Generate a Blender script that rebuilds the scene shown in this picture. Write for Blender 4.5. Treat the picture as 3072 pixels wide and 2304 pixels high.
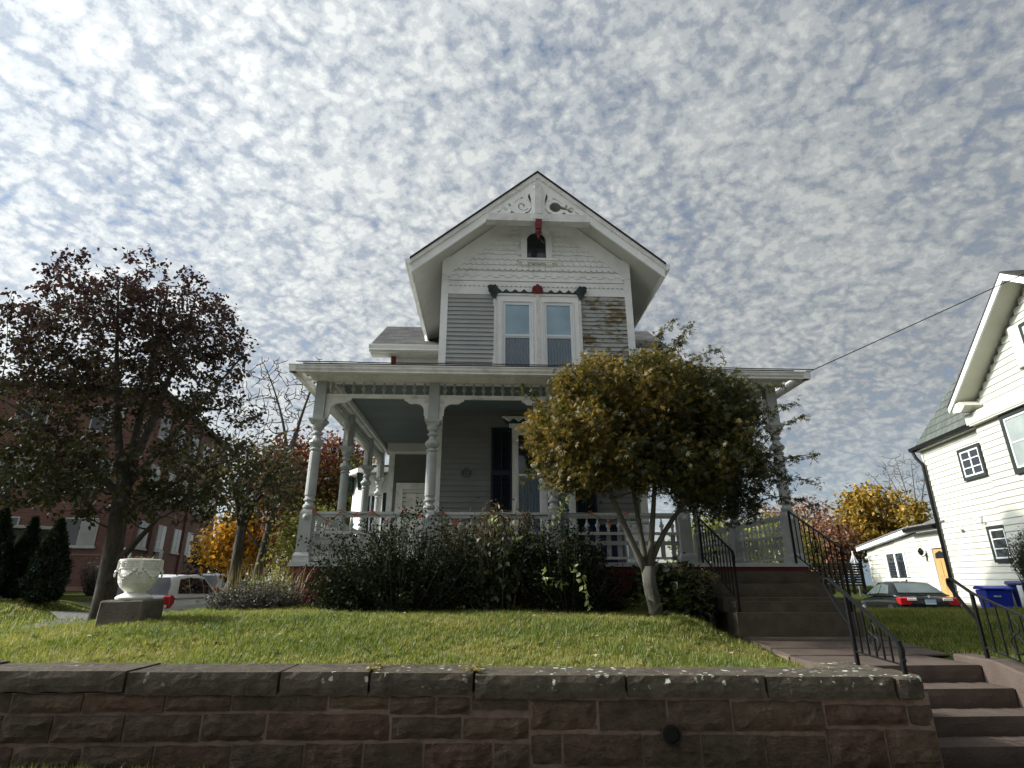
import bpy, bmesh, math, random
import numpy as np
from mathutils import Vector, Matrix

for _o in list(bpy.data.objects):
    bpy.data.objects.remove(_o)
S = bpy.context.scene
COL = S.collection
R = random.Random(7)
NP = np.random.RandomState(11)
rad = math.radians

# ------------------------------------------------------------ camera
cd = bpy.data.cameras.new('camera')
cam = bpy.data.objects.new('camera', cd)
COL.objects.link(cam)
cam.location = (0, 0, 1.4)
cam.rotation_euler = (rad(90 + 19.29), 0, rad(-2.5))
cd.sensor_fit = 'HORIZONTAL'
cd.sensor_width = 36.0
cd.lens = 36.0 * 1680 / 3072
cd.clip_start = 0.05
cd.clip_end = 2000
S.camera = cam

# ------------------------------------------------------------ sun, sky, exposure
SUN_EL = 31.0
SUN_AZ = -83.0            # degrees clockwise from +Y
sdir = Vector((math.sin(rad(SUN_AZ)) * math.cos(rad(SUN_EL)), math.cos(rad(SUN_AZ)) * math.cos(rad(SUN_EL)), math.sin(rad(SUN_EL))))
ld = bpy.data.lights.new('sun', 'SUN')
ld.energy = 2.8
ld.angle = rad(1.5)
ld.color = (1.0, 0.93, 0.8)
sun = bpy.data.objects.new('sun', ld)
COL.objects.link(sun)
sun.rotation_euler = (-sdir).to_track_quat('-Z', 'Y').to_euler()

W = bpy.data.worlds.new('World')
S.world = W
W.use_nodes = True
nt = W.node_tree
for n in list(nt.nodes):
    nt.nodes.remove(n)


def N(tree, typ, **kw):
    n = tree.nodes.new(typ)
    for k, v in kw.items():
        if k in n.inputs and not hasattr(n, k):
            n.inputs[k].default_value = v
        else:
            setattr(n, k, v)
    return n


def build_sky():
    L = nt.links.new

    def math_(op, a, b=None, c=None, clamp=False):
        m = nt.nodes.new('ShaderNodeMath')
        m.operation = op
        m.use_clamp = clamp
        for i, v in enumerate((a, b, c)):
            if v is None:
                continue
            if isinstance(v, (int, float)):
                m.inputs[i].default_value = v
            else:
                L(v, m.inputs[i])
        return m.outputs[0]

    def ramp(src, stops):
        r = nt.nodes.new('ShaderNodeValToRGB')
        r.color_ramp.interpolation = 'EASE'
        e = r.color_ramp.elements
        while len(e) < len(stops):
            e.new(0.5)
        for el, (p, c) in zip(e, stops):
            el.position = p
            el.color = (c, c, c, 1) if isinstance(c, (int, float)) else (*c, 1)
        L(src, r.inputs[0])
        return r.outputs[0]

    def noise(vec, scale, detail, rough, dist=0.0):
        n_ = nt.nodes.new('ShaderNodeTexNoise')
        n_.noise_dimensions = '2D'
        n_.inputs['Scale'].default_value = scale
        n_.inputs['Detail'].default_value = detail
        n_.inputs['Roughness'].default_value = rough
        n_.inputs['Distortion'].default_value = dist
        L(vec, n_.inputs['Vector'])
        return n_.outputs['Fac']

    tc = nt.nodes.new('ShaderNodeTexCoord')
    nor = nt.nodes.new('ShaderNodeVectorMath')
    nor.operation = 'NORMALIZE'
    L(tc.outputs['Generated'], nor.inputs[0])
    sep = nt.nodes.new('ShaderNodeSeparateXYZ')
    L(nor.outputs[0], sep.inputs[0])
    zz = math_('ADD', math_('MAXIMUM', sep.outputs[2], 0.0), 0.42)
    comb = nt.nodes.new('ShaderNodeCombineXYZ')
    L(math_('DIVIDE', sep.outputs[0], zz), comb.inputs[0])
    L(math_('DIVIDE', sep.outputs[1], zz), comb.inputs[1])
    mp = nt.nodes.new('ShaderNodeMapping')
    mp.inputs['Rotation'].default_value = (0, 0, rad(38))
    mp.inputs['Scale'].default_value = (2.2, 2.4, 1.0)
    L(comb.outputs[0], mp.inputs[0])
    uv = mp.outputs[0]
    # the layer of small altocumulus puffs: bright cores, thin grey joints, few blue gaps
    warp = nt.nodes.new('ShaderNodeTexNoise')
    warp.noise_dimensions = '2D'
    warp.inputs['Scale'].default_value = 9.0
    warp.inputs['Detail'].default_value = 4
    L(uv, warp.inputs['Vector'])
    wv = nt.nodes.new('ShaderNodeVectorMath')
    wv.operation = 'MULTIPLY_ADD'
    L(warp.outputs['Color'], wv.inputs[0])
    wv.inputs[1].default_value = (0.11, 0.11, 0)
    L(uv, wv.inputs[2])
    def cells(scale, vec, smooth):
        v = nt.nodes.new('ShaderNodeTexVoronoi')
        v.voronoi_dimensions = '2D'
        v.feature = 'SMOOTH_F1'
        v.inputs['Scale'].default_value = scale
        v.inputs['Smoothness'].default_value = smooth
        L(vec, v.inputs['Vector'])
        return math_('SUBTRACT', 1.0, math_('MULTIPLY', v.outputs['Distance'], 1.15))
    wob = noise(uv, 2.3, 2, 0.5)
    puff = math_('ADD', math_('MULTIPLY', cells(12.0, wv.outputs[0], 0.45), wob), math_('MULTIPLY', cells(21.0, wv.outputs[0], 0.5), math_('SUBTRACT', 1.0, wob)))
    fine = noise(uv, 30, 6, 0.68, 0.0)
    mid = noise(uv, 6.0, 5, 0.6, 0.15)
    big = noise(uv, 1.1, 2, 0.5, 0.0)
    d = math_('ADD', math_('MULTIPLY', puff, 0.50), math_('MULTIPLY', fine, 0.60))
    d = math_('ADD', d, math_('MULTIPLY', mid, 0.44))
    d = math_('ADD', d, math_('MULTIPLY', math_('SUBTRACT', big, 0.5), 0.34))
    cover = ramp(d, [(0.40, 0.40), (0.58, 0.88), (0.74, 1.0)])
    lum = ramp(d, [(0.46, (0.41, 0.47, 0.55)), (0.64, (0.515, 0.57, 0.635)), (0.82, (0.71, 0.755, 0.785)), (0.98, (0.91, 0.945, 0.935))])
    # low down the layer thins into pale blue
    low = nt.nodes.new('ShaderNodeMapRange')
    low.inputs['From Min'].default_value = 0.03
    low.inputs['From Max'].default_value = 0.30
    L(sep.outputs[2], low.inputs['Value'])
    cover = math_('MULTIPLY', cover, math_('ADD', math_('MULTIPLY', low.outputs[0], 0.25), 0.75))
    # clouds scatter the sun forward: brighter towards it
    dot = nt.nodes.new('ShaderNodeVectorMath')
    dot.operation = 'DOT_PRODUCT'
    L(nor.outputs[0], dot.inputs[0])
    dot.inputs[1].default_value = sdir
    s01 = math_('ADD', math_('MULTIPLY', dot.outputs['Value'], 0.5), 0.5)
    glow = math_('ADD', math_('MULTIPLY', math_('POWER', s01, 3.6), 0.62), 0.335)
    glow = math_('ADD', glow, math_('MULTIPLY', math_('POWER', s01, 120), 44.0))
    cs = nt.nodes.new('ShaderNodeVectorMath')
    cs.operation = 'SCALE'
    L(lum, cs.inputs[0])
    L(glow, cs.inputs['Scale'])
    bgc = nt.nodes.new('ShaderNodeBackground')
    L(cs.outputs[0], bgc.inputs[0])
    bgc.inputs[1].default_value = 1.0
    sk = nt.nodes.new('ShaderNodeTexSky')
    sk.sky_type = 'NISHITA'
    sk.sun_disc = False
    sk.sun_elevation = rad(SUN_EL)
    sk.sun_rotation = rad(SUN_AZ)
    sk.air_density = 1.0
    sk.dust_density = 0.2
    bgs = nt.nodes.new('ShaderNodeBackground')
    L(sk.outputs[0], bgs.inputs[0])
    bgs.inputs[1].default_value = 0.10
    mx = nt.nodes.new('ShaderNodeMixShader')
    L(cover, mx.inputs[0])
    L(bgs.outputs[0], mx.inputs[1])
    L(bgc.outputs[0], mx.inputs[2])
    out = nt.nodes.new('ShaderNodeOutputWorld')
    L(mx.outputs[0], out.inputs[0])


build_sky()
W.cycles.sampling_method = 'MANUAL'
W.cycles.sample_map_resolution = 512
S.view_settings.view_transform = 'Standard'
S.view_settings.look = 'None'
S.view_settings.exposure = 0.66
S.view_settings.gamma = 1.0
S.view_settings.use_curve_mapping = False
S.render.engine = 'CYCLES'
S.cycles.use_denoising = True
S.cycles.max_bounces = 6
S.cycles.transparent_max_bounces = 6

# ------------------------------------------------------------ helpers
ORG = {}
ROOT = {}


def tag(o, label=None, cat=None, group=None, kind=None):
    if label:
        o['label'] = label
    if cat:
        o['category'] = cat
    if group:
        o['group'] = group
    if kind:
        o['kind'] = kind
    return o


def thing(name, label, cat, loc=(0, 0, 0), rotz=0.0, group=None, local=False):
    """an Empty at the thing's base; parts are given in world coordinates unless local"""
    o = bpy.data.objects.new(name, None)
    COL.objects.link(o)
    o.empty_display_size = 0.2
    o.location = loc
    o.rotation_euler = (0, 0, rotz)
    tag(o, label, cat, group)
    ORG[o.name] = Vector((0, 0, 0)) if local else Vector(loc)
    ROOT[o.name] = o.name
    return o


def attach(o, parent):
    if parent is not None:
        o.parent = parent
        ROOT[o.name] = ROOT[parent.name]
    else:
        ROOT[o.name] = o.name
        ORG[o.name] = Vector((0, 0, 0))


class MB:
    def __init__(self):
        self.v = []
        self.f = []

    def add(self, vs, fs):
        b = len(self.v)
        self.v += [tuple(p) for p in vs]
        self.f += [tuple(i + b for i in q) for q in fs]
        return self

    def box(self, x0, x1, y0, y1, z0, z1):
        return self.add([(x0, y0, z0), (x1, y0, z0), (x1, y1, z0), (x0, y1, z0), (x0, y0, z1), (x1, y0, z1), (x1, y1, z1), (x0, y1, z1)],
                        [(0, 3, 2, 1), (4, 5, 6, 7), (0, 1, 5, 4), (1, 2, 6, 5), (2, 3, 7, 6), (3, 0, 4, 7)])

    def bar(self, a, b, w, h, up=(0, 0, 1)):
        """box beam from a to b, w across, h along up"""
        a, b, up = Vector(a), Vector(b), Vector(up)
        d = (b - a).normalized()
        s = d.cross(up)
        if s.length < 1e-6:
            s = Vector((1, 0, 0))
        s.normalize()
        u = s.cross(d)
        s, u = s * w / 2, u * h / 2
        return self.add([a - s - u, a + s - u, a + s + u, a - s + u, b - s - u, b + s - u, b + s + u, b - s + u],
                        [(0, 1, 2, 3), (7, 6, 5, 4), (0, 4, 5, 1), (1, 5, 6, 2), (2, 6, 7, 3), (3, 7, 4, 0)])

    def prism(self, poly, axis, t0, t1):
        n = len(poly)

        def pt(p, t):
            if axis == 'y':
                return (p[0], t, p[1])
            if axis == 'x':
                return (t, p[0], p[1])
            return (p[0], p[1], t)
        vs = [pt(p, t0) for p in poly] + [pt(p, t1) for p in poly]
        fs = [tuple(range(n)), tuple(range(2 * n - 1, n - 1, -1))]
        fs += [(i, i + n, (i + 1) % n + n, (i + 1) % n) for i in range(n)]
        return self.add(vs, fs)

    def lathe(self, prof, n=12, c=(0, 0, 0), ph=0.0):
        vs = []
        for r, z in prof:
            for k in range(n):
                a = 2 * math.pi * k / n + ph
                vs.append((c[0] + r * math.cos(a), c[1] + r * math.sin(a), c[2] + z))
        m = len(prof)
        fs = [(i * n + k, i * n + (k + 1) % n, (i + 1) * n + (k + 1) % n, (i + 1) * n + k) for i in range(m - 1) for k in range(n)]
        fs += [tuple(range(n - 1, -1, -1)), tuple(range((m - 1) * n, m * n))]
        return self.add(vs, fs)

    def sq(self, prof, c=(0, 0, 0)):
        return self.lathe([(w / 2 * math.sqrt(2), z) for w, z in prof], 4, c, math.pi / 4)

    def tube(self, pts, rr, n=6):
        pts = [Vector(p) for p in pts]
        if not hasattr(rr, '__len__'):
            rr = [rr] * len(pts)
        vs = []
        m = len(pts)
        d0 = (pts[1] - pts[0]).normalized()
        ref = Vector((0, 0, 1)) if abs(d0.z) < 0.9 else Vector((1, 0, 0))
        s = d0.cross(ref).normalized()
        for i, p in enumerate(pts):
            d = (pts[min(i + 1, m - 1)] - pts[max(i - 1, 0)]).normalized()
            s = (s - d * s.dot(d))
            if s.length < 1e-6:
                s = d.orthogonal()
            s.normalize()
            u = d.cross(s)
            for k in range(n):
                a = 2 * math.pi * k / n
                vs.append(p + (s * math.cos(a) + u * math.sin(a)) * rr[i])
        fs = [(i * n + k, i * n + (k + 1) % n, (i + 1) * n + (k + 1) % n, (i + 1) * n + k) for i in range(m - 1) for k in range(n)]
        fs += [tuple(range(n - 1, -1, -1)), tuple(range((m - 1) * n, m * n))]
        return self.add(vs, fs)

    def ring(self, c, r, t, w, n=16, a0=0, a1=2 * math.pi):
        """flat ring in the xz plane, radius r, band t, depth w"""
        full = abs(a1 - a0 - 2 * math.pi) < 1e-6
        m = n if full else n + 1
        vs = []
        for k in range(m):
            a = a0 + (a1 - a0) * k / n
            for rr, yy in ((r - t / 2, -w / 2), (r + t / 2, -w / 2), (r + t / 2, w / 2), (r - t / 2, w / 2)):
                vs.append((c[0] + rr * math.cos(a), c[1] + yy, c[2] + rr * math.sin(a)))
        fs = []
        for k in range(n):
            k2 = (k + 1) % m
            for j in range(4):
                fs.append((k * 4 + j, k * 4 + (j + 1) % 4, k2 * 4 + (j + 1) % 4, k2 * 4 + j))
        if not full:
            fs += [(0, 1, 2, 3), (m * 4 - 1, m * 4 - 2, m * 4 - 3, m * 4 - 4)]
        return self.add(vs, fs)

    def mesh(self, name, mat, off=None, smooth=False, bevel=0.0):
        me = bpy.data.meshes.new(name)
        vs = self.v
        if off is not None and off.length > 0:
            vs = [(a - off.x, b - off.y, c - off.z) for a, b, c in vs]
        me.from_pydata(vs, [], self.f)
        bm = bmesh.new()
        bm.from_mesh(me)
        bmesh.ops.recalc_face_normals(bm, faces=bm.faces)
        if bevel > 0:
            bmesh.ops.bevel(bm, geom=bm.edges[:] + bm.verts[:], offset=bevel, segments=1, affect='EDGES', profile=0.7)
        bm.to_mesh(me)
        bm.free()
        if smooth:
            for p in me.polygons:
                p.use_smooth = True
        if mat is not None:
            me.materials.append(mat)
        return me

    def build(self, name, mat, parent=None, smooth=False, bevel=0.0, loc=None):
        off = ORG[ROOT[parent.name]] if parent is not None else (Vector(loc) if loc else None)
        o = bpy.data.objects.new(name, self.mesh(name, mat, off, smooth, bevel))
        COL.objects.link(o)
        attach(o, parent)
        if parent is None and loc:
            o.location = loc
        return o


def inst(name, mesh, parent, loc=(0, 0, 0), rot=(0, 0, 0), scale=(1, 1, 1), raw=False):
    o = bpy.data.objects.new(name, mesh)
    COL.objects.link(o)
    attach(o, parent)
    p = Vector(loc)
    if parent is not None and not raw:
        p = p - ORG[ROOT[parent.name]]
    o.location = p
    o.rotation_euler = rot
    o.scale = scale
    return o


def copy_tree(o, parent=None):
    c = o.copy()
    COL.objects.link(c)
    if parent is not None:
        c.parent = parent
    for ch in list(o.children):
        copy_tree(ch, c)
    return c


# ------------------------------------------------------------ materials
def mat_(name):
    m = bpy.data.materials.new(name)
    m.use_nodes = True
    t = m.node_tree
    b = t.nodes['Principled BSDF']
    return m, t, b


def pos(t, scale=(1, 1, 1)):
    g = t.nodes.new('ShaderNodeNewGeometry')
    mp = t.nodes.new('ShaderNodeMapping')
    mp.inputs['Scale'].default_value = scale
    t.links.new(g.outputs['Position'], mp.inputs[0])
    return mp.outputs[0]


def nz(t, vec, scale, detail=4, rough=0.55, dist=0.0):
    n = t.nodes.new('ShaderNodeTexNoise')
    n.inputs['Scale'].default_value = scale
    n.inputs['Detail'].default_value = detail
    n.inputs['Roughness'].default_value = rough
    n.inputs['Distortion'].default_value = dist
    t.links.new(vec, n.inputs['Vector'])
    return n.outputs['Fac']


def rmp(t, src, stops, interp='LINEAR'):
    r = t.nodes.new('ShaderNodeValToRGB')
    r.color_ramp.interpolation = interp
    e = r.color_ramp.elements
    while len(e) < len(stops):
        e.new(0.5)
    for el, (p, c) in zip(e, stops):
        el.position = p
        el.color = (c, c, c, 1) if isinstance(c, (int, float)) else (*c[:3], 1)
    t.links.new(src, r.inputs[0])
    return r.outputs[0]


def mixc(t, fac, a, b, mode='MIX'):
    m = t.nodes.new('ShaderNodeMix')
    m.data_type = 'RGBA'
    m.blend_type = mode
    for sock, v in ((m.inputs[0], fac), (m.inputs[6], a), (m.inputs[7], b)):
        if isinstance(v, (int, float)):
            sock.default_value = v
        elif isinstance(v, (tuple, list)):
            sock.default_value = (*v[:3], 1)
        else:
            t.links.new(v, sock)
    return m.outputs[2]


def bump(t, b, h, strength, dist=0.02):
    n = t.nodes.new('ShaderNodeBump')
    n.inputs['Strength'].default_value = strength
    n.inputs['Distance'].default_value = dist
    t.links.new(h, n.inputs['Height'])
    t.links.new(n.outputs[0], b.inputs['Normal'])


def pm(name, col, rough=0.6, var=0.18, scale=3.0, bmp=0.15, bscale=60, spec=0.3, objvar=0.0, metal=0.0, stretch=(1, 1, 1), dirt=0.0, dirtcol=(0.1, 0.09, 0.07), dscale=2.2):
    """paint / stone / plain surface with soft colour variation, grime and fine relief"""
    m, t, b = mat_(name)
    p = pos(t, stretch)
    lo = tuple(c * (1 - var) for c in col)
    hi = tuple(min(1, c * (1 + var)) for c in col)
    c = rmp(t, nz(t, p, scale, 6, 0.6), [(0.3, lo), (0.7, hi)])
    if dirt > 0:
        c = mixc(t, rmp(t, nz(t, p, dscale, 8, 0.7, 0.4), [(0.52, 0.0), (0.78, dirt)]), c, dirtcol)
    if objvar > 0:
        oi = t.nodes.new('ShaderNodeObjectInfo')
        c = mixc(t, 1.0, c, rmp(t, oi.outputs['Random'], [(0, (1 - objvar,) * 3), (1, (1.0, 1.0, 1.0))]), 'MULTIPLY')
    t.links.new(c, b.inputs['Base Color'])
    b.inputs['Roughness'].default_value = rough
    b.inputs['Specular IOR Level'].default_value = spec
    b.inputs['Metallic'].default_value = metal
    if bmp > 0:
        bump(t, b, nz(t, p, bscale, 4, 0.6), bmp)
    return m


def peel(name, paint, wood, amount, wood2):
    """old paint flaking off horizontal boards"""
    m, t, b = mat_(name)
    p = pos(t)
    ps = pos(t, (1.0, 1.0, 2.6))
    big = nz(t, ps, 1.6, 5, 0.6)
    fine = nz(t, ps, 5.5, 8, 0.75, 0.5)
    k = t.nodes.new('ShaderNodeMath')
    k.operation = 'MULTIPLY_ADD'
    t.links.new(big, k.inputs[0])
    k.inputs[1].default_value = 0.9
    t.links.new(fine, k.inputs[2])
    th = 1.36 - amount
    fac = rmp(t, k.outputs[0], [(max(0, (th - 0.03)) / 1.0, 0.0), (min(1, (th + 0.02)), 1.0)])
    pc = rmp(t, nz(t, p, 3, 6, 0.65), [(0.25, tuple(c * 0.8 for c in paint)), (0.75, paint)])
    pc = mixc(t, rmp(t, nz(t, pos(t, (2, 2, 30)), 2.0, 4, 0.7), [(0.45, 0.0), (0.7, 0.3)]), pc, tuple(c * 0.6 for c in paint))
    wc = rmp(t, nz(t, pos(t, (2, 2, 60)), 3, 4, 0.7), [(0.3, wood), (0.7, wood2)])
    t.links.new(mixc(t, fac, pc, wc), b.inputs['Base Color'])
    b.inputs['Roughness'].default_value = 0.75
    b.inputs['Specular IOR Level'].default_value = 0.2
    bump(t, b, k.outputs[0], 0.25, 0.01)
    oi = t.nodes.new('ShaderNodeObjectInfo')
    return m


def glass_(name, col=(0.02, 0.025, 0.03), rough=0.04):
    m, t, b = mat_(name)
    p = pos(t)
    c = rmp(t, nz(t, p, 1.6, 3, 0.5), [(0.3, tuple(x * 0.7 for x in col)), (0.7, col)])
    t.links.new(c, b.inputs['Base Color'])
    b.inputs['Roughness'].default_value = rough
    b.inputs['Specular IOR Level'].default_value = 0.8
    bump(t, b, nz(t, p, 1.2, 2, 0.5), 0.03, 0.05)
    return m


def leafmat(name, stops, trans=0.45, rough=0.5, gloss=0.03):
    """leaf colours come from the per-leaf value rnd"""
    m, t, b = mat_(name)
    a = t.nodes.new('ShaderNodeAttribute')
    a.attribute_name = 'rnd'
    c = rmp(t, a.outputs['Fac'], stops)
    t.nodes.remove(b)
    d = t.nodes.new('ShaderNodeBsdfDiffuse')
    tr = t.nodes.new('ShaderNodeBsdfTranslucent')
    gl = t.nodes.new('ShaderNodeBsdfGlossy')
    gl.inputs['Roughness'].default_value = rough
    gl.inputs['Color'].default_value = (0.9, 0.95, 1, 1)
    m1 = t.nodes.new('ShaderNodeMixShader')
    m2 = t.nodes.new('ShaderNodeMixShader')
    m1.inputs[0].default_value = trans
    m2.inputs[0].default_value = gloss
    t.links.new(c, d.inputs[0])
    t.links.new(c, tr.inputs[0])
    t.links.new(d.outputs[0], m1.inputs[1])
    t.links.new(tr.outputs[0], m1.inputs[2])
    t.links.new(m1.outputs[0], m2.inputs[1])
    t.links.new(gl.outputs[0], m2.inputs[2])
    t.links.new(m2.outputs[0], t.nodes['Material Output'].inputs[0])
    return m


def stonemat(name, c1, c2, c3, lichen=0.0, moss=0.0):
    m, t, b = mat_(name)
    p = pos(t)
    oi = t.nodes.new('ShaderNodeObjectInfo')
    base = rmp(t, oi.outputs['Random'], [(0.0, c1), (0.5, c2), (1.0, c3)])
    n1 = nz(t, p, 9, 8, 0.7, 0.3)
    c = mixc(t, 1.0, base, rmp(t, n1, [(0.3, 0.55), (0.7, 1.35)]), 'MULTIPLY')
    c = mixc(t, rmp(t, nz(t, p, 3.2, 6, 0.65), [(0.52, 0.0), (0.72, 0.55)]), c, (0.035, 0.032, 0.026))
    # pale lime runs down from the joints above
    c = mixc(t, rmp(t, nz(t, pos(t, (7, 7, 0.7)), 2.6, 5, 0.6, 0.2), [(0.66, 0.0), (0.80, 0.42)]), c, (0.30, 0.29, 0.26))
    if lichen > 0:
        v = t.nodes.new('ShaderNodeTexVoronoi')
        v.inputs['Scale'].default_value = 15
        wp_ = t.nodes.new('ShaderNodeTexNoise')
        wp_.inputs['Scale'].default_value = 25
        t.links.new(p, wp_.inputs['Vector'])
        wq = t.nodes.new('ShaderNodeVectorMath')
        wq.operation = 'MULTIPLY_ADD'
        t.links.new(wp_.outputs['Color'], wq.inputs[0])
        wq.inputs[1].default_value = (0.05, 0.05, 0.05)
        t.links.new(p, wq.inputs[2])
        t.links.new(wq.outputs[0], v.inputs['Vector'])
        w = nz(t, p, 60, 4, 0.6)
        s = t.nodes.new('ShaderNodeMath')
        s.operation = 'MULTIPLY_ADD'
        t.links.new(w, s.inputs[0])
        s.inputs[1].default_value = 0.34
        t.links.new(v.outputs['Distance'], s.inputs[2])
        # every colony has its own size
        vs_ = t.nodes.new('ShaderNodeSeparateColor')
        t.links.new(v.outputs['Color'], vs_.inputs[0])
        s2 = t.nodes.new('ShaderNodeMath')
        s2.operation = 'MULTIPLY_ADD'
        t.links.new(vs_.outputs[0], s2.inputs[0])
        s2.inputs[1].default_value = 0.40
        t.links.new(s.outputs[0], s2.inputs[2])
        spots = rmp(t, s2.outputs[0], [(0.50, 1.0), (0.55, 0.0)])
        g = t.nodes.new('ShaderNodeNewGeometry')
        sx = t.nodes.new('ShaderNodeSeparateXYZ')
        t.links.new(g.outputs['Position'], sx.inputs[0])
        # the colony is thickest towards the right-hand stones
        xr = t.nodes.new('ShaderNodeMapRange')
        xr.inputs['From Min'].default_value = -1.0
        xr.inputs['From Max'].default_value = 1.4
        xr.inputs['To Max'].default_value = 0.16
        t.links.new(sx.outputs[0], xr.inputs['Value'])
        ad = t.nodes.new('ShaderNodeMath')
        ad.operation = 'ADD'
        t.links.new(nz(t, p, 1.7, 4, 0.6), ad.inputs[0])
        t.links.new(xr.outputs[0], ad.inputs[1])
        where = rmp(t, ad.outputs[0], [(0.54, 0.0), (0.62, 1.0)])
        edge = rmp(t, sx.outputs[2], [(0.61, 0.0), (0.67, 1.0)])
        k = t.nodes.new('ShaderNodeMath')
        k.operation = 'MULTIPLY'
        t.links.new(spots, k.inputs[0])
        t.links.new(where, k.inputs[1])
        k2 = t.nodes.new('ShaderNodeMath')
        k2.operation = 'MULTIPLY'
        t.links.new(k.outputs[0], k2.inputs[0])
        t.links.new(edge, k2.inputs[1])
        c = mixc(t, k2.outputs[0], c, (0.52, 0.54, 0.44))
    if moss > 0:
        c = mixc(t, rmp(t, nz(t, p, 4.5, 6, 0.7), [(0.55, 0.0), (0.75, moss)]), c, (0.06, 0.07, 0.02))
    t.links.new(c, b.inputs['Base Color'])
    b.inputs['Roughness'].default_value = 0.9
    b.inputs['Specular IOR Level'].default_value = 0.15
    h = t.nodes.new('ShaderNodeMath')
    h.operation = 'ADD'
    t.links.new(nz(t, p, 14, 10, 0.7, 0.4), h.inputs[0])
    t.links.new(nz(t, pos(t, (1, 1, 2.5)), 5, 5, 0.6, 0.6), h.inputs[1])
    bump(t, b, h.outputs[0], 1.0, 0.045)
    return m


def brickmat(name, c1, c2, mortar, rotz=0.0):
    m, t, b = mat_(name)
    tc = t.nodes.new('ShaderNodeTexCoord')
    mp = t.nodes.new('ShaderNodeMapping')
    mp.inputs['Rotation'].default_value = (rad(90), 0, 0)
    t.links.new(tc.outputs['Object'], mp.inputs[0])
    br = t.nodes.new('ShaderNodeTexBrick')
    br.inputs['Scale'].default_value = 1.0
    br.inputs['Brick Width'].default_value = 0.22
    br.inputs['Row Height'].default_value = 0.075
    br.inputs['Mortar Size'].default_value = 0.008
    br.inputs['Color1'].default_value = (*c1, 1)
    br.inputs['Color2'].default_value = (*c2, 1)
    br.inputs['Mortar'].default_value = (*mortar, 1)
    t.links.new(mp.outputs[0], br.inputs['Vector'])
    c = mixc(t, 1.0, br.outputs['Color'], rmp(t, nz(t, pos(t), 0.5, 5, 0.6), [(0.3, 0.75), (0.7, 1.15)]), 'MULTIPLY')
    t.links.new(c, b.inputs['Base Color'])
    b.inputs['Roughness'].default_value = 0.85
    return m


def roofmat(name, c1, c2, c3):
    m, t, b = mat_(name)
    oi = t.nodes.new('ShaderNodeObjectInfo')
    p = pos(t)
    c = rmp(t, oi.outputs['Random'], [(0, c1), (0.5, c2), (1, c3)])
    c = mixc(t, 1.0, c, rmp(t, nz(t, p, 40, 4, 0.7), [(0.3, 0.7), (0.7, 1.25)]), 'MULTIPLY')
    t.links.new(c, b.inputs['Base Color'])
    b.inputs['Roughness'].default_value = 0.95
    bump(t, b, nz(t, p, 150, 2, 0.5), 0.4)
    return m


M = {}
M['white'] = pm('white_paint', (0.87, 0.87, 0.845), 0.55, 0.06, 2.5, 0.08, 40, 0.3, dirt=0.35, dirtcol=(0.40, 0.38, 0.33))
M['white_old'] = pm('weathered_white_paint', (0.72, 0.71, 0.675), 0.65, 0.14, 4, 0.15, 50, 0.25, dirt=0.6, dirtcol=(0.25, 0.22, 0.17), dscale=3.5)
M['soffit'] = pm('soffit_paint', (0.66, 0.66, 0.61), 0.6, 0.08, 2, 0.1, 40, 0.2)
M['grey'] = pm('grey_green_trim_paint', (0.36, 0.375, 0.36), 0.5, 0.12, 4, 0.12, 50, 0.35, dirt=0.3, dirtcol=(0.22, 0.23, 0.21))
M['rail'] = pm('worn_grey_rail_paint', (0.50, 0.51, 0.49), 0.6, 0.15, 5, 0.15, 50, 0.25, dirt=0.5, dirtcol=(0.25, 0.24, 0.2), dscale=5)
M['clap'] = pm('grey_clapboard_paint', (0.20, 0.202, 0.19), 0.6, 0.10, 3, 0.12, 50, 0.25, objvar=0.08)  # same house paint, darkened evenly for the shade under the porch
M['clap_up'] = peel('weathered_clapboard_paint', (0.44, 0.455, 0.44), (0.16, 0.13, 0.09), 0.325, (0.24, 0.20, 0.13))
M['clap_peel'] = peel('peeling_clapboard_paint', (0.45, 0.46, 0.44), (0.14, 0.11, 0.065), 0.352, (0.23, 0.18, 0.10))
M['ceil'] = pm('porch_ceiling_paint', (0.13, 0.158, 0.162), 0.5, 0.08, 2, 0.08, 30, 0.25, objvar=0.07)
M['red'] = pm('dark_red_paint', (0.16, 0.025, 0.028), 0.55, 0.2, 4, 0.15, 40, 0.3)
M['green'] = pm('dark_green_paint', (0.025, 0.045, 0.042), 0.5, 0.25, 6, 0.2, 50, 0.3, dirt=0.4, dirtcol=(0.12, 0.14, 0.13), dscale=9)
M['shutter'] = pm('dark_shutter_paint', (0.013, 0.022, 0.03), 0.5, 0.15, 4, 0.1, 50, 0.3)
M['black'] = pm('black_iron_paint', (0.006, 0.0065, 0.007), 0.5, 0.2, 8, 0.15, 90, 0.2)
M['glass'] = glass_('window_glass')
M['glass_blue'] = glass_('glass_over_pale_blind', (0.36, 0.52, 0.62), 0.05)  # pane colour brightened to carry the blue sky reflection over the blind
M['glass_lace'] = glass_('glass_over_lace_curtain', (0.11, 0.145, 0.18), 0.05)
_t = M['glass_lace'].node_tree
_w = _t.nodes.new('ShaderNodeTexWave')
_w.inputs['Scale'].default_value = 5.0
_w.inputs['Distortion'].default_value = 7.0
_w.inputs['Detail'].default_value = 3.0
_w.inputs['Detail Scale'].default_value = 1.6
_t.links.new(pos(_t), _w.inputs['Vector'])
_t.links.new(rmp(_t, _w.outputs['Fac'], [(0.2, (0.095, 0.125, 0.16)), (0.9, (0.145, 0.185, 0.225))]), _t.nodes['Principled BSDF'].inputs['Base Color'])
M['vinyl'] = pm('white_vinyl', (0.78, 0.80, 0.80), 0.4, 0.04, 3, 0.0, 40, 0.4)
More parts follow.
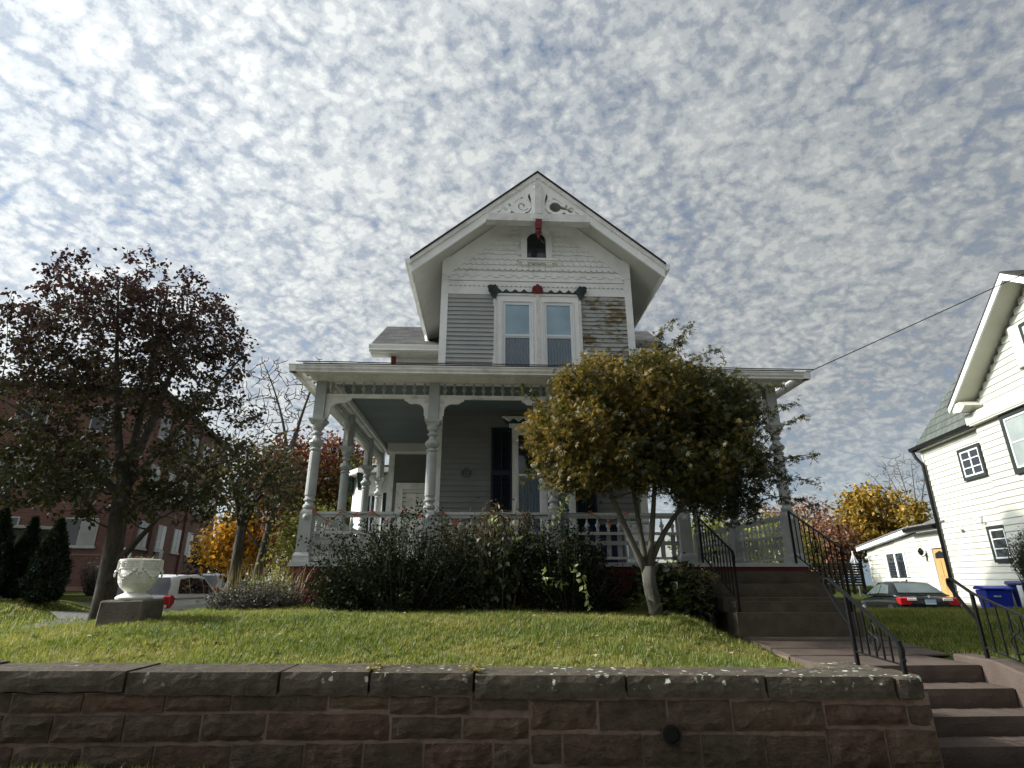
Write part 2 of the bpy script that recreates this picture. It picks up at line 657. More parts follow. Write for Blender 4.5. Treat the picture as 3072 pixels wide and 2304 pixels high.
M['concrete'] = pm('old_brown_concrete', (0.105, 0.088, 0.064), 0.9, 0.25, 5, 0.35, 60, 0.15, objvar=0.15, dirt=0.6, dirtcol=(0.05, 0.048, 0.035), dscale=3)
M['slab'] = pm('brownstone_slab', (0.095, 0.072, 0.060), 0.9, 0.22, 4, 0.35, 60, 0.15, objvar=0.12, dirt=0.5, dirtcol=(0.10, 0.085, 0.06))
M['walk'] = pm('sidewalk_concrete', (0.40, 0.38, 0.34), 0.9, 0.15, 3, 0.3, 80, 0.15, dirt=0.4)
M['asphalt'] = pm('asphalt', (0.13, 0.13, 0.128), 0.9, 0.2, 6, 0.4, 120, 0.2)
M['stone'] = stonemat('brownstone', (0.108, 0.066, 0.049), (0.084, 0.063, 0.047), (0.115, 0.082, 0.058))
M['cap'] = stonemat('capstone', (0.092, 0.078, 0.060), (0.105, 0.085, 0.066), (0.085, 0.070, 0.054), lichen=1, moss=0.3)
M['mortar'] = pm('old_mortar', (0.165, 0.12, 0.10), 0.95, 0.25, 12, 0.5, 60, 0.1)
M['roof'] = roofmat('asphalt_shingle', (0.045, 0.048, 0.05), (0.075, 0.075, 0.073), (0.10, 0.092, 0.08))
M['roof_edge'] = pm('dark_shingle_edge', (0.045, 0.042, 0.04), 0.95, 0.3, 12, 0.5, 60, 0.1)

# ------------------------------------------------------------ terrain
def ss(t):
    t = np.clip(t, 0.0, 1.0)
    return t * t * (3 - 2 * t)


def wall_y(x):
    return 4.77 - 0.0367 * np.asarray(x, float)


def terrain(x, y):
    x = np.asarray(x, float)
    y = np.asarray(y, float)
    # house lawn: rises from the wall to the planting bed
    z = 0.665 + 0.30 * ss((y - 5.1) / 2.7) + 0.05 * ss((y - 7.6) / 2.0) - 0.008 * (x - 0.0)
    # it rolls off to the left
    d = np.maximum(0.0, -3.4 - x)
    z = z - 0.075 * d ** 1.35 * (0.35 + 0.30 * np.maximum(0.0, y - 5.8).clip(0, 3))
    left = ss((-5.6 - x) / 1.6)
    z = np.where(x < -5.0, np.maximum(z, 0.62), z)
    z = z * (1 - left) + left * (0.60 + 0.30 * ss((-9.5 - x) / 2.0) * ss((y - 9) / 4.0))
    # sunk parking court on the left
    court = ss((x + 12.6) / 0.8) * ss((-6.2 - x) / 0.8) * ss((y - 16.6) / 0.8) * (1 - ss((y - 23.5) / 5.0))
    z = z * (1 - court) + (-0.12) * court
    # path and right lawn
    x_b = 1.3 + 1.25 * ss((y - 6.6) / 1.3)
    pth = ss((x - x_b) / (3.42 - x_b))
    zp = 0.50 + 0.13 * ss((y - 6.0) / 1.9)
    z = z * (1 - pth) + zp * pth
    rl = ss((x - 4.95) / 0.7)
    zr = 0.58 + 0.21 * ss((y - 5.9) / 5.6)
    zr = zr - 0.78 * ss((y - 12.8) / 2.2) * ss((x - 8.2) / 2.0)
    z = z * (1 - rl) + zr * rl
    # far ground
    far = ss((y - 22.0) / 12.0)
    z = z * (1 - far) + 1.0 * far
    return z + 0.012 * np.sin(x * 2.1 + 0.7) * np.sin(y * 1.7) + 0.008 * np.sin(x * 5.3) * np.cos(y * 4.1)


def grassmat(name):
    m, t, b = mat_(name)
    p = pos(t)
    c = rmp(t, nz(t, p, 1.3, 6, 0.65), [(0.30, (0.035, 0.050, 0.012)), (0.55, (0.062, 0.075, 0.018)), (0.75, (0.10, 0.088, 0.032))])
    c = mixc(t, 1.0, c, rmp(t, nz(t, p, 22, 4, 0.7), [(0.3, 0.55), (0.7, 1.2)]), 'MULTIPLY')
    t.links.new(c, b.inputs['Base Color'])
    b.inputs['Roughness'].default_value = 0.95
    b.inputs['Specular IOR Level'].default_value = 0.05
    bump(t, b, nz(t, p, 45, 4, 0.7), 0.8, 0.03)
    return m


M['lawn'] = grassmat('lawn_turf')


def make_ground():
    xs = np.unique(np.concatenate([np.linspace(-400, -60, 8), np.linspace(-60, -14, 24), np.linspace(-14, 14, 150), np.linspace(14, 60, 24), np.linspace(60, 400, 8)]))
    ys0 = np.unique(np.concatenate([np.linspace(5.02, 20, 90), np.linspace(20, 50, 24), np.linspace(50, 500, 12)]))
    X, Y0 = np.meshgrid(xs, ys0)
    k = np.clip(1 - (Y0 - 5.02) / 3, 0, 1)
    Y = Y0 + k * (wall_y(np.clip(X, -9, 4)) + 0.10 - 5.02 + 0.15)
    Z = terrain(X, Y)
    # room for the street steps
    hole = (X > 3.25) & (X < 5.0) & (Y < 6.0)
    Z = np.where(hole, -0.3, Z)
    v = np.stack([X, Y, Z], -1).reshape(-1, 3)
    nx = len(xs)
    f = [(j * nx + i, j * nx + i + 1, (j + 1) * nx + i + 1, (j + 1) * nx + i) for j in range(len(ys0) - 1) for i in range(nx - 1)]
    mb = MB()
    mb.v = [tuple(q) for q in v]
    mb.f = f
    # the front sheet under street and sidewalk
    mb.box(-400, 400, -400, 4.9, -0.6, -0.20)
    return tag(mb.build('ground', M['lawn'], smooth=True), kind='structure')


make_ground()
mb = MB()
mb.box(-60, 60, -8.0, 1.2, -0.19, -0.14)
tag(mb.build('road', M['asphalt']), kind='structure')
sw = MB().box(-60, 60, 1.22, 1.38, -0.19, -0.005).build('sidewalk', M['walk'])
tag(sw, kind='structure')
slab = MB().box(-0.745, 0.745, 0, 2.4, -0.15, 0.0).mesh('paving_slab', M['walk'], bevel=0.008)
for i in range(-7, 8):
    inst('paving_slab', slab, sw, (i * 1.5, 1.4, R.uniform(-.004, .004)))
tag(MB().add([(-60, 3.81, -0.02), (60, 3.81, -0.02), (60, 4.68, -0.01), (-1, 4.76, 0.01), (-60, 4.95, 0.10)], [(0, 1, 2, 3, 4)]).build('verge', M['lawn']), kind='structure')


# ------------------------------------------------------------ rock-faced stones
def rock(x0, x1, z0, z1, y0, y1, amp, res=0.045, seed=0, top_flat=False, rough_top=0.0):
    """block with a split face towards -y"""
    rs = np.random.RandomState(seed)
    nx = max(3, int((x1 - x0) / res / 1.6))
    nz_ = max(3, int((z1 - z0) / res))
    ph = rs.uniform(0, 6.3, 8)
    fr = rs.uniform(4, 17, 8)
    mb_ = MB()

    def dsp(x, z):
        u = (x - x0) / (x1 - x0)
        w = (z - z0) / (z1 - z0)
        e = min(1, min(u, 1 - u) * (x1 - x0) / 0.035) * min(1, min(w, 1 - w) * (z1 - z0) / 0.035)
        h = 0.5 + 0.25 * math.sin(fr[0] * x + fr[1] * z + ph[0]) + 0.2 * math.sin(fr[2] * x - fr[3] * z + ph[1]) + 0.18 * math.sin(2.2 * fr[4] * x + 1.7 * fr[5] * z + ph[2])
        return -(amp * e * (0.35 + h)) + rs.uniform(-1, 1) * amp * 0.22
    vs = []
    for j in range(nz_ + 1):
        for i in range(nx + 1):
            x = x0 + (x1 - x0) * i / nx
            z = z0 + (z1 - z0) * j / nz_
            jx = 0 if i in (0, nx) else rs.uniform(-1, 1) * 0.2 * (x1 - x0) / nx
            jz = rs.uniform(-1, 1) * 0.006 if j in (0, nz_) else rs.uniform(-1, 1) * 0.2 * (z1 - z0) / nz_
            vs.append((x + jx, y0 + dsp(x, z), z + (0 if (top_flat and j == nz_) else jz)))
    fs = [(j * (nx + 1) + i, j * (nx + 1) + i + 1, (j + 1) * (nx + 1) + i + 1, (j + 1) * (nx + 1) + i) for j in range(nz_) for i in range(nx)]
    # back edge ring
    b = len(vs)
    ring = [i for i in range(nx + 1)] + [j * (nx + 1) + nx for j in range(1, nz_ + 1)] + [nz_ * (nx + 1) + i for i in range(nx - 1, -1, -1)] + [j * (nx + 1) for j in range(nz_ - 1, 0, -1)]
    for q in ring:
        vs.append((vs[q][0], y1, vs[q][2] + (rs.uniform(-1, 1) * rough_top if vs[q][2] > (z0 + z1) / 2 else 0)))
    n = len(ring)
    fs += [(ring[k], b + k, b + (k + 1) % n, ring[(k + 1) % n]) for k in range(n)]
    fs.append(tuple(range(b + n - 1, b - 1, -1)))
    mb_.add(vs, fs)
    return mb_


WA = math.atan(-0.0367)
wall = thing('retaining_wall', 'low brown sandstone retaining wall with lichened capstones along the sidewalk', 'wall', (0, 4.77, 0), WA, local=True)


def slope(u):
    return -0.0085 * u      # the wall follows the fall of the street


G = 0.020
# capstones: joints measured along the wall
cj = [-6.9, -5.2, -3.95, -2.70, -1.55, -0.87, -0.08, 1.07, 2.13, 3.11]
for i in range(len(cj) - 1):
    a, b_ = cj[i] + G / 2, cj[i + 1] - G / 2
    zt = 0.728 + slope((a + b_) / 2) + R.uniform(-.006, .006)
    o = rock(a, b_, zt - 0.148 + R.uniform(-.01, .008), zt, -0.03 + R.uniform(-.012, .012), 0.42, 0.011, 0.05, 100 + i, True, 0.004).build('capstone', M['cap'], wall)
# rounded end stone of the cap, turning the corner beside the steps
mb = MB()
prof = [(3.12, 0.42), (3.12, -0.05), (3.2, -0.055), (3.28, -0.04), (3.345, 0.0), (3.385, 0.06), (3.40, 0.14), (3.40, 0.42)]
mb.prism(prof, 'z', 0.55, 0.70)
mb.build('capstone', M['cap'], wall, bevel=0.012)
for j in range(1):
    MB().box(2.98, 3.385 - 0.01 * j, 0.435 + j * 0.52, 0.94 + j * 0.52, 0.53, 0.69 - 0.01 * j).build('capstone', M['cap'], wall, bevel=0.015)
c1 = [-6.9, -6.2, -5.4, -4.85, -4.2, -3.53, -2.99, -2.38, -1.89, -1.17, -0.71, -0.36, -0.10, 0.34]
c1b = [0.34, 0.85, 1.37, 1.85, 2.55, 3.17, 3.37]
c2 = [-6.9, -6.1, -5.5, -4.8, -4.1, -3.55, -3.18, -2.65, -2.09, -1.61, -0.69, -0.16, 0.34]
c2b = [0.34, 0.58, 1.17, 1.6, 2.07, 2.53, 2.97, 3.36]
c3 = [-6.9, -6.0, -5.2, -4.5, -3.9, -3.42, -2.92, -2.40, -1.84, -1.31, -0.88, -0.44, 0.07, 0.34]
rows = []
for i in range(len(c1) - 1):
    lo = 0.43 + 0.05 * min(1, max(0, (c1[i] + 3.6) / 2.9))
    if -0.75 < c1[i] < -0.3:
        lo = 0.445
    rows.append((c1[i], c1[i + 1], lo, 0.575))
for i in range(len(c1b) - 1):
    rows.append((c1b[i], c1b[i + 1], 0.35 if c1b[i] < 2.5 else 0.395, 0.565 if c1b[i] < 2 else 0.545))
for i in range(len(c2) - 1):
    hi = 0.425 + 0.05 * min(1, max(0, (c2[i] + 3.6) / 2.9))
    if c2[i] > -0.75:
        hi = 0.44
    rows.append((c2[i], c2[i + 1], 0.235 + 0.05 * min(1, max(0, (c2[i] + 3.6) / 2.9)), hi))
for i in range(len(c2b) - 1):
    rows.append((c2b[i], c2b[i + 1], 0.125, 0.34 if c2b[i] < 2.5 else 0.385))
for i in range(len(c3) - 1):
    hi = 0.225 + 0.05 * min(1, max(0, (c3[i] + 3.6) / 2.9))
    rows.append((c3[i], c3[i + 1], 0.06, hi))
c4 = [-6.9, -6.3, -5.5, -4.6, -3.7, -3.1, -2.3, -1.7, -1.1, -0.5, 0.2, 0.75, 1.3, 1.9, 2.4, 3.0, 3.38]
for i in range(len(c4) - 1):
    rows.append((c4[i], c4[i + 1], -0.12, 0.05 if c4[i] < 0.2 else 0.115))
for k, (a, b_, lo, hi) in enumerate(rows):
    sl = slope((a + b_) / 2)
    if a < 1.38 < b_ and lo < 0.36 < hi + .1 and lo > 0.2:
        pass
    rock(a + G / 2, b_ - G / 2, lo + G / 2 + sl, hi - G / 2 + sl, R.uniform(-.022, -.008), 0.2, R.choice((0.004, 0.009, 0.016, 0.024)), 0.04, 300 + k).build('stone', M['stone'], wall)
# mortar bed behind the joints, pushed slightly back
MB().box(-6.9, 3.36, -0.008, 0.30, -0.2, 0.60).build('mortar_bed', M['mortar'], wall)
# return beside the steps
z0 = -0.1
for j, (hh) in enumerate((0.2, 0.2, 0.22)):
    for i in range(3):
        mb = rock(0.02 + i * 0.5, 0.5 + i * 0.5, z0, z0 + hh - 0.012, 0, 0.2, 0.012, 0.05, 700 + j * 5 + i)
        vs = [(3.372 - y, 0.2 + x, z) for x, y, z in mb.v]
        q = MB()
        q.add(vs, mb.f)
        q.build('stone', M['stone'], wall)
    z0 += hh
# drain pipe through the wall
mb = MB()
vs = []
prof = [(0.066, 0.16), (0.066, -0.060), (0.054, -0.060), (0.052, -0.036)]
n = 16
for r_, y in prof:
    for k in range(n):
        a = 2 * math.pi * k / n
        vs.append((1.385 + r_ * math.cos(a), y, 0.325 + r_ * math.sin(a)))
mb.add(vs, [(i * n + k, i * n + (k + 1) % n, (i + 1) * n + (k + 1) % n, (i + 1) * n + k) for i in range(3) for k in range(n)] + [tuple(range(3 * n, 4 * n))])
mb.build('drain_pipe', M['black'], wall, smooth=False)
mb = MB()
mb.prism([(1.385 + 0.078 * math.cos(a) + (0.010 * math.sin(3 * a)), 0.335 + 0.085 * math.sin(a)) for a in [k * 2 * math.pi / 12 for k in range(12)]], 'y', -0.030, 0.05)
mb.build('mortar_collar', M['stone'], wall)

# ------------------------------------------------------------ street steps
st = thing('street_steps', 'brown stone steps rising from the sidewalk beside the end of the retaining wall', 'steps', (4.2, 5.5, 0))
for k, (yf, zt) in enumerate(((4.74, -0.02), (5.06, 0.13), (5.37, 0.28), (5.70, 0.44), (6.03, 0.595))):
    yb = yf + (0.36 if k < 4 else 0.75)
    rock(3.41, 4.97, zt - 0.17, zt, yf, yb, 0.006, 0.05, 800 + k, True, 0.004).build('step', M['slab'], st)
ck = thing('cheek_wall', 'sloping brownstone cheek wall on the right of the street steps', 'wall', (5.1, 5.5, 0))
MB().prism([(4.4, -0.2), (6.4, -0.2), (6.4, 0.66), (5.9, 0.655), (5.35, 0.53), (4.75, 0.36), (4.4, 0.33)], 'x', 4.985, 5.22).build('cheek_slab', M['slab'], ck, bevel=0.02)
MB().prism([(4.3, -0.2), (5.6, -0.2), (5.6, 0.30), (4.3, 0.14)], 'x', 4.93, 4.99).build('base_slab', M['slab'], ck, bevel=0.01)

# front walk of big slabs
wk = MB().box(3.40, 5.34, 6.80, 7.72, 0.5, 0.585)
walk = tag(wk.build('path', M['mortar']), kind='structure')
for (x0, x1, y0, y1, z0, z1) in ((3.42, 5.30, 6.80, 7.22, .605, .625), (3.42, 4.4, 7.24, 7.72, .632, .662), (4.42, 5.32, 7.24, 7.72, .632, .66), (3.42, 5.32, 7.74, 8.06, .67, .695)):
    mb = MB()
    mb.add([(x0, y0, z0 - .1), (x1, y0, z0 - .1), (x1, y1, z1 - .1), (x0, y1, z1 - .1), (x0, y0, z0), (x1, y0, z0), (x1, y1, z1), (x0, y1, z1)],
           [(0, 3, 2, 1), (4, 5, 6, 7), (0, 1, 5, 4), (1, 2, 6, 5), (2, 3, 7, 6), (3, 0, 4, 7)])
    mb.build('walk_slab', M['slab'], walk, bevel=0.008)

# ------------------------------------------------------------ porch steps
ps = thing('porch_steps', 'wide mossy concrete steps climbing to the porch at its right end', 'steps', (4.2, 8.4, 0.7))
for k, (yf, zt, x0, x1, hh) in enumerate(((7.98, 0.985, 3.37, 5.10, .30), (8.28, 1.165, 3.33, 5.10, .19), (8.58, 1.345, 3.31, 5.10, .19), (8.88, 1.525, 3.29, 5.12, .19))):
    rock(x0, x1, zt - hh, zt, yf, yf + 0.33, 0.004, 0.07, 900 + k, True, 0.003).build('step', M['concrete'], ps)
MB().box(3.42, 5.08, 8.1, 9.2, 0.6, 1.12).build('step_core', M['concrete'], ps)
MB().box(3.38, 5.09, 8.62, 9.2, 1.10, 1.33).build('step_core', M['concrete'], ps)
# the wall goes on beyond the street steps
wr = thing('retaining_wall', 'brownstone retaining wall continuing on the far right of the street steps', 'wall', (5.24, 4.62, 0), 0.0, local=True)
MB().box(0, 9, 0.0, 0.5, -0.2, 0.50).build('mortar_bed', M['mortar'], wr)
for j, (za, zb) in enumerate(((-0.12, 0.10), (0.11, 0.30), (0.31, 0.50))):
    x = 0.0
    k = 0
    while x < 8.9:
        w_ = R.uniform(0.42, 0.75)
        rock(x + G / 2, min(9.0, x + w_) - G / 2, za + .005, zb - .005, -0.015, 0.2, R.choice((0.006, 0.012, 0.018)), 0.06, 1500 + j * 40 + k).build('stone', M['stone'], wr)
        x += w_
        k += 1
for i in range(8):
    rock(i * 1.13 + .01, i * 1.13 + 1.11, 0.51, 0.645, -0.05, 0.45, 0.010, 0.07, 1700 + i, True, 0.004).build('capstone', M['cap'], wr)

# ------------------------------------------------------------ the Victorian house
H = thing('victorian_house', 'grey clapboard Victorian house with white fish-scale gable and wrap-around porch', 'house', (1.08, 11.5, 1.0))
PZ = 1.66          # porch floor
WX0, WX1, WY = -1.12, 3.28, 11.5
CX = 1.08

# porch floor, skirt
mb = MB()
mb.box(-3.06, 5.20, 9.20, 11.46, 1.60, PZ)
mb.box(-3.06, -1.14, 11.46, 15.3, 1.60, PZ)
mb.box(3.30, 5.20, 11.46, 14.4, 1.60, PZ)
mb.build('porch_floor', M['rail'], H)
skirt = MB().box(-3.0, 3.28, 9.30, 9.36, 0.7, 1.49).build('porch_skirt', M['red'], H)
for i in range(20):
    x = -2.98 + i * 0.315
    MB().box(x, x + 0.30, 9.275, 9.30, 0.75, 1.49).build('skirt_board', M['red'], skirt)
MB().box(-3.02, 5.16, 9.24, 9.29, 1.49, 1.60).build('apron_board', M['red'], H)
MB().box(-3.0, -2.94, 9.36, 15.2, 0.6, 1.60).build('porch_skirt', M['red'], H)
MB().box(5.06, 5.12, 9.30, 14.3, 0.6, 1.60).build('porch_skirt', M['red'], H)

# turned posts
pb = MB()
pb.sq([(0.255, 0.0), (0.255, 0.10), (0.225, 0.135), (0.20, 0.15), (0.20, 0.74), (0.185, 0.78), (0.15, 0.82)])
pb.lathe([(0.07, 0.81), (0.098, 0.85), (0.098, 0.88), (0.068, 0.91), (0.062, 0.94), (0.095, 0.965), (0.095, 0.985), (0.075, 1.0), (0.075, 1.03), (0.088, 1.05), (0.085, 1.76),
          (0.072, 1.78), (0.098, 1.80), (0.098, 1.82), (0.06, 1.85), (0.11, 1.885), (0.128, 1.92), (0.118, 1.955), (0.072, 2.0), (0.055, 2.05), (0.088, 2.075), (0.088, 2.10), (0.058, 2.13), (0.092, 2.17), (0.105, 2.21), (0.105, 2.25)], 14)
pb.sq([(0.20, 2.24), (0.225, 2.27), (0.27, 2.30), (0.27, 2.335), (0.175, 2.335), (0.175, 3.012)])
post_me = pb.mesh('porch_post', M['grey'])
boss_me = MB().lathe([(0.052, 0.0), (0.052, 0.012), (0.03, 0.02), (0.03, 0.03), (0.012, 0.042)], 12).mesh('boss', M['rail'])
FX = [-2.90, -0.95, 1.10, 3.25, 5.05]
FY = 9.40
LY = [11.5, 13.55, 15.2]
RY = [11.5, 13.6]
posts = [(x, FY) for x in FX] + [(-2.90, y) for y in LY] + [(5.05, y) for y in RY]
for x, y in posts:
    p_ = inst('porch_post', post_me, H, (x, y, PZ))
    inst('boss', boss_me, p_, (0, -0.10, 0.70), (rad(90), 0, 0), raw=True)

# balustrades: turned balusters above, flat slats below
bal_me = MB().lathe([(0.018, 0), (0.018, 0.02), (0.03, 0.035), (0.02, 0.05), (0.026, 0.075), (0.042, 0.105), (0.036, 0.13), (0.018, 0.15), (0.024, 0.162), (0.012, 0.185), (0.012, 0.232)], 8).mesh('baluster', M['rail'])
slat_me = MB().box(-0.035, 0.035, -0.011, 0.011, 0, 0.36).mesh('slat', M['grey'])


def balustrade(a, b):
    (ax, ay), (bx, by) = a, b
    L_ = math.hypot(bx - ax, by - ay)
    ux, uy = (bx - ax) / L_, (by - ay) / L_
    g = 0.10
    A = (ax + ux * g, ay + uy * g)
    B = (bx - ux * g, by - uy * g)
    rz = math.atan2(uy, ux)

    def rail(w, z0, z1):
        return ((A[0], A[1], (z0 + z1) / 2), (B[0], B[1], (z0 + z1) / 2), w, z1 - z0)
    m_ = MB()
    m_.bar(*rail(0.09, 2.405, 2.448))
    m_.bar(*rail(0.055, 2.362, 2.405))
    top = m_.build('porch_rail', M['rail'], H)
    MB().bar(*rail(0.07, 2.098, 2.142)).build('middle_rail', M['rail'], top)
    MB().bar(*rail(0.026, 1.935, 2.0)).build('flat_rail', M['grey'], top)
    MB().bar(*rail(0.07, 1.715, 1.752)).build('bottom_rail', M['rail'], top)
    n_ = max(2, int((L_ - 0.2) / 0.165))
    for i in range(n_):
        t_ = g + (L_ - 2 * g) * (i + 0.5) / n_
        x, y = ax + ux * t_, ay + uy * t_
        inst('baluster', bal_me, top, (x, y, 2.136), (0, 0, 0))
        inst('slat', slat_me, top, (x - uy * 0.014, y + ux * 0.014, 1.75), (0, 0, rz))


for i in range(3):
    balustrade((FX[i], FY), (FX[i + 1], FY))
ly = [FY] + LY
for i in range(3):
    balustrade((-2.90, ly[i]), (-2.90, ly[i + 1]))
ry = [FY] + RY
for i in range(2):
    balustrade((5.05, ry[i]), (5.05, ry[i + 1]))

# frieze: beam, spindle row, lower rail, brackets
spin_me = MB().lathe([(0.026, 0), (0.026, 0.012), (0.016, 0.03), (0.013, 0.055), (0.036, 0.085), (0.040, 0.105), (0.036, 0.125), (0.014, 0.15), (0.03, 0.175), (0.02, 0.195), (0.02, 0.222)], 8).mesh('spindle', M['grey'])
brk = [(0, 0), (0.43, 0), (0.43, -0.028), (0.395, -0.05), (0.37, -0.055), (0.35, -0.082), (0.30, -0.093), (0.23, -0.088), (0.165, -0.10), (0.115, -0.135), (0.088, -0.19), (0.08, -0.25), (0.083, -0.29), (0.062, -0.325), (0.058, -0.37), (0.03, -0.405), (0, -0.405)]
bk = MB().prism(brk, 'y', -0.025, 0.025)
brk_me = bk.mesh('bracket', M['white_old'])
bossw_me = MB().lathe([(0.032, 0.0), (0.032, 0.012), (0.02, 0.02), (0.012, 0.03)], 10).mesh('boss', M['white_old'])


def frieze(a, b, ends=(1, 1)):
    (ax, ay), (bx, by) = a, b
    L_ = math.hypot(bx - ax, by - ay)
    ux, uy = (bx - ax) / L_, (by - ay) / L_
    rz = math.atan2(uy, ux)
    g = 0.09
    A, B = (ax + ux * g, ay + uy * g), (bx - ux * g, by - uy * g)
    lo = MB().bar((A[0], A[1], 4.432), (B[0], B[1], 4.432), 0.075, 0.045)
    lo.bar((A[0], A[1], 4.402), (B[0], B[1], 4.402), 0.045, 0.022)
    lo = lo.build('spindle_rail', M['white_old'], H)
    n_ = max(3, int((L_ - 0.2) / 0.165))
    for i in range(n_):
        t_ = g + (L_ - 2 * g) * (i + 0.5) / n_
        inst('spindle', spin_me, lo, (ax + ux * t_, ay + uy * t_, 4.452))
    for e, (px, py), rr in ((ends[0], A, rz), (ends[1], B, rz + math.pi)):
        if e:
            o = inst('bracket', brk_me, H, (px, py, 4.392), (0, 0, rr))
            inst('boss', bossw_me, o, (0.058, -0.025 if rr == rz else 0.025, -0.055), (rad(90) if rr == rz else rad(-90), 0, 0), raw=True)


for i in range(4):
    frieze((FX[i], FY), (FX[i + 1], FY))
for i in range(3):
    frieze((-2.90, ly[i]), (-2.90, ly[i + 1]))
for i in range(2):
    frieze((5.05, ry[i]), (5.05, ry[i + 1]))
mb = MB()
mb.box(-3.0, 5.15, 9.31, 9.49, 4.673, 4.80)
mb.build('porch_beam', M['white_old'], H)
MB().box(-3.0, -2.81, 9.49, 15.3, 4.673, 4.80).build('porch_beam', M['white_old'], H)
MB().box(4.96, 5.15, 9.49, 14.4, 4.673, 4.80).build('porch_beam', M['white_old'], H)
MB().box(-2.79, -2.73, 9.51, 15.2, 4.70, 4.795).build('ceiling_moulding', M['white_old'], H)
# soffit boards of the porch eave, with open slots towards the gutter at the sides
MB().box(-3.18, 5.36, 8.96, 9.31, 4.77, 4.795).build('porch_soffit', M['white_old'], H)
for i in range(12):
    y0 = 9.0 + i * 0.52
    MB().box(-3.13, -3.0, y0, y0 + 0.5, 4.765, 4.79).build('soffit_board', M['white_old'], H)
    MB().box(-3.21, -3.13, y0 + 0.42, y0 + 0.52, 4.74, 4.79).build('rafter_tail', M['white_old'], H)
    if i < 10:
        MB().box(5.15, 5.30, y0, y0 + 0.5, 4.765, 4.79).build('soffit_board', M['white_old'], H)
        MB().box(5.30, 5.40, y0 + 0.42, y0 + 0.52, 4.74, 4.79).build('rafter_tail', M['white_old'], H)
for i in range(16):
    x = -2.9 + i * 0.53
    MB().box(x, x + 0.07, 8.94, 9.02, 4.70, 4.77).build('rafter_tail', M['white_old'], H)
# gutters: stepped profile
gp = [(8.955, 4.80), (8.83, 4.80), (8.83, 4.782), (8.845, 4.778), (8.845, 4.735), (8.87, 4.70), (8.865, 4.695), (8.865, 4.675), (8.955, 4.675)]
MB().prism(gp, 'x', -3.33, 5.55).build('porch_gutter', M['white_old'], H)
MB().prism([(-3.21 - (8.955 - a), z) for a, z in gp], 'y', 8.835, 15.6).build('porch_gutter', M['white_old'], H)
MB().prism([(5.43 + (8.955 - a), z) for a, z in gp], 'y', 8.835, 14.7).build('porch_gutter', M['white_old'], H)
# porch roof: hipped sheet
mb = MB()
o_ = [(-3.13, 8.92, 4.81), (5.31, 8.92, 4.81), (5.31, 14.8, 4.81), (3.2, 14.8, 5.72), (3.2, 11.55, 5.72), (-1.0, 11.55, 5.72), (-1.0, 15.7, 5.72), (-3.13, 15.7, 4.81)]
mb.add(o_ + [(a, b, c + 0.045) for a, b, c in o_], [(0, 1, 4, 5), (1, 2, 3, 4), (0, 5, 6, 7), (8, 13, 12, 9), (9, 12, 11, 10), (8, 15, 14, 13), (0, 8, 9, 1), (1, 9, 10, 2), (0, 7, 15, 8)])
proof = mb.build('porch_roof', M['roof_edge'], H)
shm = MB().box(0, 0.325, 0, 0.16, 0, 0.012).mesh('shingle', M['roof_edge'])
for i in range(27):
    inst('shingle', shm, proof, (-3.24 + i * 0.33, 8.895 - R.uniform(0, .012), 4.858 + R.uniform(0, .006)), (rad(19), 0, R.uniform(-.01, .01)), (0.98, 1, 1))

# porch ceiling boards
cb = MB().box(-2.95, 5.1, 9.4, 15.3, 4.835, 4.85).build('porch_ceiling', M['ceil'], H)
cbm = MB().box(0, 1, 0.002, 0.188, 0, 0.014).mesh('ceiling_board', M['ceil'])
for i in range(11):
    inst('ceiling_board', cbm, cb, (-2.95, 9.42 + i * 0.19, 4.815 + R.uniform(0, .004)), scale=(8.05, 1, 1))
for i in range(18):
    inst('ceiling_board', cbm, cb, (-2.95, 11.51 + i * 0.19, 4.815 + R.uniform(0, .004)), scale=(1.85, 1, 1))

# core walls
mb = MB()
mb.box(WX0 + 0.04, WX1 - 0.04, WY + 0.03, 17.0, 1.0, 8.2)
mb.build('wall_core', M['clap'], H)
MB().prism([(WX0 + 0.04, 8.2), (WX1 - 0.04, 8.2), (CX, 10.05)], 'y', WY + 0.02, WY + 0.12).build('gable_core', M['white'], H)

# clapboards
EXP = 0.112
pl = [(-0.004, EXP + 0.02), (-0.036, 0.0), (0.0, 0.0), (0.012, EXP + 0.02)]
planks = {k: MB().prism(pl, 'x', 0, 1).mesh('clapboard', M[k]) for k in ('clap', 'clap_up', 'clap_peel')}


def boards(kind, x0, x1, z0, z1, y, parent, exp=EXP):
    z = z0
    while z < z1 - 0.03:
        inst('clapboard', planks[kind], parent, (x0, y + R.uniform(-.0015, .0015), z), (0, R.uniform(-.0008, .0008), 0), (x1 - x0, 1, exp / EXP))
        z += exp


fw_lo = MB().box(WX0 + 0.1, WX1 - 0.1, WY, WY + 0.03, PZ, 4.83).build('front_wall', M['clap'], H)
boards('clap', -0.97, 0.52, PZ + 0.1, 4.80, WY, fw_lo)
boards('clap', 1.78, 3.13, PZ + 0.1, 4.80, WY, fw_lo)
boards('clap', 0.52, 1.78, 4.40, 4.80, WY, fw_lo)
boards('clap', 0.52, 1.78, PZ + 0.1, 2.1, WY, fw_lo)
fw_up = MB().box(WX0 + 0.1, WX1 - 0.1, WY, WY + 0.03, 5.4, 7.62).build('front_wall', M['clap_up'], H)
boards('clap_up', -0.97, 0.14, 5.50, 7.6, WY, fw_up, 0.1045)
boards('clap_peel', 2.03, 3.13, 5.50, 7.6, WY, fw_up, 0.1045)
for (a, b_) in ((WX0, WX0 + 0.16), (WX1 - 0.16, WX1)):
    MB().box(a, b_, WY - 0.035, WY + 0.2, 5.45, 8.6 if a < 0 else 8.6).build('corner_board', M['white'], H)
    MB().box(a + 0.003, b_ - 0.003, WY - 0.033, WY + 0.2, PZ, 4.84).build('corner_board', M['white_old'], H)
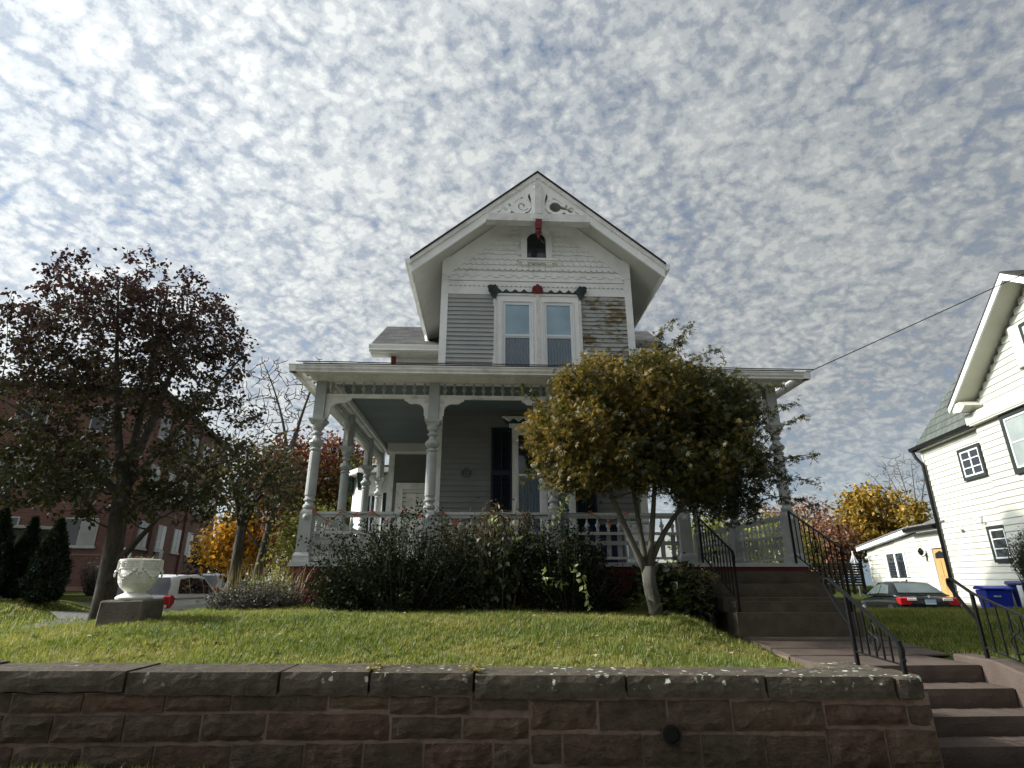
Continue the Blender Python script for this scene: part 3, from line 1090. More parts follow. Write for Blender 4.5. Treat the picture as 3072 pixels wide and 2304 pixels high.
mb = MB().box(WX0 + 0.16, WX1 - 0.16, WY - 0.022, WY + 0.01, 7.60, 7.80)
mb.build('frieze_board', M['white'], H)
# board with a row of small notches along its foot
pts = [(WX0 + 0.16, 7.932), (WX1 - 0.16, 7.932)]
x = WX1 - 0.16
pts.append((x, 7.80))
nn = 38
wd = (WX1 - WX0 - 0.32) / nn
for i in range(nn):
    xa = WX1 - 0.16 - i * wd
    pts += [(xa - wd * 0.28, 7.80), (xa - wd * 0.5, 7.835), (xa - wd * 0.72, 7.80)]
pts.append((WX0 + 0.16, 7.80))
MB().prism(pts, 'y', WY - 0.034, WY - 0.002).build('notched_board', M['white'], H)

# gable shingles: rows of fish scales, squares and plain courses
gf = MB().prism([(WX0 + 0.1, 7.93), (WX1 - 0.1, 7.93), (WX1 - 0.1, 8.15), (CX, 9.9), (WX0 + 0.1, 8.15)], 'y', WY + 0.002, WY + 0.02).build('gable_field', M['white'], H)
SW = 0.135


def shingle(kind):
    w = SW / 2 - 0.0012
    if kind == 'scale':
        bot = [(w * math.cos(a), 0.055 + 0.055 * math.sin(a)) for a in [math.pi + math.pi * k / 6 for k in range(7)]]
    elif kind == 'short':
        bot = [(-w, 0.055), (w, 0.055)]
    else:
        bot = [(-w, 0.0), (w, 0.0)]
    poly = bot + [(w, 0.17), (-w, 0.17)]
    m_ = MB().prism(poly, 'y', -0.014, 0)
    # thicker at the butt
    m_.v = [(x, y - 0.042 * (1 - z / 0.17) if y < -0.001 else y, z) for x, y, z in m_.v]
    return m_.mesh('shingle', M['white'])


sh = {k: shingle(k) for k in ('scale', 'short', 'plain')}
rowz = [(7.94, 'plain'), (8.035, 'square'), (8.225, 'scale'), (8.362, 'scale'), (8.50, 'scale'), (8.622, 'step'), (8.75, 'scale'), (8.885, 'scale'), (9.01, 'plain'), (9.14, 'scale'), (9.27, 'scale'), (9.40, 'scale'), (9.53, 'scale'), (9.66, 'scale')]
for k, (z, kind) in enumerate(rowz):
    xl = max(WX0 + 0.14, -1.0 + (z - 8.12) / 0.842 - 0.02)
    xr = 2 * CX - xl
    n_ = int((xr - xl) / SW) + 1
    x0 = CX - n_ * SW / 2 + (SW / 2 if k % 2 else 0)
    for i in range(n_ + 1):
        x = x0 + i * SW
        if x < xl or x > xr:
            continue
        if 0.74 < x < 1.40 and 8.45 < z < 9.42:
            continue
        kk = 'scale' if kind == 'scale' else 'plain' if kind == 'plain' else ('short' if i % 2 else 'plain')
        if kind == 'step':
            kk = 'short' if (i // 2) % 2 else 'plain'
        inst('shingle', sh[kk], gf, (x, WY - 0.001, z + (0.03 if kind == 'step' and kk == 'plain' else 0)), (0, R.uniform(-.012, .012), 0))
# rake boards on the wall face
mb = MB().prism([(WX0 + 0.001, 8.40), (CX, 10.252), (CX, 9.82), (-1.0, 8.07), (WX0 + 0.001, 8.07)], 'y', WY - 0.05, WY - 0.002)
mb.build('rake_board', M['white'], H)
MB().prism([(2 * CX - a, b) for a, b in [(WX0 + 0.001, 8.40), (CX, 10.252), (CX, 9.82), (-1.0, 8.07), (WX0 + 0.001, 8.07)]], 'y', WY - 0.052, WY - 0.002).build('rake_board', M['white'], H)

# roof of the main gable
SL = 0.846


def zt(x, top=10.53):
    return top - SL * abs(x - CX)


XE = 2.84
rp = []
for sgn in (-1, 1):
    x_e = CX + sgn * XE
    body = [(x_e, zt(x_e)), (CX, zt(CX)), (CX, zt(CX) - 0.27), (x_e, zt(x_e) - 0.20)]
    ro = MB().prism(body, 'y', 10.95, 15.6).build('roof', M['soffit'], H)
    MB().prism([(x_e - (-sgn) * 0.03, zt(x_e) - 0.02), (CX, zt(CX) + 0.006), (CX, zt(CX) + 0.05), (x_e + sgn * 0.03, zt(x_e) + 0.02)], 'y', 10.84, 15.6).build('roof_covering', M['roof_edge'], ro)
    # barge board in two steps
    MB().prism([(x_e, zt(x_e) - 0.02), (CX, zt(CX) - 0.003), (CX, zt(CX) - 0.37), (x_e + sgn * 0.0, zt(x_e) - 0.33)], 'y', 10.90, 10.95).build('barge_board', M['white'], H)
    MB().prism([(x_e + sgn * 0.02, zt(x_e) - 0.02), (CX, zt(CX) - 0.002), (CX, zt(CX) - 0.135), (x_e + sgn * 0.02, zt(x_e) - 0.135)], 'y', 10.862, 10.90).build('barge_moulding', M['white_old'], H)
    # eave gutter and fascia along the sides
    gx = x_e + sgn * 0.01
    g2 = [(gx, 7.97), (gx + sgn * 0.12, 8.02), (gx + sgn * 0.13, 8.09), (gx + sgn * 0.115, 8.13), (gx, 8.13)]
    MB().prism(g2, 'y', 10.88, 15.4).build('gutter', M['white'], H)
    MB().prism([(gx, 7.84), (gx - sgn * 0.03, 7.82), (gx - sgn * 0.05, 8.1), (gx, 8.1)], 'y', 10.95, 15.4).build('fascia', M['white_old'], H)
# downpipe elbow under the left gutter
MB().tube([(-1.80, 14.75, 7.98), (-1.80, 14.75, 7.86), (-1.70, 14.72, 7.76), (-1.3, 14.6, 7.56), (-1.16, 14.55, 7.5)], 0.045, 8).build('downpipe', M['white'], H, smooth=True)

# pierced gable ornament
mb = MB()
mb.box(-0.06, 2.20, 10.80, 10.90, 9.20, 9.335)
mb.box(0.93, 1.23, 10.788, 10.90, 9.192, 9.30)
orn = mb.build('gable_ornament', M['white_old'], H)
MB().box(-0.12, 2.26, 10.80, 11.02, 9.14, 9.198).build('ledge', M['white_old'], orn)
MB().prism([(1.0, 9.336), (1.16, 9.336), (1.16, 10.06), (1.175, 10.12), (1.08, 10.21), (0.985, 10.12), (1.0, 10.06)], 'y', 10.79, 10.90).build('king_post', M['white_old'], orn)


def cut(plate, cutter):
    md = plate.modifiers.new('cut', 'BOOLEAN')
    md.operation = 'DIFFERENCE'
    md.solver = 'EXACT'
    md.object = cutter
    bpy.context.view_layer.update()
    dg = bpy.context.evaluated_depsgraph_get()
    me = bpy.data.meshes.new_from_object(plate.evaluated_get(dg))
    plate.modifiers.clear()
    plate.data = me
    bpy.data.objects.remove(cutter)


def strip(path, w0, w1):
    """slit of varying width along a path in xz"""
    L1, L2 = [], []
    n_ = len(path)
    for i, (x, z) in enumerate(path):
        a = path[max(0, i - 1)]
        b = path[min(n_ - 1, i + 1)]
        dx, dz = b[0] - a[0], b[1] - a[1]
        l = math.hypot(dx, dz) or 1
        w = w0 + (w1 - w0) * i / (n_ - 1)
        L1.append((x - dz / l * w / 2, z + dx / l * w / 2))
        L2.append((x + dz / l * w / 2, z - dx / l * w / 2))
    return L1 + L2[::-1]


def arc(cx_, cz, r, a0, a1, n_=14, r1=None):
    r1 = r if r1 is None else r1
    return [(cx_ + (r + (r1 - r) * k / n_) * math.cos(rad(a0 + (a1 - a0) * k / n_)), cz + (r + (r1 - r) * k / n_) * math.sin(rad(a0 + (a1 - a0) * k / n_))) for k in range(n_ + 1)]


for side in (-1, 1):
    def X_(x):
        return CX + side * x
    tri = [(X_(0.08), 9.335), (X_(1.13), 9.335), (X_(0.08), 10.19)]
    plate = MB().prism(tri, 'y', 10.865, 10.895).build('pierced_panel', M['white'], orn)
    shapes = []
    # u grows away from the king post, w up
    if side < 0:
        shapes.append(strip(arc(0.36, 9.585, 0.145, 200, 560, 26, 0.02), 0.016, 0.035))
        shapes.append(strip(arc(0.745, 9.485, 0.055, 90, -250, 16, 0.012), 0.012, 0.022))
    else:
        shapes.append(arc(0.40, 9.575, 0.135, 0, 345, 18))
        shapes.append(arc(0.76, 9.50, 0.075, 0, 345, 12))
        shapes.append([(0.50, 9.52), (0.70, 9.49), (0.68, 9.55), (0.52, 9.62)])
    shapes.append(strip(arc(0.36, 9.585, 0.20, 100, 20, 10), 0.014, 0.014))
    shapes.append(strip(arc(0.36, 9.585, 0.20, 172, 115, 8), 0.014, 0.014))
    shapes.append(strip(arc(0.36, 9.585, 0.205, 255, 190, 8), 0.05, 0.012))
    shapes.append(strip(arc(0.745, 9.485, 0.095, 70, -20, 8), 0.012, 0.012))
    shapes.append([(0.20, 9.95), (0.235, 9.86), (0.21, 9.76), (0.155, 9.66), (0.165, 9.80)])
    shapes.append([(0.30, 9.87), (0.34, 9.835), (0.46, 9.80), (0.37, 9.80)])
    shapes.append([(0.655, 9.66), (0.62, 9.58), (0.66, 9.56), (0.71, 9.605)])
    shapes.append([(0.61, 9.45), (0.52, 9.385), (0.66, 9.385)])
    shapes.append([(0.86, 9.47), (0.98, 9.385), (0.865, 9.40)])
    for k, s_ in enumerate(shapes):
        cu = MB().prism([(X_(a), b) for a, b in s_], 'y', 10.84, 10.92).build('cutter', M['white'], orn)
        cut(plate, cu)
pen = MB()
pen.sq([(0.145, 9.19), (0.145, 9.03), (0.12, 9.02), (0.12, 8.99), (0.145, 8.975), (0.13, 8.94), (0.06, 8.93)], (1.08, 10.86, 0))
pen.lathe([(0.035, 8.95), (0.035, 8.915), (0.075, 8.895), (0.08, 8.87), (0.05, 8.84), (0.03, 8.815), (0.045, 8.80), (0.03, 8.77), (0.008, 8.71)], 12, (1.08, 10.86, 0))
pen.build('pendant', M['red'], orn)

# arched attic window
def arch(w, zs, z0, n_=14):
    pts_ = [(CX - w, z0)] + [(CX - w * math.cos(math.pi * k / n_), zs + w * math.sin(math.pi * k / n_)) for k in range(n_ + 1)] + [(CX + w, z0)]
    return pts_


out_, in_ = arch(0.365, 9.09, 8.50), arch(0.225, 9.05, 8.50)
mb = MB()
n = len(out_)
vs = []
for y in (WY - 0.065, WY + 0.01):
    vs += [(a, y, b) for a, b in out_] + [(a, y, b) for a, b in in_]
fs = []
for i in range(n - 1):
    fs += [(i, i + 1, n + i + 1, n + i), (2 * n + i, 3 * n + i, 3 * n + i + 1, 2 * n + i + 1), (i, 2 * n + i, 2 * n + i + 1, i + 1), (n + i, n + i + 1, 3 * n + i + 1, 3 * n + i)]
mb.add(vs, fs)
aw = mb.build('attic_window', M['white'], H)
MB().prism(arch(0.23, 9.05, 8.79), 'y', WY - 0.02, WY - 0.012).build('pane', M['glass'], aw)
MB().prism([(CX - .225, 8.50), (CX + .225, 8.50), (CX + .225, 8.785), (CX - .225, 8.785)], 'y', WY - 0.026, WY - 0.018).build('pane', glass_('attic_lower_glass', (0.05, 0.055, 0.065), 0.1), aw)
mb = MB()
mb.box(CX - .225, CX - .205, WY - .04, WY - .015, 8.5, 9.06)
mb.box(CX + .205, CX + .225, WY - .04, WY - .015, 8.5, 9.06)
mb.box(CX - .225, CX + .225, WY - .04, WY - .015, 8.775, 8.80)
mb.build('sash', M['green'], aw)
mb = MB()
mb.box(CX - .46, CX + .46, WY - 0.17, WY, 8.455, 8.50)
mb.box(CX - .43, CX + .43, WY - 0.13, WY, 8.41, 8.455)
mb.build('sill', M['white'], aw)
for s_ in (-1, 1):
    MB().prism([(WY, 8.41), (WY - 0.12, 8.41), (WY - 0.11, 8.36), (WY - 0.05, 8.33), (WY, 8.32)], 'x', CX + s_ * 0.28 - 0.075, CX + s_ * 0.28 + 0.075).build('sill_bracket', M['white'], aw)

# paired upper windows
uw = MB()
for a, b_ in ((0.12, 0.30), (0.945, 1.235), (1.88, 2.05)):
    uw.box(a, b_, WY - 0.075, WY + 0.02, 5.5, 7.40)
uw.box(0.12, 2.05, WY - 0.075, WY + 0.02, 7.402, 7.595)
uw.box(0.075, 0.119, WY - 0.06, WY + 0.02, 7.28, 7.50)
uw.box(0.075, 0.119, WY - 0.06, WY + 0.02, 5.5, 6.05)
uw.box(2.051, 2.095, WY - 0.06, WY + 0.02, 5.5, 6.05)
uw = uw.build('window_casing', M['white'], H)
mb = MB()
for a, b_ in ((0.09, 0.16), (1.05, 1.13), (2.01, 2.08)):
    mb.box(a, b_, WY - 0.095, WY - 0.072, 5.5, 7.545)
mb.box(0.09, 2.08, WY - 0.098, WY - 0.07, 7.545, 7.598)
for a, b_ in ((0.255, 0.28), (0.97, 0.995), (1.185, 1.21), (1.90, 1.925)):
    mb.box(a, b_, WY - 0.084, WY - 0.074, 5.5, 7.40)
mb.build('moulding', M['white_old'], uw)
for xa in (0.302, 1.237):
    xb = xa + 0.64
    w = MB()
    w.box(xa, xa + 0.05, WY - 0.045, WY + 0.02, 5.5, 7.40)
    w.box(xb - 0.05, xb, WY - 0.045, WY + 0.02, 5.5, 7.40)
    w.box(xa + 0.051, xb - 0.051, WY - 0.045, WY + 0.02, 7.335, 7.40)
    w.box(xa + 0.051, xb - 0.051, WY - 0.043, WY + 0.02, 6.555, 6.60)
    w.box(xa + 0.051, xb - 0.051, WY - 0.03, WY + 0.02, 6.52, 6.554)
    w = w.build('window', M['vinyl'], H)
    MB().box(xa + 0.05, xb - 0.05, WY - 0.022, WY - 0.016, 6.60, 7.335).build('pane', M['glass_blue'], w)
    MB().box(xa + 0.05, xb - 0.05, WY - 0.012, WY - 0.006, 5.5, 6.52).build('pane', M['glass_lace'], w)

# window crowns: dark green saw-tooth cresting with leafy ends and a red palmette
def crown(x0, x1, z, y, cut_=False):
    c_ = MB().box(x0 + 0.07, x1 - 0.07, y - 0.05, y, z, z + 0.035)
    xm = (x0 + x1) / 2
    for s__ in (-1, 1):
        for k in range(3):
            x = xm + s__ * (0.31 + 0.205 * k)
            if xm + s__ * (0.31 + 0.205 * k + 0.1) > x1 or xm + s__ * (0.31 + 0.205 * k) - 0.1 < x0:
                continue
            c_.prism([(x - 0.075, z + 0.036), (x + 0.075, z + 0.036), (x, z + 0.105)], 'y', y - 0.045, y - 0.005)
    c_ = c_.build('window_crown', M['green'], H)
    for s__, xe in ((-1, x0), (1, x1)):
        e = [(0.0, -0.16), (0.05, -0.11), (0.10, -0.05), (0.125, 0.02), (0.165, 0.06), (0.16, 0.12), (0.185, 0.16), (0.12, 0.20), (0.06, 0.185), (0.0, 0.205), (-0.02, 0.17), (-0.07, 0.10), (-0.13, 0.04), (-0.06, -0.005), (-0.03, -0.08)]
        MB().prism([(xe + s__ * (a + 0.0), z + b) for a, b in e], 'y', y - 0.075, y - 0.005).build('leaf_ornament', M['green'], c_)
        for k in range(4):
            MB().bar((xe + s__ * (0.03 + 0.035 * k), y - 0.08, z - 0.04 + 0.03 * k), (xe + s__ * (0.06 + 0.033 * k), y - 0.085, z + 0.15), 0.014, 0.02, (0, 1, 0)).build('leaf_rib', M['green'], c_)
    pal = [(-0.12, 0), (0.12, 0), (0.135, 0.05), (0.10, 0.08), (0.125, 0.12), (0.09, 0.15), (0.10, 0.175), (0.05, 0.18), (0.03, 0.215), (0.0, 0.225), (-0.03, 0.215), (-0.05, 0.18), (-0.10, 0.175), (-0.09, 0.15), (-0.125, 0.12), (-0.10, 0.08), (-0.135, 0.05)]
    pp = MB().prism([(xm + a, z + b) for a, b in pal], 'y', y - 0.09, y - 0.02).build('palmette', M['red'], c_)
    for a in (-50, -25, 0, 25, 50):
        MB().bar((xm, y - 0.095, z + 0.02), (xm + 0.14 * math.sin(rad(a)), y - 0.10, z + 0.04 + 0.13 * math.cos(rad(a))), 0.022, 0.02, (0, 1, 0)).build('petal', M['red'], pp)
    return c_


crown(0.12, 2.05, 7.60, WY - 0.055)

# lower front window with louvred shutters
lw = MB()
lw.box(0.50, 0.60, WY - 0.07, WY + 0.02, 2.02, 4.34)
lw.box(1.69, 1.79, WY - 0.07, WY + 0.02, 2.02, 4.34)
lw.box(0.44, 1.85, WY - 0.075, WY + 0.02, 4.34, 4.52)
lw.box(1.10, 1.19, WY - 0.07, WY + 0.02, 2.02, 4.338)
lw.box(0.46, 1.83, WY - 0.12, WY + 0.02, 1.96, 2.02)
lw = lw.build('window', M['white_old'], H)
for xa in (0.60, 1.19):
    mb = MB()
    xb = xa + 0.50
    mb.box(xa, xa + 0.035, WY - 0.04, WY + 0.01, 2.02, 4.34)
    mb.box(xb - 0.035, xb, WY - 0.04, WY + 0.01, 2.02, 4.34)
    mb.box(xa + 0.036, xb - 0.036, WY - 0.04, WY + 0.01, 4.28, 4.34)
    mb.box(xa + 0.036, xb - 0.036, WY - 0.038, WY + 0.01, 3.42, 3.46)
    mb.build('sash', M['vinyl'], lw)
    MB().box(xa + 0.03, xb - 0.03, WY - 0.02, WY - 0.014, 3.46, 4.28).build('pane', M['glass'], lw)
    MB().box(xa + 0.03, xb - 0.03, WY - 0.012, WY - 0.006, 2.02, 3.42).build('pane', M['glass_lace'], lw)
mb = MB().prism([(0.29, 4.665), (2.0, 4.665), (2.0, 4.63)] + [p for i in range(8) for p in ((1.97 - i * 0.205, 4.63), (1.97 - i * 0.205 - 0.1, 4.55))] + [(0.32, 4.63), (0.29, 4.63)], 'y', WY - 0.13, WY - 0.09)
mb.build('saw_tooth_board', M['white_old'], lw)
MB().prism([(0.31, 4.64), (1.98, 4.64), (1.92, 4.52), (0.37, 4.52)], 'y', WY - 0.085, WY - 0.02).build('crown_board', M['green'], lw)
louv = MB().prism([(-0.022, -0.014), (-0.018, -0.018), (0.014, 0.012), (0.010, 0.016)], 'x', -0.17, 0.17).mesh('louvre', M['shutter'])
for xa in (0.065, 1.79):
    mb = MB()
    xb = xa + 0.43
    y0, y1 = WY - 0.085, WY - 0.04
    mb.box(xa, xa + 0.045, y0, y1, 2.05, 4.42)
    mb.box(xb - 0.045, xb, y0, y1, 2.05, 4.42)
    for za, zb in ((2.05, 2.15), (3.42, 3.52), (4.35, 4.42)):
        mb.box(xa + 0.046, xb - 0.046, y0 + 0.002, y1, za, zb)
    mb.box(xa + 0.205, xa + 0.225, y0 - 0.008, y0 + 0.01, 2.2, 3.4)
    mb.box(xa + 0.205, xa + 0.225, y0 - 0.008, y0 + 0.01, 3.55, 4.33)
    so = mb.build('shutter', M['shutter'], H)
    MB().box(xa + 0.02, xb - 0.02, y1 - 0.004, y1 + 0.001, 2.06, 4.40).build('shutter_back', M['shutter'], so)
    for za, zb in ((2.16, 3.41), (3.53, 4.34)):
        z = za + 0.02
        while z < zb - 0.01:
            inst('louvre', louv, so, ((xa + xb) / 2, (y0 + y1) / 2, z))
            z += 0.042
# oval number plaque beside the window
pq = MB()
n = 28
for (rx, rz_, ya, yb) in ((0.125, 0.098, WY - 0.045, WY - 0.02),):
    pq.prism([(-0.435 + rx * math.cos(2 * math.pi * k / n), 3.465 + rz_ * math.sin(2 * math.pi * k / n)) for k in range(n)], 'y', ya, yb)
pq.prism([(-0.48, 3.55), (-0.39, 3.55), (-0.405, 3.585), (-0.435, 3.575), (-0.465, 3.585)], 'y', WY - 0.044, WY - 0.02)
M['plaque'] = pm('dark_bronze_plaque', (0.05, 0.055, 0.06), 0.5, 0.2, 10, 0.1, 80, 0.4)
M['plaque_lt'] = pm('worn_plaque_relief', (0.16, 0.165, 0.17), 0.5, 0.2, 10, 0.1, 80, 0.4)
pq = pq.build('number_plaque', M['plaque'], H)
mb = MB()
for k in range(n):
    a, b_ = 2 * math.pi * k / n, 2 * math.pi * (k + 1) / n
    mb.bar((-0.435 + 0.112 * math.cos(a), WY - 0.048, 3.465 + 0.086 * math.sin(a)), (-0.435 + 0.112 * math.cos(b_), WY - 0.048, 3.465 + 0.086 * math.sin(b_)), 0.012, 0.012, (0, 1, 0))
mb.build('plaque_rim', M['plaque_lt'], pq)
MB().box(-0.50, -0.37, WY - 0.052, WY - 0.045, 3.415, 3.428).build('plaque_line', M['plaque_lt'], pq)


def text(body, size, loc, rot, mat, parent, ext=0.003):
    cu = bpy.data.curves.new('lettering', 'FONT')
    cu.body = body
    cu.size = size
    cu.extrude = ext
    cu.align_x = 'CENTER'
    cu.align_y = 'CENTER'
    tmp = bpy.data.objects.new('lettering', cu)
    COL.objects.link(tmp)
    bpy.context.view_layer.update()
    me = bpy.data.meshes.new_from_object(tmp.evaluated_get(bpy.context.evaluated_depsgraph_get()))
    bpy.data.objects.remove(tmp)
    me.materials.clear()
    me.materials.append(mat)
    return inst('lettering', me, parent, loc, rot)


text('125', 0.085, (-0.435, WY - 0.049, 3.475), (rad(90), 0, 0), M['plaque_lt'], pq)

# side wings behind
def wing(xa, xb, sgn):
    """cross gable wing, eave towards the street; xa inner, xb outer end"""
    lo, hi = min(xa, xb), max(xa, xb)
    xi = xb - sgn * 0.62
    a, b_ = min(xa, xi), max(xa, xi)
    MB().prism([(14.62, 4.6), (17.8, 4.6), (17.8, 7.4), (16.5, 8.85), (14.62, 7.4)], 'x', a, b_).build('wing_wall', M['soffit'], H)
    MB().box(xi - sgn * 0.10 if sgn > 0 else xi, xi if sgn > 0 else xi + 0.10, 14.59, 14.62, 4.9, 7.25).build('corner_board', M['white'], H)
    rf = MB().prism([(14.22, 7.40), (16.5, 9.05), (18.6, 7.40), (18.6, 7.26), (16.5, 8.88), (14.22, 7.25)], 'x', lo, hi).build('wing_roof', M['soffit'], H)
    MB().prism([(14.22, 7.44), (14.10, 7.44), (14.10, 7.41), (14.13, 7.32), (14.12, 7.28), (14.22, 7.28)], 'x', lo, hi).build('gutter', M['white'], H)
    MB().box(lo + 0.02, hi - 0.02, 14.25, 14.6, 7.235, 7.255).build('soffit_board', M['white_old'], H)
    br = MB().prism([(14.62, 7.22), (14.45, 7.22), (14.47, 7.1), (14.55, 7.0), (14.62, 6.98)], 'x', xi - 0.06, xi + 0.06).build('eave_bracket', M['red'], H)
    sm = MB().box(0, 0.296, 0, 0.18, 0, 0.011).mesh('roof_shingle', M['roof'])
    sl_ = math.atan2(9.05 - 7.40, 16.5 - 14.22)
    Ls = math.hypot(9.05 - 7.40, 2.28)
    r_ = 0
    d_ = 0.0
    while d_ < Ls - 0.1:
        x = lo + (0 if r_ % 2 else -0.15)
        y, z = 14.19 + d_ * math.cos(sl_), 7.42 + d_ * math.sin(sl_)
        while x < hi - 0.01:
            xs_ = max(x, lo)
            w_ = min(x + 0.3, hi) - xs_
            if w_ > 0.03:
                inst('roof_shingle', sm, rf, (xs_, y, z + R.uniform(0, .004)), (sl_ - 0.04, 0, 0), (w_ / 0.3, 1, 1))
            x += 0.3
        d_ += 0.143
        r_ += 1


wing(-1.0, -3.26, -1)
wing(3.2, 5.12, 1)
# end wall of the left porch with its panelled door
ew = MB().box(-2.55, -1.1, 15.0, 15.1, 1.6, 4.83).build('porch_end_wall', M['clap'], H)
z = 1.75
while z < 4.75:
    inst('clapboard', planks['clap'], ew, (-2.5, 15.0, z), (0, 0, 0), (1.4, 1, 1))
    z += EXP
MB().box(-2.64, -2.49, 14.95, 15.1, 1.66, 4.6).build('corner_board', M['white_old'], H)
MB().box(-2.72, -2.40, 14.93, 15.1, 4.60, 4.70).build('corner_board', M['white_old'], H)
dr = MB()
dr.box(-2.40, -2.22, 14.92, 15.0, 1.66, 3.82)
dr.box(-1.45, -1.27, 14.92, 15.0, 1.66, 3.82)
dr.box(-2.22, -1.45, 14.92, 15.0, 3.66, 3.82)
dr = dr.build('door_frame', M['white_old'], H)
MB().box(-2.218, -1.452, 14.97, 15.0, 1.66, 3.658).build('door', M['soffit'], dr)
for xa, xb in ((-2.12, -1.88), (-1.79, -1.55)):
    for za, zb in ((1.85, 2.5), (2.65, 3.55)):
        MB().box(xa, xb, 14.955, 14.972, za, zb).build('door_panel', M['white_old'], dr)
# bay window beyond the left porch
bay = MB()
bp = [(-2.75, 16.0), (-3.55, 16.2), (-3.98, 16.9), (-3.98, 18.2), (-2.75, 18.2)]
bay.prism(bp, 'z', 1.2, 4.25)
bay = bay.build('bay_window', M['white'], H)
MB().prism([(-2.7, 15.75), (-3.68, 15.95), (-4.28, 16.8), (-4.28, 18.2), (-2.7, 18.2)], 'z', 4.27, 4.40).build('bay_eave', M['white_old'], bay)
MB().prism([(-2.7, 15.8), (-3.6, 16.0), (-4.2, 16.85), (-4.2, 18.2), (-2.7, 18.2)], 'z', 4.402, 4.47).build('bay_roof', M['roof_edge'], bay)
for (xx, yy) in ((-3.62, 16.1), (-3.05, 15.98), (-4.02, 16.8)):
    MB().prism([(yy + .1, 4.26), (yy - 0.22, 4.26), (yy - 0.20, 4.15), (yy - 0.08, 4.05), (yy - 0.02, 3.85), (yy + 0.1, 3.8)], 'x', xx - 0.05, xx + 0.05).build('eave_bracket', M['green'], bay)
MB().prism([(-3.48, 2.3), (-3.48, 3.55), (-3.42, 3.64), (-3.25, 3.70), (-3.05, 3.66), (-2.98, 3.55), (-2.98, 2.3)], 'y', 15.96, 16.0).build('window_frame', M['white_old'], bay).rotation_euler = (0, 0, 0)
MB().prism([(-3.42, 2.35), (-3.42, 3.5), (-3.37, 3.58), (-3.25, 3.63), (-3.09, 3.6), (-3.04, 3.5), (-3.04, 2.35)], 'y', 15.945, 15.962).build('pane', M['glass'], bay)
MB().box(-3.255, -3.215, 15.93, 15.95, 2.35, 3.62).build('sash', M['vinyl'], bay)
MB().box(-2.90, -2.80, 15.88, 15.96, 2.2, 3.7).build('shutter', M['shutter'], bay)

# string of orange lights along the rail
orange = leafmat('orange_light_shade', [(0, (0.55, 0.12, 0.03)), (1, (0.75, 0.22, 0.05))], 0.5)
sl = thing('light_string', 'string of small orange lights draped along the front porch rail', 'string lights', (-1.5, 9.3, 2.38))
wp = []
spots = [-2.78, -2.55, -2.35, -2.1, -1.85, -1.6, -1.35, -1.08, -0.72, -0.5, 0.1, 0.6, 1.7, 2.0, 2.3]
for i, x in enumerate(spots):
    z = 2.44 - (0.16 if i % 4 == 1 else 0.05 if i % 2 else 0.0)
    wp.append((x, 9.335, z))
    mb = MB()
    for k in range(5):
        a = k * 2 * math.pi / 5
        mb.add([(x, 9.325, z), (x + 0.035 * math.cos(a - .4), 9.30, z + 0.035 * math.sin(a - .4)), (x + 0.05 * math.cos(a), 9.315, z + 0.05 * math.sin(a)), (x + 0.035 * math.cos(a + .4), 9.30, z + 0.035 * math.sin(a + .4))], [(0, 1, 2, 3)])
    mb.build('light_shade', orange, sl)
MB().tube(wp, 0.005, 4).build('cord', M['black'], sl)

# ------------------------------------------------------------ iron handrails
def scroll(mb_, c, u, h, w, r=0.007):
    """lyre-shaped iron scroll in the plane of u and z around c"""
    cx_, cy_, cz = c

    def P(a, z):
        return (cx_ + u[0] * a, cy_ + u[1] * a, cz + z)
    for s_ in (-1, 1):
        pts_ = []
        for k in range(13):
            t_ = k / 12
            pts_.append(P(s_ * w * (0.12 + 0.88 * math.sin(math.pi * t_) ** 0.8), -h / 2 + h * t_ * 0.55))
        mb_.tube(pts_, r, 5)
        pts_ = [P(s_ * w * 0.75 * math.sin(math.pi * (0.15 + 0.85 * k / 9)), h * (0.05 + 0.42 * k / 9)) for k in range(10)]
        mb_.tube(pts_, r, 5)
        pts_ = [P(s_ * (w * 0.45 + w * 0.3 * math.cos(a)), h * 0.02 + w * 0.3 * math.sin(a)) for a in [k * 0.55 for k in range(10)]]
        mb_.tube(pts_, r * 0.9, 5)


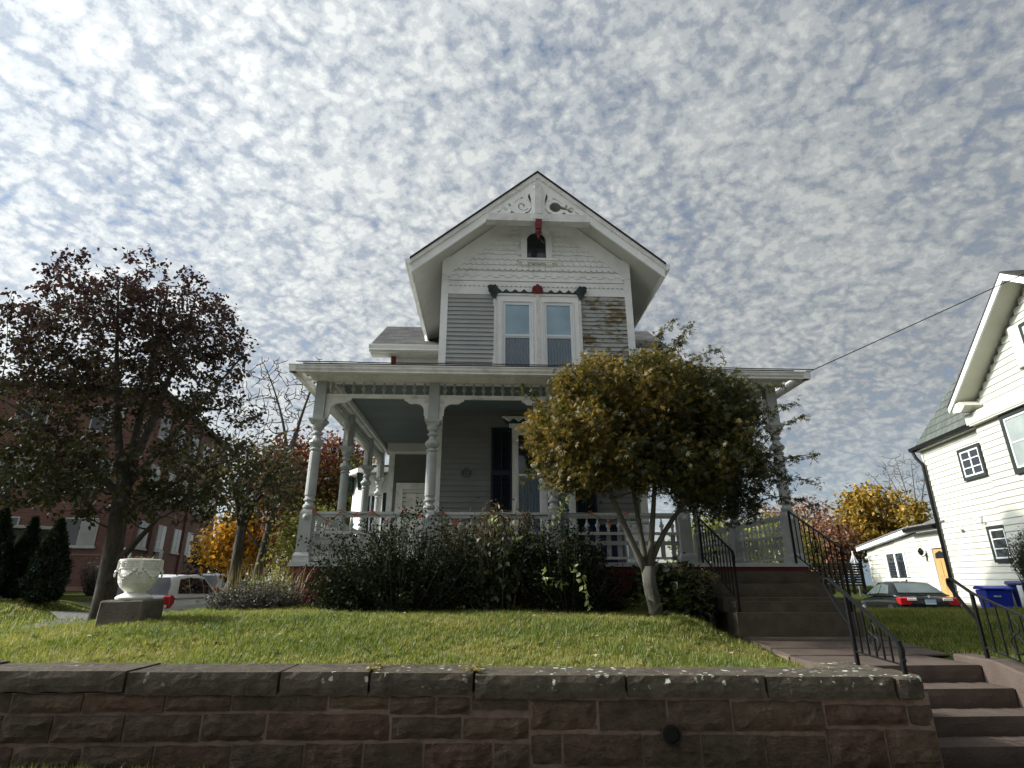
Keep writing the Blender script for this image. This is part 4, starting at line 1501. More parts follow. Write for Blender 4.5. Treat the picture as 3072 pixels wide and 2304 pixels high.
def handrail(name, label, top, bot, posts_, nbal, curl='down', loop=None, scroll_at=0.5, scroll_w=0.075):
    """top: (start upper, end lower) of the rail; bot: the same for the bottom bar; posts_: (xyz foot, z top)"""
    t = thing(name, label, 'handrail', posts_[0][0], group='black wrought-iron handrails')
    a, b = Vector(top[0]), Vector(top[1])
    d = (b - a).normalized()
    pts_ = [a, b]
    if curl == 'down':
        h = Vector((d.x, d.y, 0)).normalized()
        pts_ += [b + h * 0.045 + Vector((0, 0, -0.03)), b + h * 0.065 + Vector((0, 0, -0.085)), b + h * 0.05 + Vector((0, 0, -0.14)), b + h * 0.065 + Vector((0, 0, -0.165))]
    if loop:
        l = Vector(loop)
        h = Vector((-d.x, -d.y, 0)).normalized()
        pf = Vector((posts_[0][0][0], posts_[0][0][1], posts_[0][1] - 0.27))
        pre = [pf, pf.lerp(l, 0.55) + Vector((0, 0, -0.045)) + h * 0.03, l + h * 0.035 + Vector((0, 0, -0.085)), l + h * 0.06 + Vector((0, 0, -0.03)), l + h * 0.045 + Vector((0, 0, 0.012)), l + Vector((0, 0, 0.015))]
        pts_ = pre + pts_
    mb_ = MB()
    for i in range(len(pts_) - 1):
        mb_.bar(pts_[i], pts_[i + 1], 0.034, 0.016, (0, 0, 1) if abs((pts_[i + 1] - pts_[i]).normalized().z) < 0.8 else (d.x, d.y, 0))
    mb_.build('top_rail', M['black'], t)
    c, e = Vector(bot[0]), Vector(bot[1])
    MB().bar(c, e, 0.022, 0.012).build('bottom_bar', M['black'], t)
    for f, zt_ in posts_:
        MB().box(f[0] - 0.014, f[0] + 0.014, f[1] - 0.014, f[1] + 0.014, f[2] - 0.01, zt_).build('post', M['black'], t)
    u = (Vector((d.x, d.y, 0)).normalized())
    for i in range(nbal):
        t_ = (i + 1) / (nbal + 1)
        if abs(t_ - scroll_at) < 0.5 / (nbal + 1):
            pass
        p = c.lerp(e, t_)
        # height of the rail over this point
        den = (b - a).xy.length
        s_ = ((p - a).xy.length) / den if den > 0 else 0
        zt_ = a.z + (b.z - a.z) * min(1, s_)
        MB().box(p.x - 0.0065, p.x + 0.0065, p.y - 0.0065, p.y + 0.0065, p.z, zt_).build('baluster', M['black'], t)
    p = c.lerp(e, scroll_at)
    den = (b - a).xy.length
    zt_ = a.z + (b.z - a.z) * ((p - a).xy.length / den)
    q = MB()
    scroll(q, (p.x, p.y, (p.z + zt_) / 2), u, (zt_ - p.z) * 0.7, scroll_w)
    q.build('scroll', M['black'], t, smooth=True)
    return t


handrail('handrail', 'short black iron handrail standing on the end of the wall cap', ((3.30, 5.36, 1.285), (3.315, 4.83, 0.955)), ((3.30, 5.36, 0.80), (3.315, 4.80, 0.765)),
         (((3.30, 5.36, 0.665), 1.28), ((3.318, 4.79, 0.68), 0.94)), 5, 'down', (3.295, 5.58, 1.40), 0.5, 0.06)
handrail('handrail', 'black iron handrail on the right of the street steps, cut by the photo edge', ((5.06, 6.02, 1.275), (5.0, 4.85, 0.86)), ((5.06, 6.02, 0.76), (5.0, 4.85, 0.50)),
         (((5.06, 6.02, 0.60), 1.27), ((5.0, 4.86, 0.36), 0.86)), 8, 'down', (5.07, 6.26, 1.40), 0.36, 0.075)
handrail('handrail', 'black iron handrail on the left of the porch steps beside the maple', ((3.45, 9.22, 2.36), (3.45, 8.10, 1.80)), ((3.45, 9.2, 1.76), (3.45, 8.06, 1.13)),
         (((3.45, 9.22, 1.66), 2.36), ((3.45, 8.06, 0.985), 1.79)), 9, 'down', None, 0.45, 0.09)
handrail('handrail', 'black iron handrail on the right of the porch steps at the corner post', ((4.96, 9.20, 2.47), (5.03, 8.12, 1.86)), ((4.96, 9.18, 1.78), (5.03, 8.08, 1.15)),
         (((4.96, 9.2, 1.66), 2.46), ((5.03, 8.07, 0.985), 1.85)), 9, 'down', None, 0.5, 0.09)

# ------------------------------------------------------------ foliage tools
def mesh_np(name, V, F, mat, rnd=None, smooth=False):
    """V (n,3), F (m,k) fixed-size polygons"""
    me = bpy.data.meshes.new(name)
    n, (m, k) = len(V), F.shape
    me.vertices.add(n)
    me.vertices.foreach_set('co', np.ascontiguousarray(V, dtype=np.float32).ravel())
    me.loops.add(m * k)
    me.loops.foreach_set('vertex_index', np.ascontiguousarray(F, dtype=np.int32).ravel())
    me.polygons.add(m)
    me.polygons.foreach_set('loop_start', np.arange(m, dtype=np.int32) * k)
    if rnd is not None:
        a = me.attributes.new('rnd', 'FLOAT', 'POINT')
        a.data.foreach_set('value', np.ascontiguousarray(rnd, dtype=np.float32))
    me.update(calc_edges=True)
    me.validate()
    if mat:
        me.materials.append(mat)
    if smooth:
        me.polygons.foreach_set('use_smooth', np.ones(m, dtype=bool))
    return me


LEAF = {
    'oval': (np.array([(0, 0, 0), (0.32, 0.42, 0.07), (0, 1, -0.05), (-0.32, 0.42, 0.07)]), np.array([(0, 1, 2), (0, 2, 3)])),
    'long': (np.array([(0, 0, 0), (0.17, 0.4, 0.05), (0, 1, -0.1), (-0.17, 0.4, 0.05)]), np.array([(0, 1, 2), (0, 2, 3)])),
}
_v = [(0, 0.12, 0)]
_f = []
for k, (a, l) in enumerate(((-78, 0.55), (-40, 0.85), (0, 1.0), (40, 0.85), (78, 0.55))):
    a = rad(a)
    dx, dy = math.sin(a), math.cos(a)
    b = len(_v)
    _v += [(dx * l * 0.42 - dy * 0.10, 0.12 + dy * l * 0.42 + dx * 0.10, 0.02), (dx * l, 0.12 + dy * l, -0.10), (dx * l * 0.42 + dy * 0.10, 0.12 + dy * l * 0.42 - dx * 0.10, 0.02)]
    _f += [(0, b, b + 1), (0, b + 1, b + 2)]
LEAF['star'] = (np.array(_v), np.array(_f))


def leaves(name, P, size, mat, kind='oval', rnd=None, up=0.5, jitter=0.35, droop=0.0, seed=1):
    rs = np.random.RandomState(seed)
    T, F = LEAF[kind]
    n, k = len(P), len(T)
    nrm = rs.normal(size=(n, 3))
    nrm /= np.linalg.norm(nrm, axis=1)[:, None] + 1e-9
    nrm = nrm * (1 - up) + np.array([0, 0, 1.0]) * up
    nrm /= np.linalg.norm(nrm, axis=1)[:, None] + 1e-9
    t = rs.normal(size=(n, 3)) + np.array([0, 0, -droop])
    t -= nrm * np.sum(t * nrm, 1)[:, None]
    t /= np.linalg.norm(t, axis=1)[:, None] + 1e-9
    s = np.cross(t, nrm)
    sz = size * (1 + jitter * rs.uniform(-1, 1, n))
    V = P[:, None, :] + (s[:, None, :] * T[None, :, 0:1] + t[:, None, :] * T[None, :, 1:2] + nrm[:, None, :] * T[None, :, 2:3]) * sz[:, None, None]
    FF = (F[None] + (np.arange(n) * k)[:, None, None]).reshape(-1, 3)
    if rnd is None:
        rnd = rs.uniform(0, 1, n)
    return mesh_np(name, V.reshape(-1, 3), FF, mat, np.repeat(np.clip(rnd, 0, 1), k))


def put(name, me, parent=None, loc=None):
    o = bpy.data.objects.new(name, me)
    COL.objects.link(o)
    attach(o, parent)
    if parent is not None:
        o.location = -ORG[ROOT[parent.name]]
    return o


def ell_points(ells, n, rs, shell=0.0):
    """points in a union of ellipsoids (cx,cy,cz,rx,ry,rz)"""
    vol = np.array([e[3] * e[4] * e[5] for e in ells])
    cnt = rs.multinomial(n, vol / vol.sum())
    out = []
    for e, c in zip(ells, cnt):
        d = rs.normal(size=(c, 3))
        d /= np.linalg.norm(d, axis=1)[:, None] + 1e-9
        r = rs.uniform(shell ** 3, 1, c) ** (1 / 3)
        out.append(np.array(e[:3]) + d * r[:, None] * np.array(e[3:6]))
    return np.concatenate(out)


def grow(stems, targets, rs, r_leaf=0.008, rmin=0.0, kinds=None, sag=0.12):
    """joins targets one by one to the nearest limb; stems = list of (points, r0, r1). Returns tubes and tips"""
    nodes = []
    tubes = []
    for pts_, r0, r1 in stems:
        m = len(pts_)
        rr = [r0 + (r1 - r0) * i / (m - 1) for i in range(m)]
        tubes.append((pts_, rr))
        for i in range(1, m):
            for f in (0.5, 1.0):
                p = np.array(pts_[i - 1]) * (1 - f) + np.array(pts_[i]) * f
                nodes.append((*p, rr[i]))
    tips = []
    A = np.array(nodes)
    for p in targets:
        d = np.linalg.norm(A[:, :3] - p, axis=1)
        cost = d + 0.9 * np.maximum(0, A[:, 2] - p[2] + 0.05) - 0.8 * np.minimum(A[:, 3], 0.06)
        j = int(np.argmin(cost))
        q = A[j, :3]
        L_ = max(1e-3, np.linalg.norm(p - q))
        r0 = min(A[j, 3] * 0.72, 0.012 + 0.022 * L_)
        r0 = max(r0, rmin)
        r1 = max(r_leaf * 0.55, r0 * 0.35, rmin * 0.7)
        m = 3 if L_ < 0.6 else 5
        mid = rs.normal(size=3) * L_ * 0.06
        pts_ = []
        for i in range(m + 1):
            t = i / m
            w = math.sin(math.pi * t)
            pts_.append(tuple(q + (p - q) * t + mid * w + np.array([0, 0, -sag * L_ * w * (1 if p[2] > q[2] else -0.6)])))
        rr = [r0 + (r1 - r0) * i / m for i in range(m + 1)]
        tubes.append((pts_, rr))
        A = np.concatenate([A, np.array([(*pts_[i], rr[i]) for i in range(1, m + 1)])])
        tips.append(np.array(pts_[-1]))
        if m >= 5:
            tips.append(np.array(pts_[-2]))
    return tubes, np.array(tips)


def wood(tubes, sides=5):
    mb_ = MB()
    for pts_, rr in tubes:
        mb_.tube(pts_, rr, sides if max(rr) < 0.05 else 9)
    return mb_


def barkmat(name, c1, c2):
    m, t, b = mat_(name)
    p = pos(t, (1, 1, 0.22))
    c = rmp(t, nz(t, p, 28, 6, 0.7, 0.5), [(0.3, c1), (0.7, c2)])
    c = mixc(t, rmp(t, nz(t, pos(t), 5, 4, 0.6), [(0.5, 0.0), (0.7, 0.5)]), c, tuple(x * 0.55 for x in c1))
    t.links.new(c, b.inputs['Base Color'])
    b.inputs['Roughness'].default_value = 0.9
    b.inputs['Specular IOR Level'].default_value = 0.15
    bump(t, b, nz(t, p, 40, 6, 0.7, 0.6), 0.8, 0.02)
    return m


M['bark'] = barkmat('grey_brown_bark', (0.045, 0.038, 0.030), (0.11, 0.098, 0.08))
M['bark_maple'] = barkmat('smooth_maple_bark', (0.075, 0.07, 0.058), (0.14, 0.132, 0.112))
M['bark_pale'] = barkmat('pale_twig_bark', (0.10, 0.088, 0.075), (0.18, 0.165, 0.145))


def tree(name, label, base, stems, ells, ntarget, nleaf, lsize, mat, kind='oval', bark='bark', seed=1, spread=0.16, up=0.35, shell=0.25, rndf=None, extra=None, group=None, cat='tree', droop=0.3, sag=0.12, trunk_sides=6, rmin=0.0):
    rs = np.random.RandomState(seed)
    t = thing(name, label, cat, base, group=group)
    tg = ell_points(ells, ntarget, rs, shell)
    # far limbs first, twigs later
    c0 = np.array(base) + np.array([0, 0, 0.5])
    dist = np.linalg.norm(tg - c0, axis=1)
    first = rs.permutation(len(tg))[: max(4, len(tg) // 12)]
    rest = np.setdiff1d(np.arange(len(tg)), first)
    order = list(first[np.argsort(-dist[first])]) + list(rest[np.argsort(dist[rest])])
    tubes, tips = grow(stems, tg[order], rs, sag=sag, rmin=rmin)
    if extra is not None:
        tu2, tp2 = extra
        tubes += tu2
        tips = np.concatenate([tips, tp2])
    wood(tubes, trunk_sides).build('trunk', M[bark], t, smooth=True)
    if nleaf:
        P = tips[rs.randint(0, len(tips), nleaf)] + rs.normal(size=(nleaf, 3)) * spread
        r = rs.uniform(0, 1, nleaf) if rndf is None else rndf(P, rs)
        put('crown', leaves('crown', P, lsize, mat, kind, r, up, 0.35, droop, seed + 5), t)
    return t


# ------------------------------------------------------------ Japanese maple in front of the porch
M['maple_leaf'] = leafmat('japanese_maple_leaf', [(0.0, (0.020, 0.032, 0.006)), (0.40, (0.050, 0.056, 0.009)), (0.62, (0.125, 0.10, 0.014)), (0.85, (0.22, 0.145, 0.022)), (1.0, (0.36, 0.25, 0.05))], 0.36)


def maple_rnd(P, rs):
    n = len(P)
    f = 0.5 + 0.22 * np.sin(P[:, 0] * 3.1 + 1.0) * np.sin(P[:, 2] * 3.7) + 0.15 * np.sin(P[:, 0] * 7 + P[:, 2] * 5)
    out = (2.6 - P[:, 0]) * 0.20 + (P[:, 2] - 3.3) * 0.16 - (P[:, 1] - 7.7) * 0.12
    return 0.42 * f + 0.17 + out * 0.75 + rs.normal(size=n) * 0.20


def curve(p0, p1, p2, n=8):
    p0, p1, p2 = map(np.array, (p0, p1, p2))
    return [tuple((1 - t) ** 2 * p0 + 2 * t * (1 - t) * p1 + t * t * p2) for t in [i / n for i in range(n + 1)]]


mz = 0.96
stems = [([(2.27, 7.98, mz - 0.1), (2.27, 7.98, mz + 0.1), (2.23, 8.0, mz + 0.35), (2.21, 8.0, mz + 0.62)], 0.105, 0.088),
         (curve((2.19, 8.0, 1.50), (1.95, 7.95, 2.0), (1.55, 7.75, 2.95)), 0.058, 0.022),
         (curve((2.21, 8.02, 1.52), (2.16, 8.1, 2.1), (2.05, 8.15, 3.6)), 0.050, 0.018),
         (curve((2.23, 8.0, 1.52), (2.32, 7.95, 2.1), (2.5, 7.85, 3.7)), 0.050, 0.018),
         (curve((2.24, 8.0, 1.54), (2.45, 8.0, 2.2), (3.3, 7.8, 2.9)), 0.048, 0.018)]
ells = [(1.50, 7.75, 3.42, 1.00, 0.95, 0.78), (2.05, 7.75, 3.95, 1.15, 0.9, 0.60), (2.75, 7.8, 3.75, 1.25, 0.95, 0.66), (3.0, 7.75, 3.1, 1.03, 0.95, 0.68), (3.3, 7.8, 2.75, 0.85, 0.85, 0.52), (3.1, 7.75, 3.5, 0.75, 0.8, 0.5), (2.4, 7.5, 2.9, 0.8, 0.6, 0.4), (1.35, 7.7, 2.95, 0.70, 0.75, 0.42), (2.5, 7.95, 4.45, 0.38, 0.35, 0.35)]
# long thin shoots at the top and right
rs = np.random.RandomState(5)
tu, tp = [], []
for a, b in (((2.45, 8.1, 4.4), (3.0, 8.15, 5.42)), ((2.6, 8.1, 4.4), (2.75, 8.15, 5.2)), ((2.7, 8.1, 4.5), (3.28, 8.1, 5.3)), ((2.9, 8.1, 4.4), (3.72, 8.2, 4.92)), ((2.6, 8.1, 4.5), (3.1, 8.1, 5.0)),
             ((3.4, 7.9, 3.7), (4.55, 8.1, 4.28)), ((4.0, 8.0, 3.2), (4.95, 8.2, 3.8)), ((4.1, 8.0, 2.9), (5.1, 8.3, 3.2)), ((4.1, 8.0, 2.7), (5.05, 8.3, 2.75)), ((4.0, 8.0, 2.5), (4.9, 8.3, 2.4)), ((3.9, 8.0, 3.4), (4.75, 8.1, 4.0)), ((0.9, 7.8, 3.6), (0.45, 7.9, 4.1)), ((1.0, 7.8, 3.0), (0.55, 7.8, 2.75))):
    a, b = np.array(a), np.array(b)
    pts_ = [tuple(a + (b - a) * t + np.array([0, 0, 0.10 * math.sin(math.pi * t)]) + rs.normal(size=3) * 0.015) for t in np.linspace(0, 1, 8)]
    tu.append((pts_, [0.009 - 0.006 * t for t in np.linspace(0, 1, 8)]))
    for t in np.linspace(0.25, 1, 13):
        q_ = a + (b - a) * t + np.array([0, 0, 0.10 * math.sin(math.pi * t)])
        tp += [q_ + rs.normal(size=3) * 0.035 for _ in range(4)]
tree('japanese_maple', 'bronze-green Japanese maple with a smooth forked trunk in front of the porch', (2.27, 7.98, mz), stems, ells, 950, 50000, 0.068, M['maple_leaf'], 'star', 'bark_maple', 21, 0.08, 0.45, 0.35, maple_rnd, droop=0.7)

mt_ = bpy.data.objects['japanese_maple']
wood(tu, 4).build('shoots', M['bark_maple'], mt_, smooth=True)
tp = np.array(tp)
put('shoot_leaves', leaves('shoot_leaves', tp, 0.075, M['maple_leaf'], 'star', np.random.RandomState(9).uniform(0.25, 0.6, len(tp)), 0.45, 0.3, 0.8, 77), mt_)

# ------------------------------------------------------------ big tree on the left
M['pear_leaf'] = leafmat('dark_purple_pear_leaf', [(0.0, (0.032, 0.040, 0.011)), (0.3, (0.062, 0.062, 0.016)), (0.5, (0.050, 0.034, 0.018)), (0.75, (0.045, 0.022, 0.020)), (1.0, (0.070, 0.026, 0.022))], 0.30)


def pear_rnd(P, rs):
    return np.clip(0.26 + 0.115 * (P[:, 2] - 3.4), 0.05, 0.85) + rs.normal(size=len(P)) * 0.17


bz = 0.45
tb = (-7.7, 12.5, bz)
stems = [([(-7.72, 12.5, bz), (-7.72, 12.5, 1.2), (-7.76, 12.5, 2.0), (-7.82, 12.5, 2.8), (-7.85, 12.5, 3.6)], 0.21, 0.16),
         (curve((-7.82, 12.5, 3.2), (-8.3, 12.4, 4.6), (-8.9, 12.3, 8.0)), 0.11, 0.02),
         (curve((-7.82, 12.5, 3.4), (-7.9, 12.6, 5.0), (-8.0, 12.7, 8.3)), 0.11, 0.02),
         (curve((-7.84, 12.5, 3.5), (-7.4, 12.5, 5.0), (-7.1, 12.4, 7.9)), 0.10, 0.02),
         (curve((-7.80, 12.5, 3.0), (-9.0, 12.3, 4.3), (-10.8, 12.2, 5.2)), 0.09, 0.02),
         (curve((-7.80, 12.5, 3.3), (-6.9, 12.5, 4.6), (-5.8, 12.5, 6.4)), 0.08, 0.018),
         (curve((-7.78, 12.5, 1.5), (-7.2, 12.3, 2.2), (-6.75, 12.1, 2.6)), 0.09, 0.03),
         (curve((-7.80, 12.5, 2.6), (-6.9, 12.3, 3.4), (-5.4, 12.2, 3.9)), 0.06, 0.015)]
ells = [(-9.2, 12.4, 7.0, 1.9, 1.7, 1.35), (-7.6, 12.5, 7.3, 1.5, 1.6, 1.1), (-6.75, 12.5, 6.5, 1.05, 1.4, 1.0), (-10.3, 12.3, 5.9, 1.4, 1.5, 0.9), (-10.4, 12.2, 3.9, 1.9, 1.5, 1.0), (-8.7, 12.2, 3.5, 1.5, 1.4, 0.9),
        (-8.4, 12.4, 5.4, 1.9, 1.6, 1.0), (-6.3, 12.3, 3.7, 1.25, 1.3, 0.85), (-6.1, 12.4, 5.0, 0.8, 1.2, 0.5), (-11.2, 12.2, 7.0, 0.6, 1.0, 0.6), (-9.9, 12.3, 8.4, 0.5, 0.6, 0.55), (-8.5, 12.4, 8.6, 0.6, 0.6, 0.4), (-6.9, 12.4, 2.95, 1.1, 1.0, 0.5)]
tree('pear_tree', 'large dark purple-leaved tree with a thick trunk behind the white urn', tb, stems, ells, 1400, 27000, 0.108, M['pear_leaf'], 'oval', 'bark', 31, 0.085, 0.25, 0.2, pear_rnd, droop=0.6, rmin=0.008)

# ------------------------------------------------------------ shrubs along the porch
def shrub(name, label, base, ells, ntw, nleaf, lsize, mat, kind='oval', seed=1, up=0.3, shell=0.55, twigs=True, spread=0.045, rndf=None, bark='bark', cat='shrub', group=None, droop=0.0, shoots=0, shoot_len=0.25):
    rs = np.random.RandomState(seed)
    t = thing(name, label, cat, base, group=group)
    tg = ell_points(ells, ntw, rs, shell)
    tg = tg[tg[:, 2] > terrain(tg[:, 0], tg[:, 1]) + 0.02]
    tubes, tips = [], []
    b = np.array(base)
    for p in tg:
        q = b + np.array([(p[0] - b[0]) * 0.35, (p[1] - b[1]) * 0.35, 0]) + rs.normal(size=3) * np.array([0.06, 0.06, 0])
        q[2] = b[2] - 0.03
        mid = (p + q) / 2 + np.array([(p[0] - q[0]) * 0.12, 0, 0.0]) + rs.normal(size=3) * 0.03
        tubes.append(([tuple(q), tuple(mid), tuple(p)], [0.010, 0.006, 0.003]))
        for f in np.linspace(0.45, 1.0, 6):
            c_ = (1 - f) ** 2 * q + 2 * f * (1 - f) * mid + f * f * p
            tips.append(c_)
    for k in range(shoots):
        p = tg[rs.randint(len(tg))]
        if p[2] < b[2] + 0.6:
            continue
        d = (p - b)
        d /= np.linalg.norm(d)
        d = d + np.array([0, 0, 0.6]) + rs.normal(size=3) * 0.25
        e = p + d / np.linalg.norm(d) * shoot_len * rs.uniform(0.5, 1.3)
        tubes.append(([tuple(p), tuple((p + e) / 2), tuple(e)], [0.004, 0.003, 0.002]))
        tips += [p + (e - p) * f for f in (0.3, 0.5, 0.7, 0.85, 1.0)]
    tips = np.array(tips)
    if twigs:
        wood(tubes[::2] if len(tubes) > 900 else tubes, 4).build('twigs', M[bark], t)
    P = tips[rs.randint(0, len(tips), nleaf)] + rs.normal(size=(nleaf, 3)) * spread
    P = P[P[:, 2] > terrain(P[:, 0], P[:, 1])]
    r = None if rndf is None else rndf(P, rs)
    put('foliage', leaves('foliage', P, lsize, mat, kind, r, up, 0.35, droop, seed + 3), t)
    return t


M['box_leaf'] = leafmat('dark_holly_leaf', [(0, (0.010, 0.016, 0.007)), (0.7, (0.022, 0.034, 0.012)), (1, (0.045, 0.058, 0.02))], 0.15, 0.45, 0.010)
M['brown_leaf'] = leafmat('withered_leaf', [(0, (0.06, 0.035, 0.014)), (0.4, (0.12, 0.065, 0.026)), (0.7, (0.10, 0.10, 0.03)), (1, (0.24, 0.19, 0.09))], 0.35)
M['vine_leaf'] = leafmat('dark_vine_leaf', [(0, (0.02, 0.03, 0.010)), (0.7, (0.045, 0.055, 0.016)), (1, (0.10, 0.11, 0.035))], 0.3)
M['lime_leaf'] = leafmat('variegated_leaf', [(0, (0.14, 0.20, 0.04)), (0.6, (0.28, 0.32, 0.10)), (1, (0.55, 0.55, 0.34))], 0.4)
M['fern_leaf'] = leafmat('fern_frond', [(0, (0.04, 0.07, 0.012)), (0.7, (0.08, 0.12, 0.02)), (1, (0.20, 0.15, 0.03))], 0.4)
M['aster'] = leafmat('grey_purple_seed_heads', [(0, (0.035, 0.045, 0.02)), (0.5, (0.075, 0.07, 0.05)), (0.8, (0.13, 0.105, 0.10)), (1, (0.22, 0.18, 0.15))], 0.3)
M['straw'] = leafmat('straw_blade', [(0, (0.12, 0.11, 0.035)), (0.5, (0.22, 0.18, 0.06)), (1, (0.42, 0.34, 0.15))], 0.4)

shrub('holly_shrub', 'broad dark evergreen shrub hiding the left of the porch rail', (-1.2, 8.55, 0.98), [(-1.80, 8.5, 1.48, 0.72, 0.52, 0.52), (-1.1, 8.5, 1.80, 0.78, 0.5, 0.50), (-0.55, 8.5, 1.55, 0.62, 0.5, 0.58), (-1.4, 8.4, 1.25, 1.05, 0.5, 0.42), (-2.15, 8.5, 1.25, 0.45, 0.4, 0.36)], 700, 25000, 0.045, M['box_leaf'], 'oval', 41, 0.3, 0.6, shoots=130, shoot_len=0.30)
shrub('holly_shrub', 'dark evergreen shrub between the withered vine and the maple trunk', (1.15, 8.6, 0.98), [(1.0, 8.55, 1.68, 0.62, 0.5, 0.62), (1.45, 8.6, 1.38, 0.55, 0.45, 0.55), (0.8, 8.5, 1.40, 0.5, 0.45, 0.5), (1.85, 8.75, 1.2, 0.45, 0.3, 0.42)], 520, 19000, 0.045, M['box_leaf'], 'oval', 42, 0.3, 0.6, shoots=70, shoot_len=0.22)
shrub('withered_shrub', 'withered brown-leaved shrub drooping over the middle of the porch rail', (0.05, 8.75, 0.98), [(0.0, 8.75, 2.15, 0.75, 0.28, 0.22), (0.25, 8.75, 2.35, 0.5, 0.25, 0.22), (-0.4, 8.72, 2.1, 0.5, 0.25, 0.16)], 120, 2300, 0.085, M['brown_leaf'], 'long', 43, 0.1, 0.2, spread=0.06, droop=1.6)
shrub('vine', 'tangled green vine hanging between the two dark evergreen shrubs', (0.1, 8.45, 0.98), [(0.05, 8.32, 1.5, 0.38, 0.18, 0.55), (0.2, 8.3, 1.9, 0.45, 0.15, 0.25)], 120, 1500, 0.09, M['vine_leaf'], 'oval', 44, 0.15, 0.3, spread=0.05, droop=1.2, cat='vine')
shrub('hydrangea', 'dark hydrangea bush with faded flower heads beside the porch steps', (2.85, 8.55, 0.98), [(2.8, 8.5, 1.28, 0.50, 0.42, 0.40), (2.5, 8.65, 1.35, 0.5, 0.35, 0.32)], 190, 3600, 0.095, M['vine_leaf'], 'oval', 45, 0.5, 0.5, spread=0.06, droop=0.5)
# faded flower heads of the hydrangea
hyd = bpy.data.objects['hydrangea']
rs = np.random.RandomState(3)
for (x, y, z) in ((3.05, 8.2, 1.5), (3.18, 8.25, 1.42), (3.3, 8.4, 1.45), (2.7, 8.2, 1.55), (2.95, 8.15, 1.25)):
    P = np.array((x, y, z)) + rs.normal(size=(60, 3)) * 0.035
    tag(put('flower_head', leaves('flower_head', P, 0.03, M['brown_leaf'], 'oval', rs.uniform(0.6, 1, 60), 0.2, 0.3, 0, 4), hyd), kind='stuff')


def strand(label, pts_, n, size, mat, seed):
    t = thing('vine_strand', label, 'vine', pts_[0], group='bright trailing vine shoots')
    MB().tube(pts_, 0.004, 4).build('stem', M['bark'], t)
    rs_ = np.random.RandomState(seed)
    A = np.array(pts_)
    i = rs_.randint(0, len(A) - 1, n)
    f = rs_.uniform(0, 1, (n, 1))
    P = A[i] * (1 - f) + A[i + 1] * f + rs_.normal(size=(n, 3)) * 0.02
    put('foliage', leaves('foliage', P, size, mat, 'oval', None, 0.2, 0.3, 1.0, seed), t)


strand('pale variegated vine shoot climbing past the porch rail under the maple', [(0.75, 8.35, 2.0), (0.95, 8.3, 2.2), (1.1, 8.3, 2.4), (1.2, 8.3, 2.62)], 34, 0.075, M['lime_leaf'], 61)
strand('yellow-green vine shoot trailing down the front of the dark shrubs', [(1.15, 8.02, 1.62), (1.3, 7.98, 1.45), (1.36, 7.98, 1.25), (1.38, 7.96, 1.08)], 24, 0.085, M['lime_leaf'], 62)
strand('pale vine leaves hanging over the withered shrub', [(0.05, 8.4, 2.3), (0.2, 8.35, 2.22), (0.38, 8.33, 2.1), (0.45, 8.33, 1.95)], 26, 0.09, M['lime_leaf'], 63)
strand('green vine sprig low in front of the right-hand evergreen shrub', [(0.72, 8.05, 1.5), (0.82, 8.0, 1.42), (0.95, 8.0, 1.38), (1.08, 8.0, 1.36)], 20, 0.085, M['lime_leaf'], 64)

# ferns at the foot of the maple
for (x, y, lab, s_) in ((1.95, 7.85, 'green fern fanning out left of the maple trunk', 21), (2.12, 7.75, 'yellowing fern against the foot of the maple trunk', 22), (2.5, 7.9, 'small fern in the grass right of the maple trunk', 23)):
    z = float(terrain(x, y))
    t = thing('fern', lab, 'fern', (x, y, z), group='ferns at the maple')
    rs = np.random.RandomState(s_)
    for k in range(9):
        a = rs.uniform(0, 6.28)
        L_ = rs.uniform(0.22, 0.38)
        V, F, rn = [], [], []
        for j in range(14):
            u = j / 13
            c_ = np.array([x + math.cos(a) * L_ * u, y + math.sin(a) * L_ * u, z + 0.30 * math.sin(1.9 * u) * L_ / 0.38 * 1.0])
            w = 0.075 * math.sin(math.pi * (0.12 + 0.85 * u))
            s2 = np.array([-math.sin(a), math.cos(a), 0])
            for sg in (-1, 1):
                b = len(V)
                fw_ = np.array([math.cos(a), math.sin(a), 0]) * 0.016
                V += [c_ - fw_ * 0.5, c_ + s2 * sg * w + fw_ * 1.2, c_ + fw_]
                F.append((b, b + 1, b + 2))
                rn += [rs.uniform(0, 0.8) if s_ != 22 else rs.uniform(0.5, 1)] * 3
        tag(put('frond', mesh_np('frond', np.array(V), np.array(F), M['fern_leaf'], np.array(rn)), t), kind='stuff')

# perennials left of the porch corner
shrub('aster_clump', 'greyish clump of faded asters left of the porch corner', (-3.3, 8.6, 0.9), [(-3.3, 8.55, 1.14, 0.45, 0.4, 0.30), (-2.9, 8.6, 1.15, 0.35, 0.35, 0.28), (-3.65, 8.6, 1.05, 0.28, 0.3, 0.22)], 420, 6500, 0.035, M['aster'], 'oval', 46, 0.3, 0.35, spread=0.04, cat='plant', shoots=60, shoot_len=0.15)


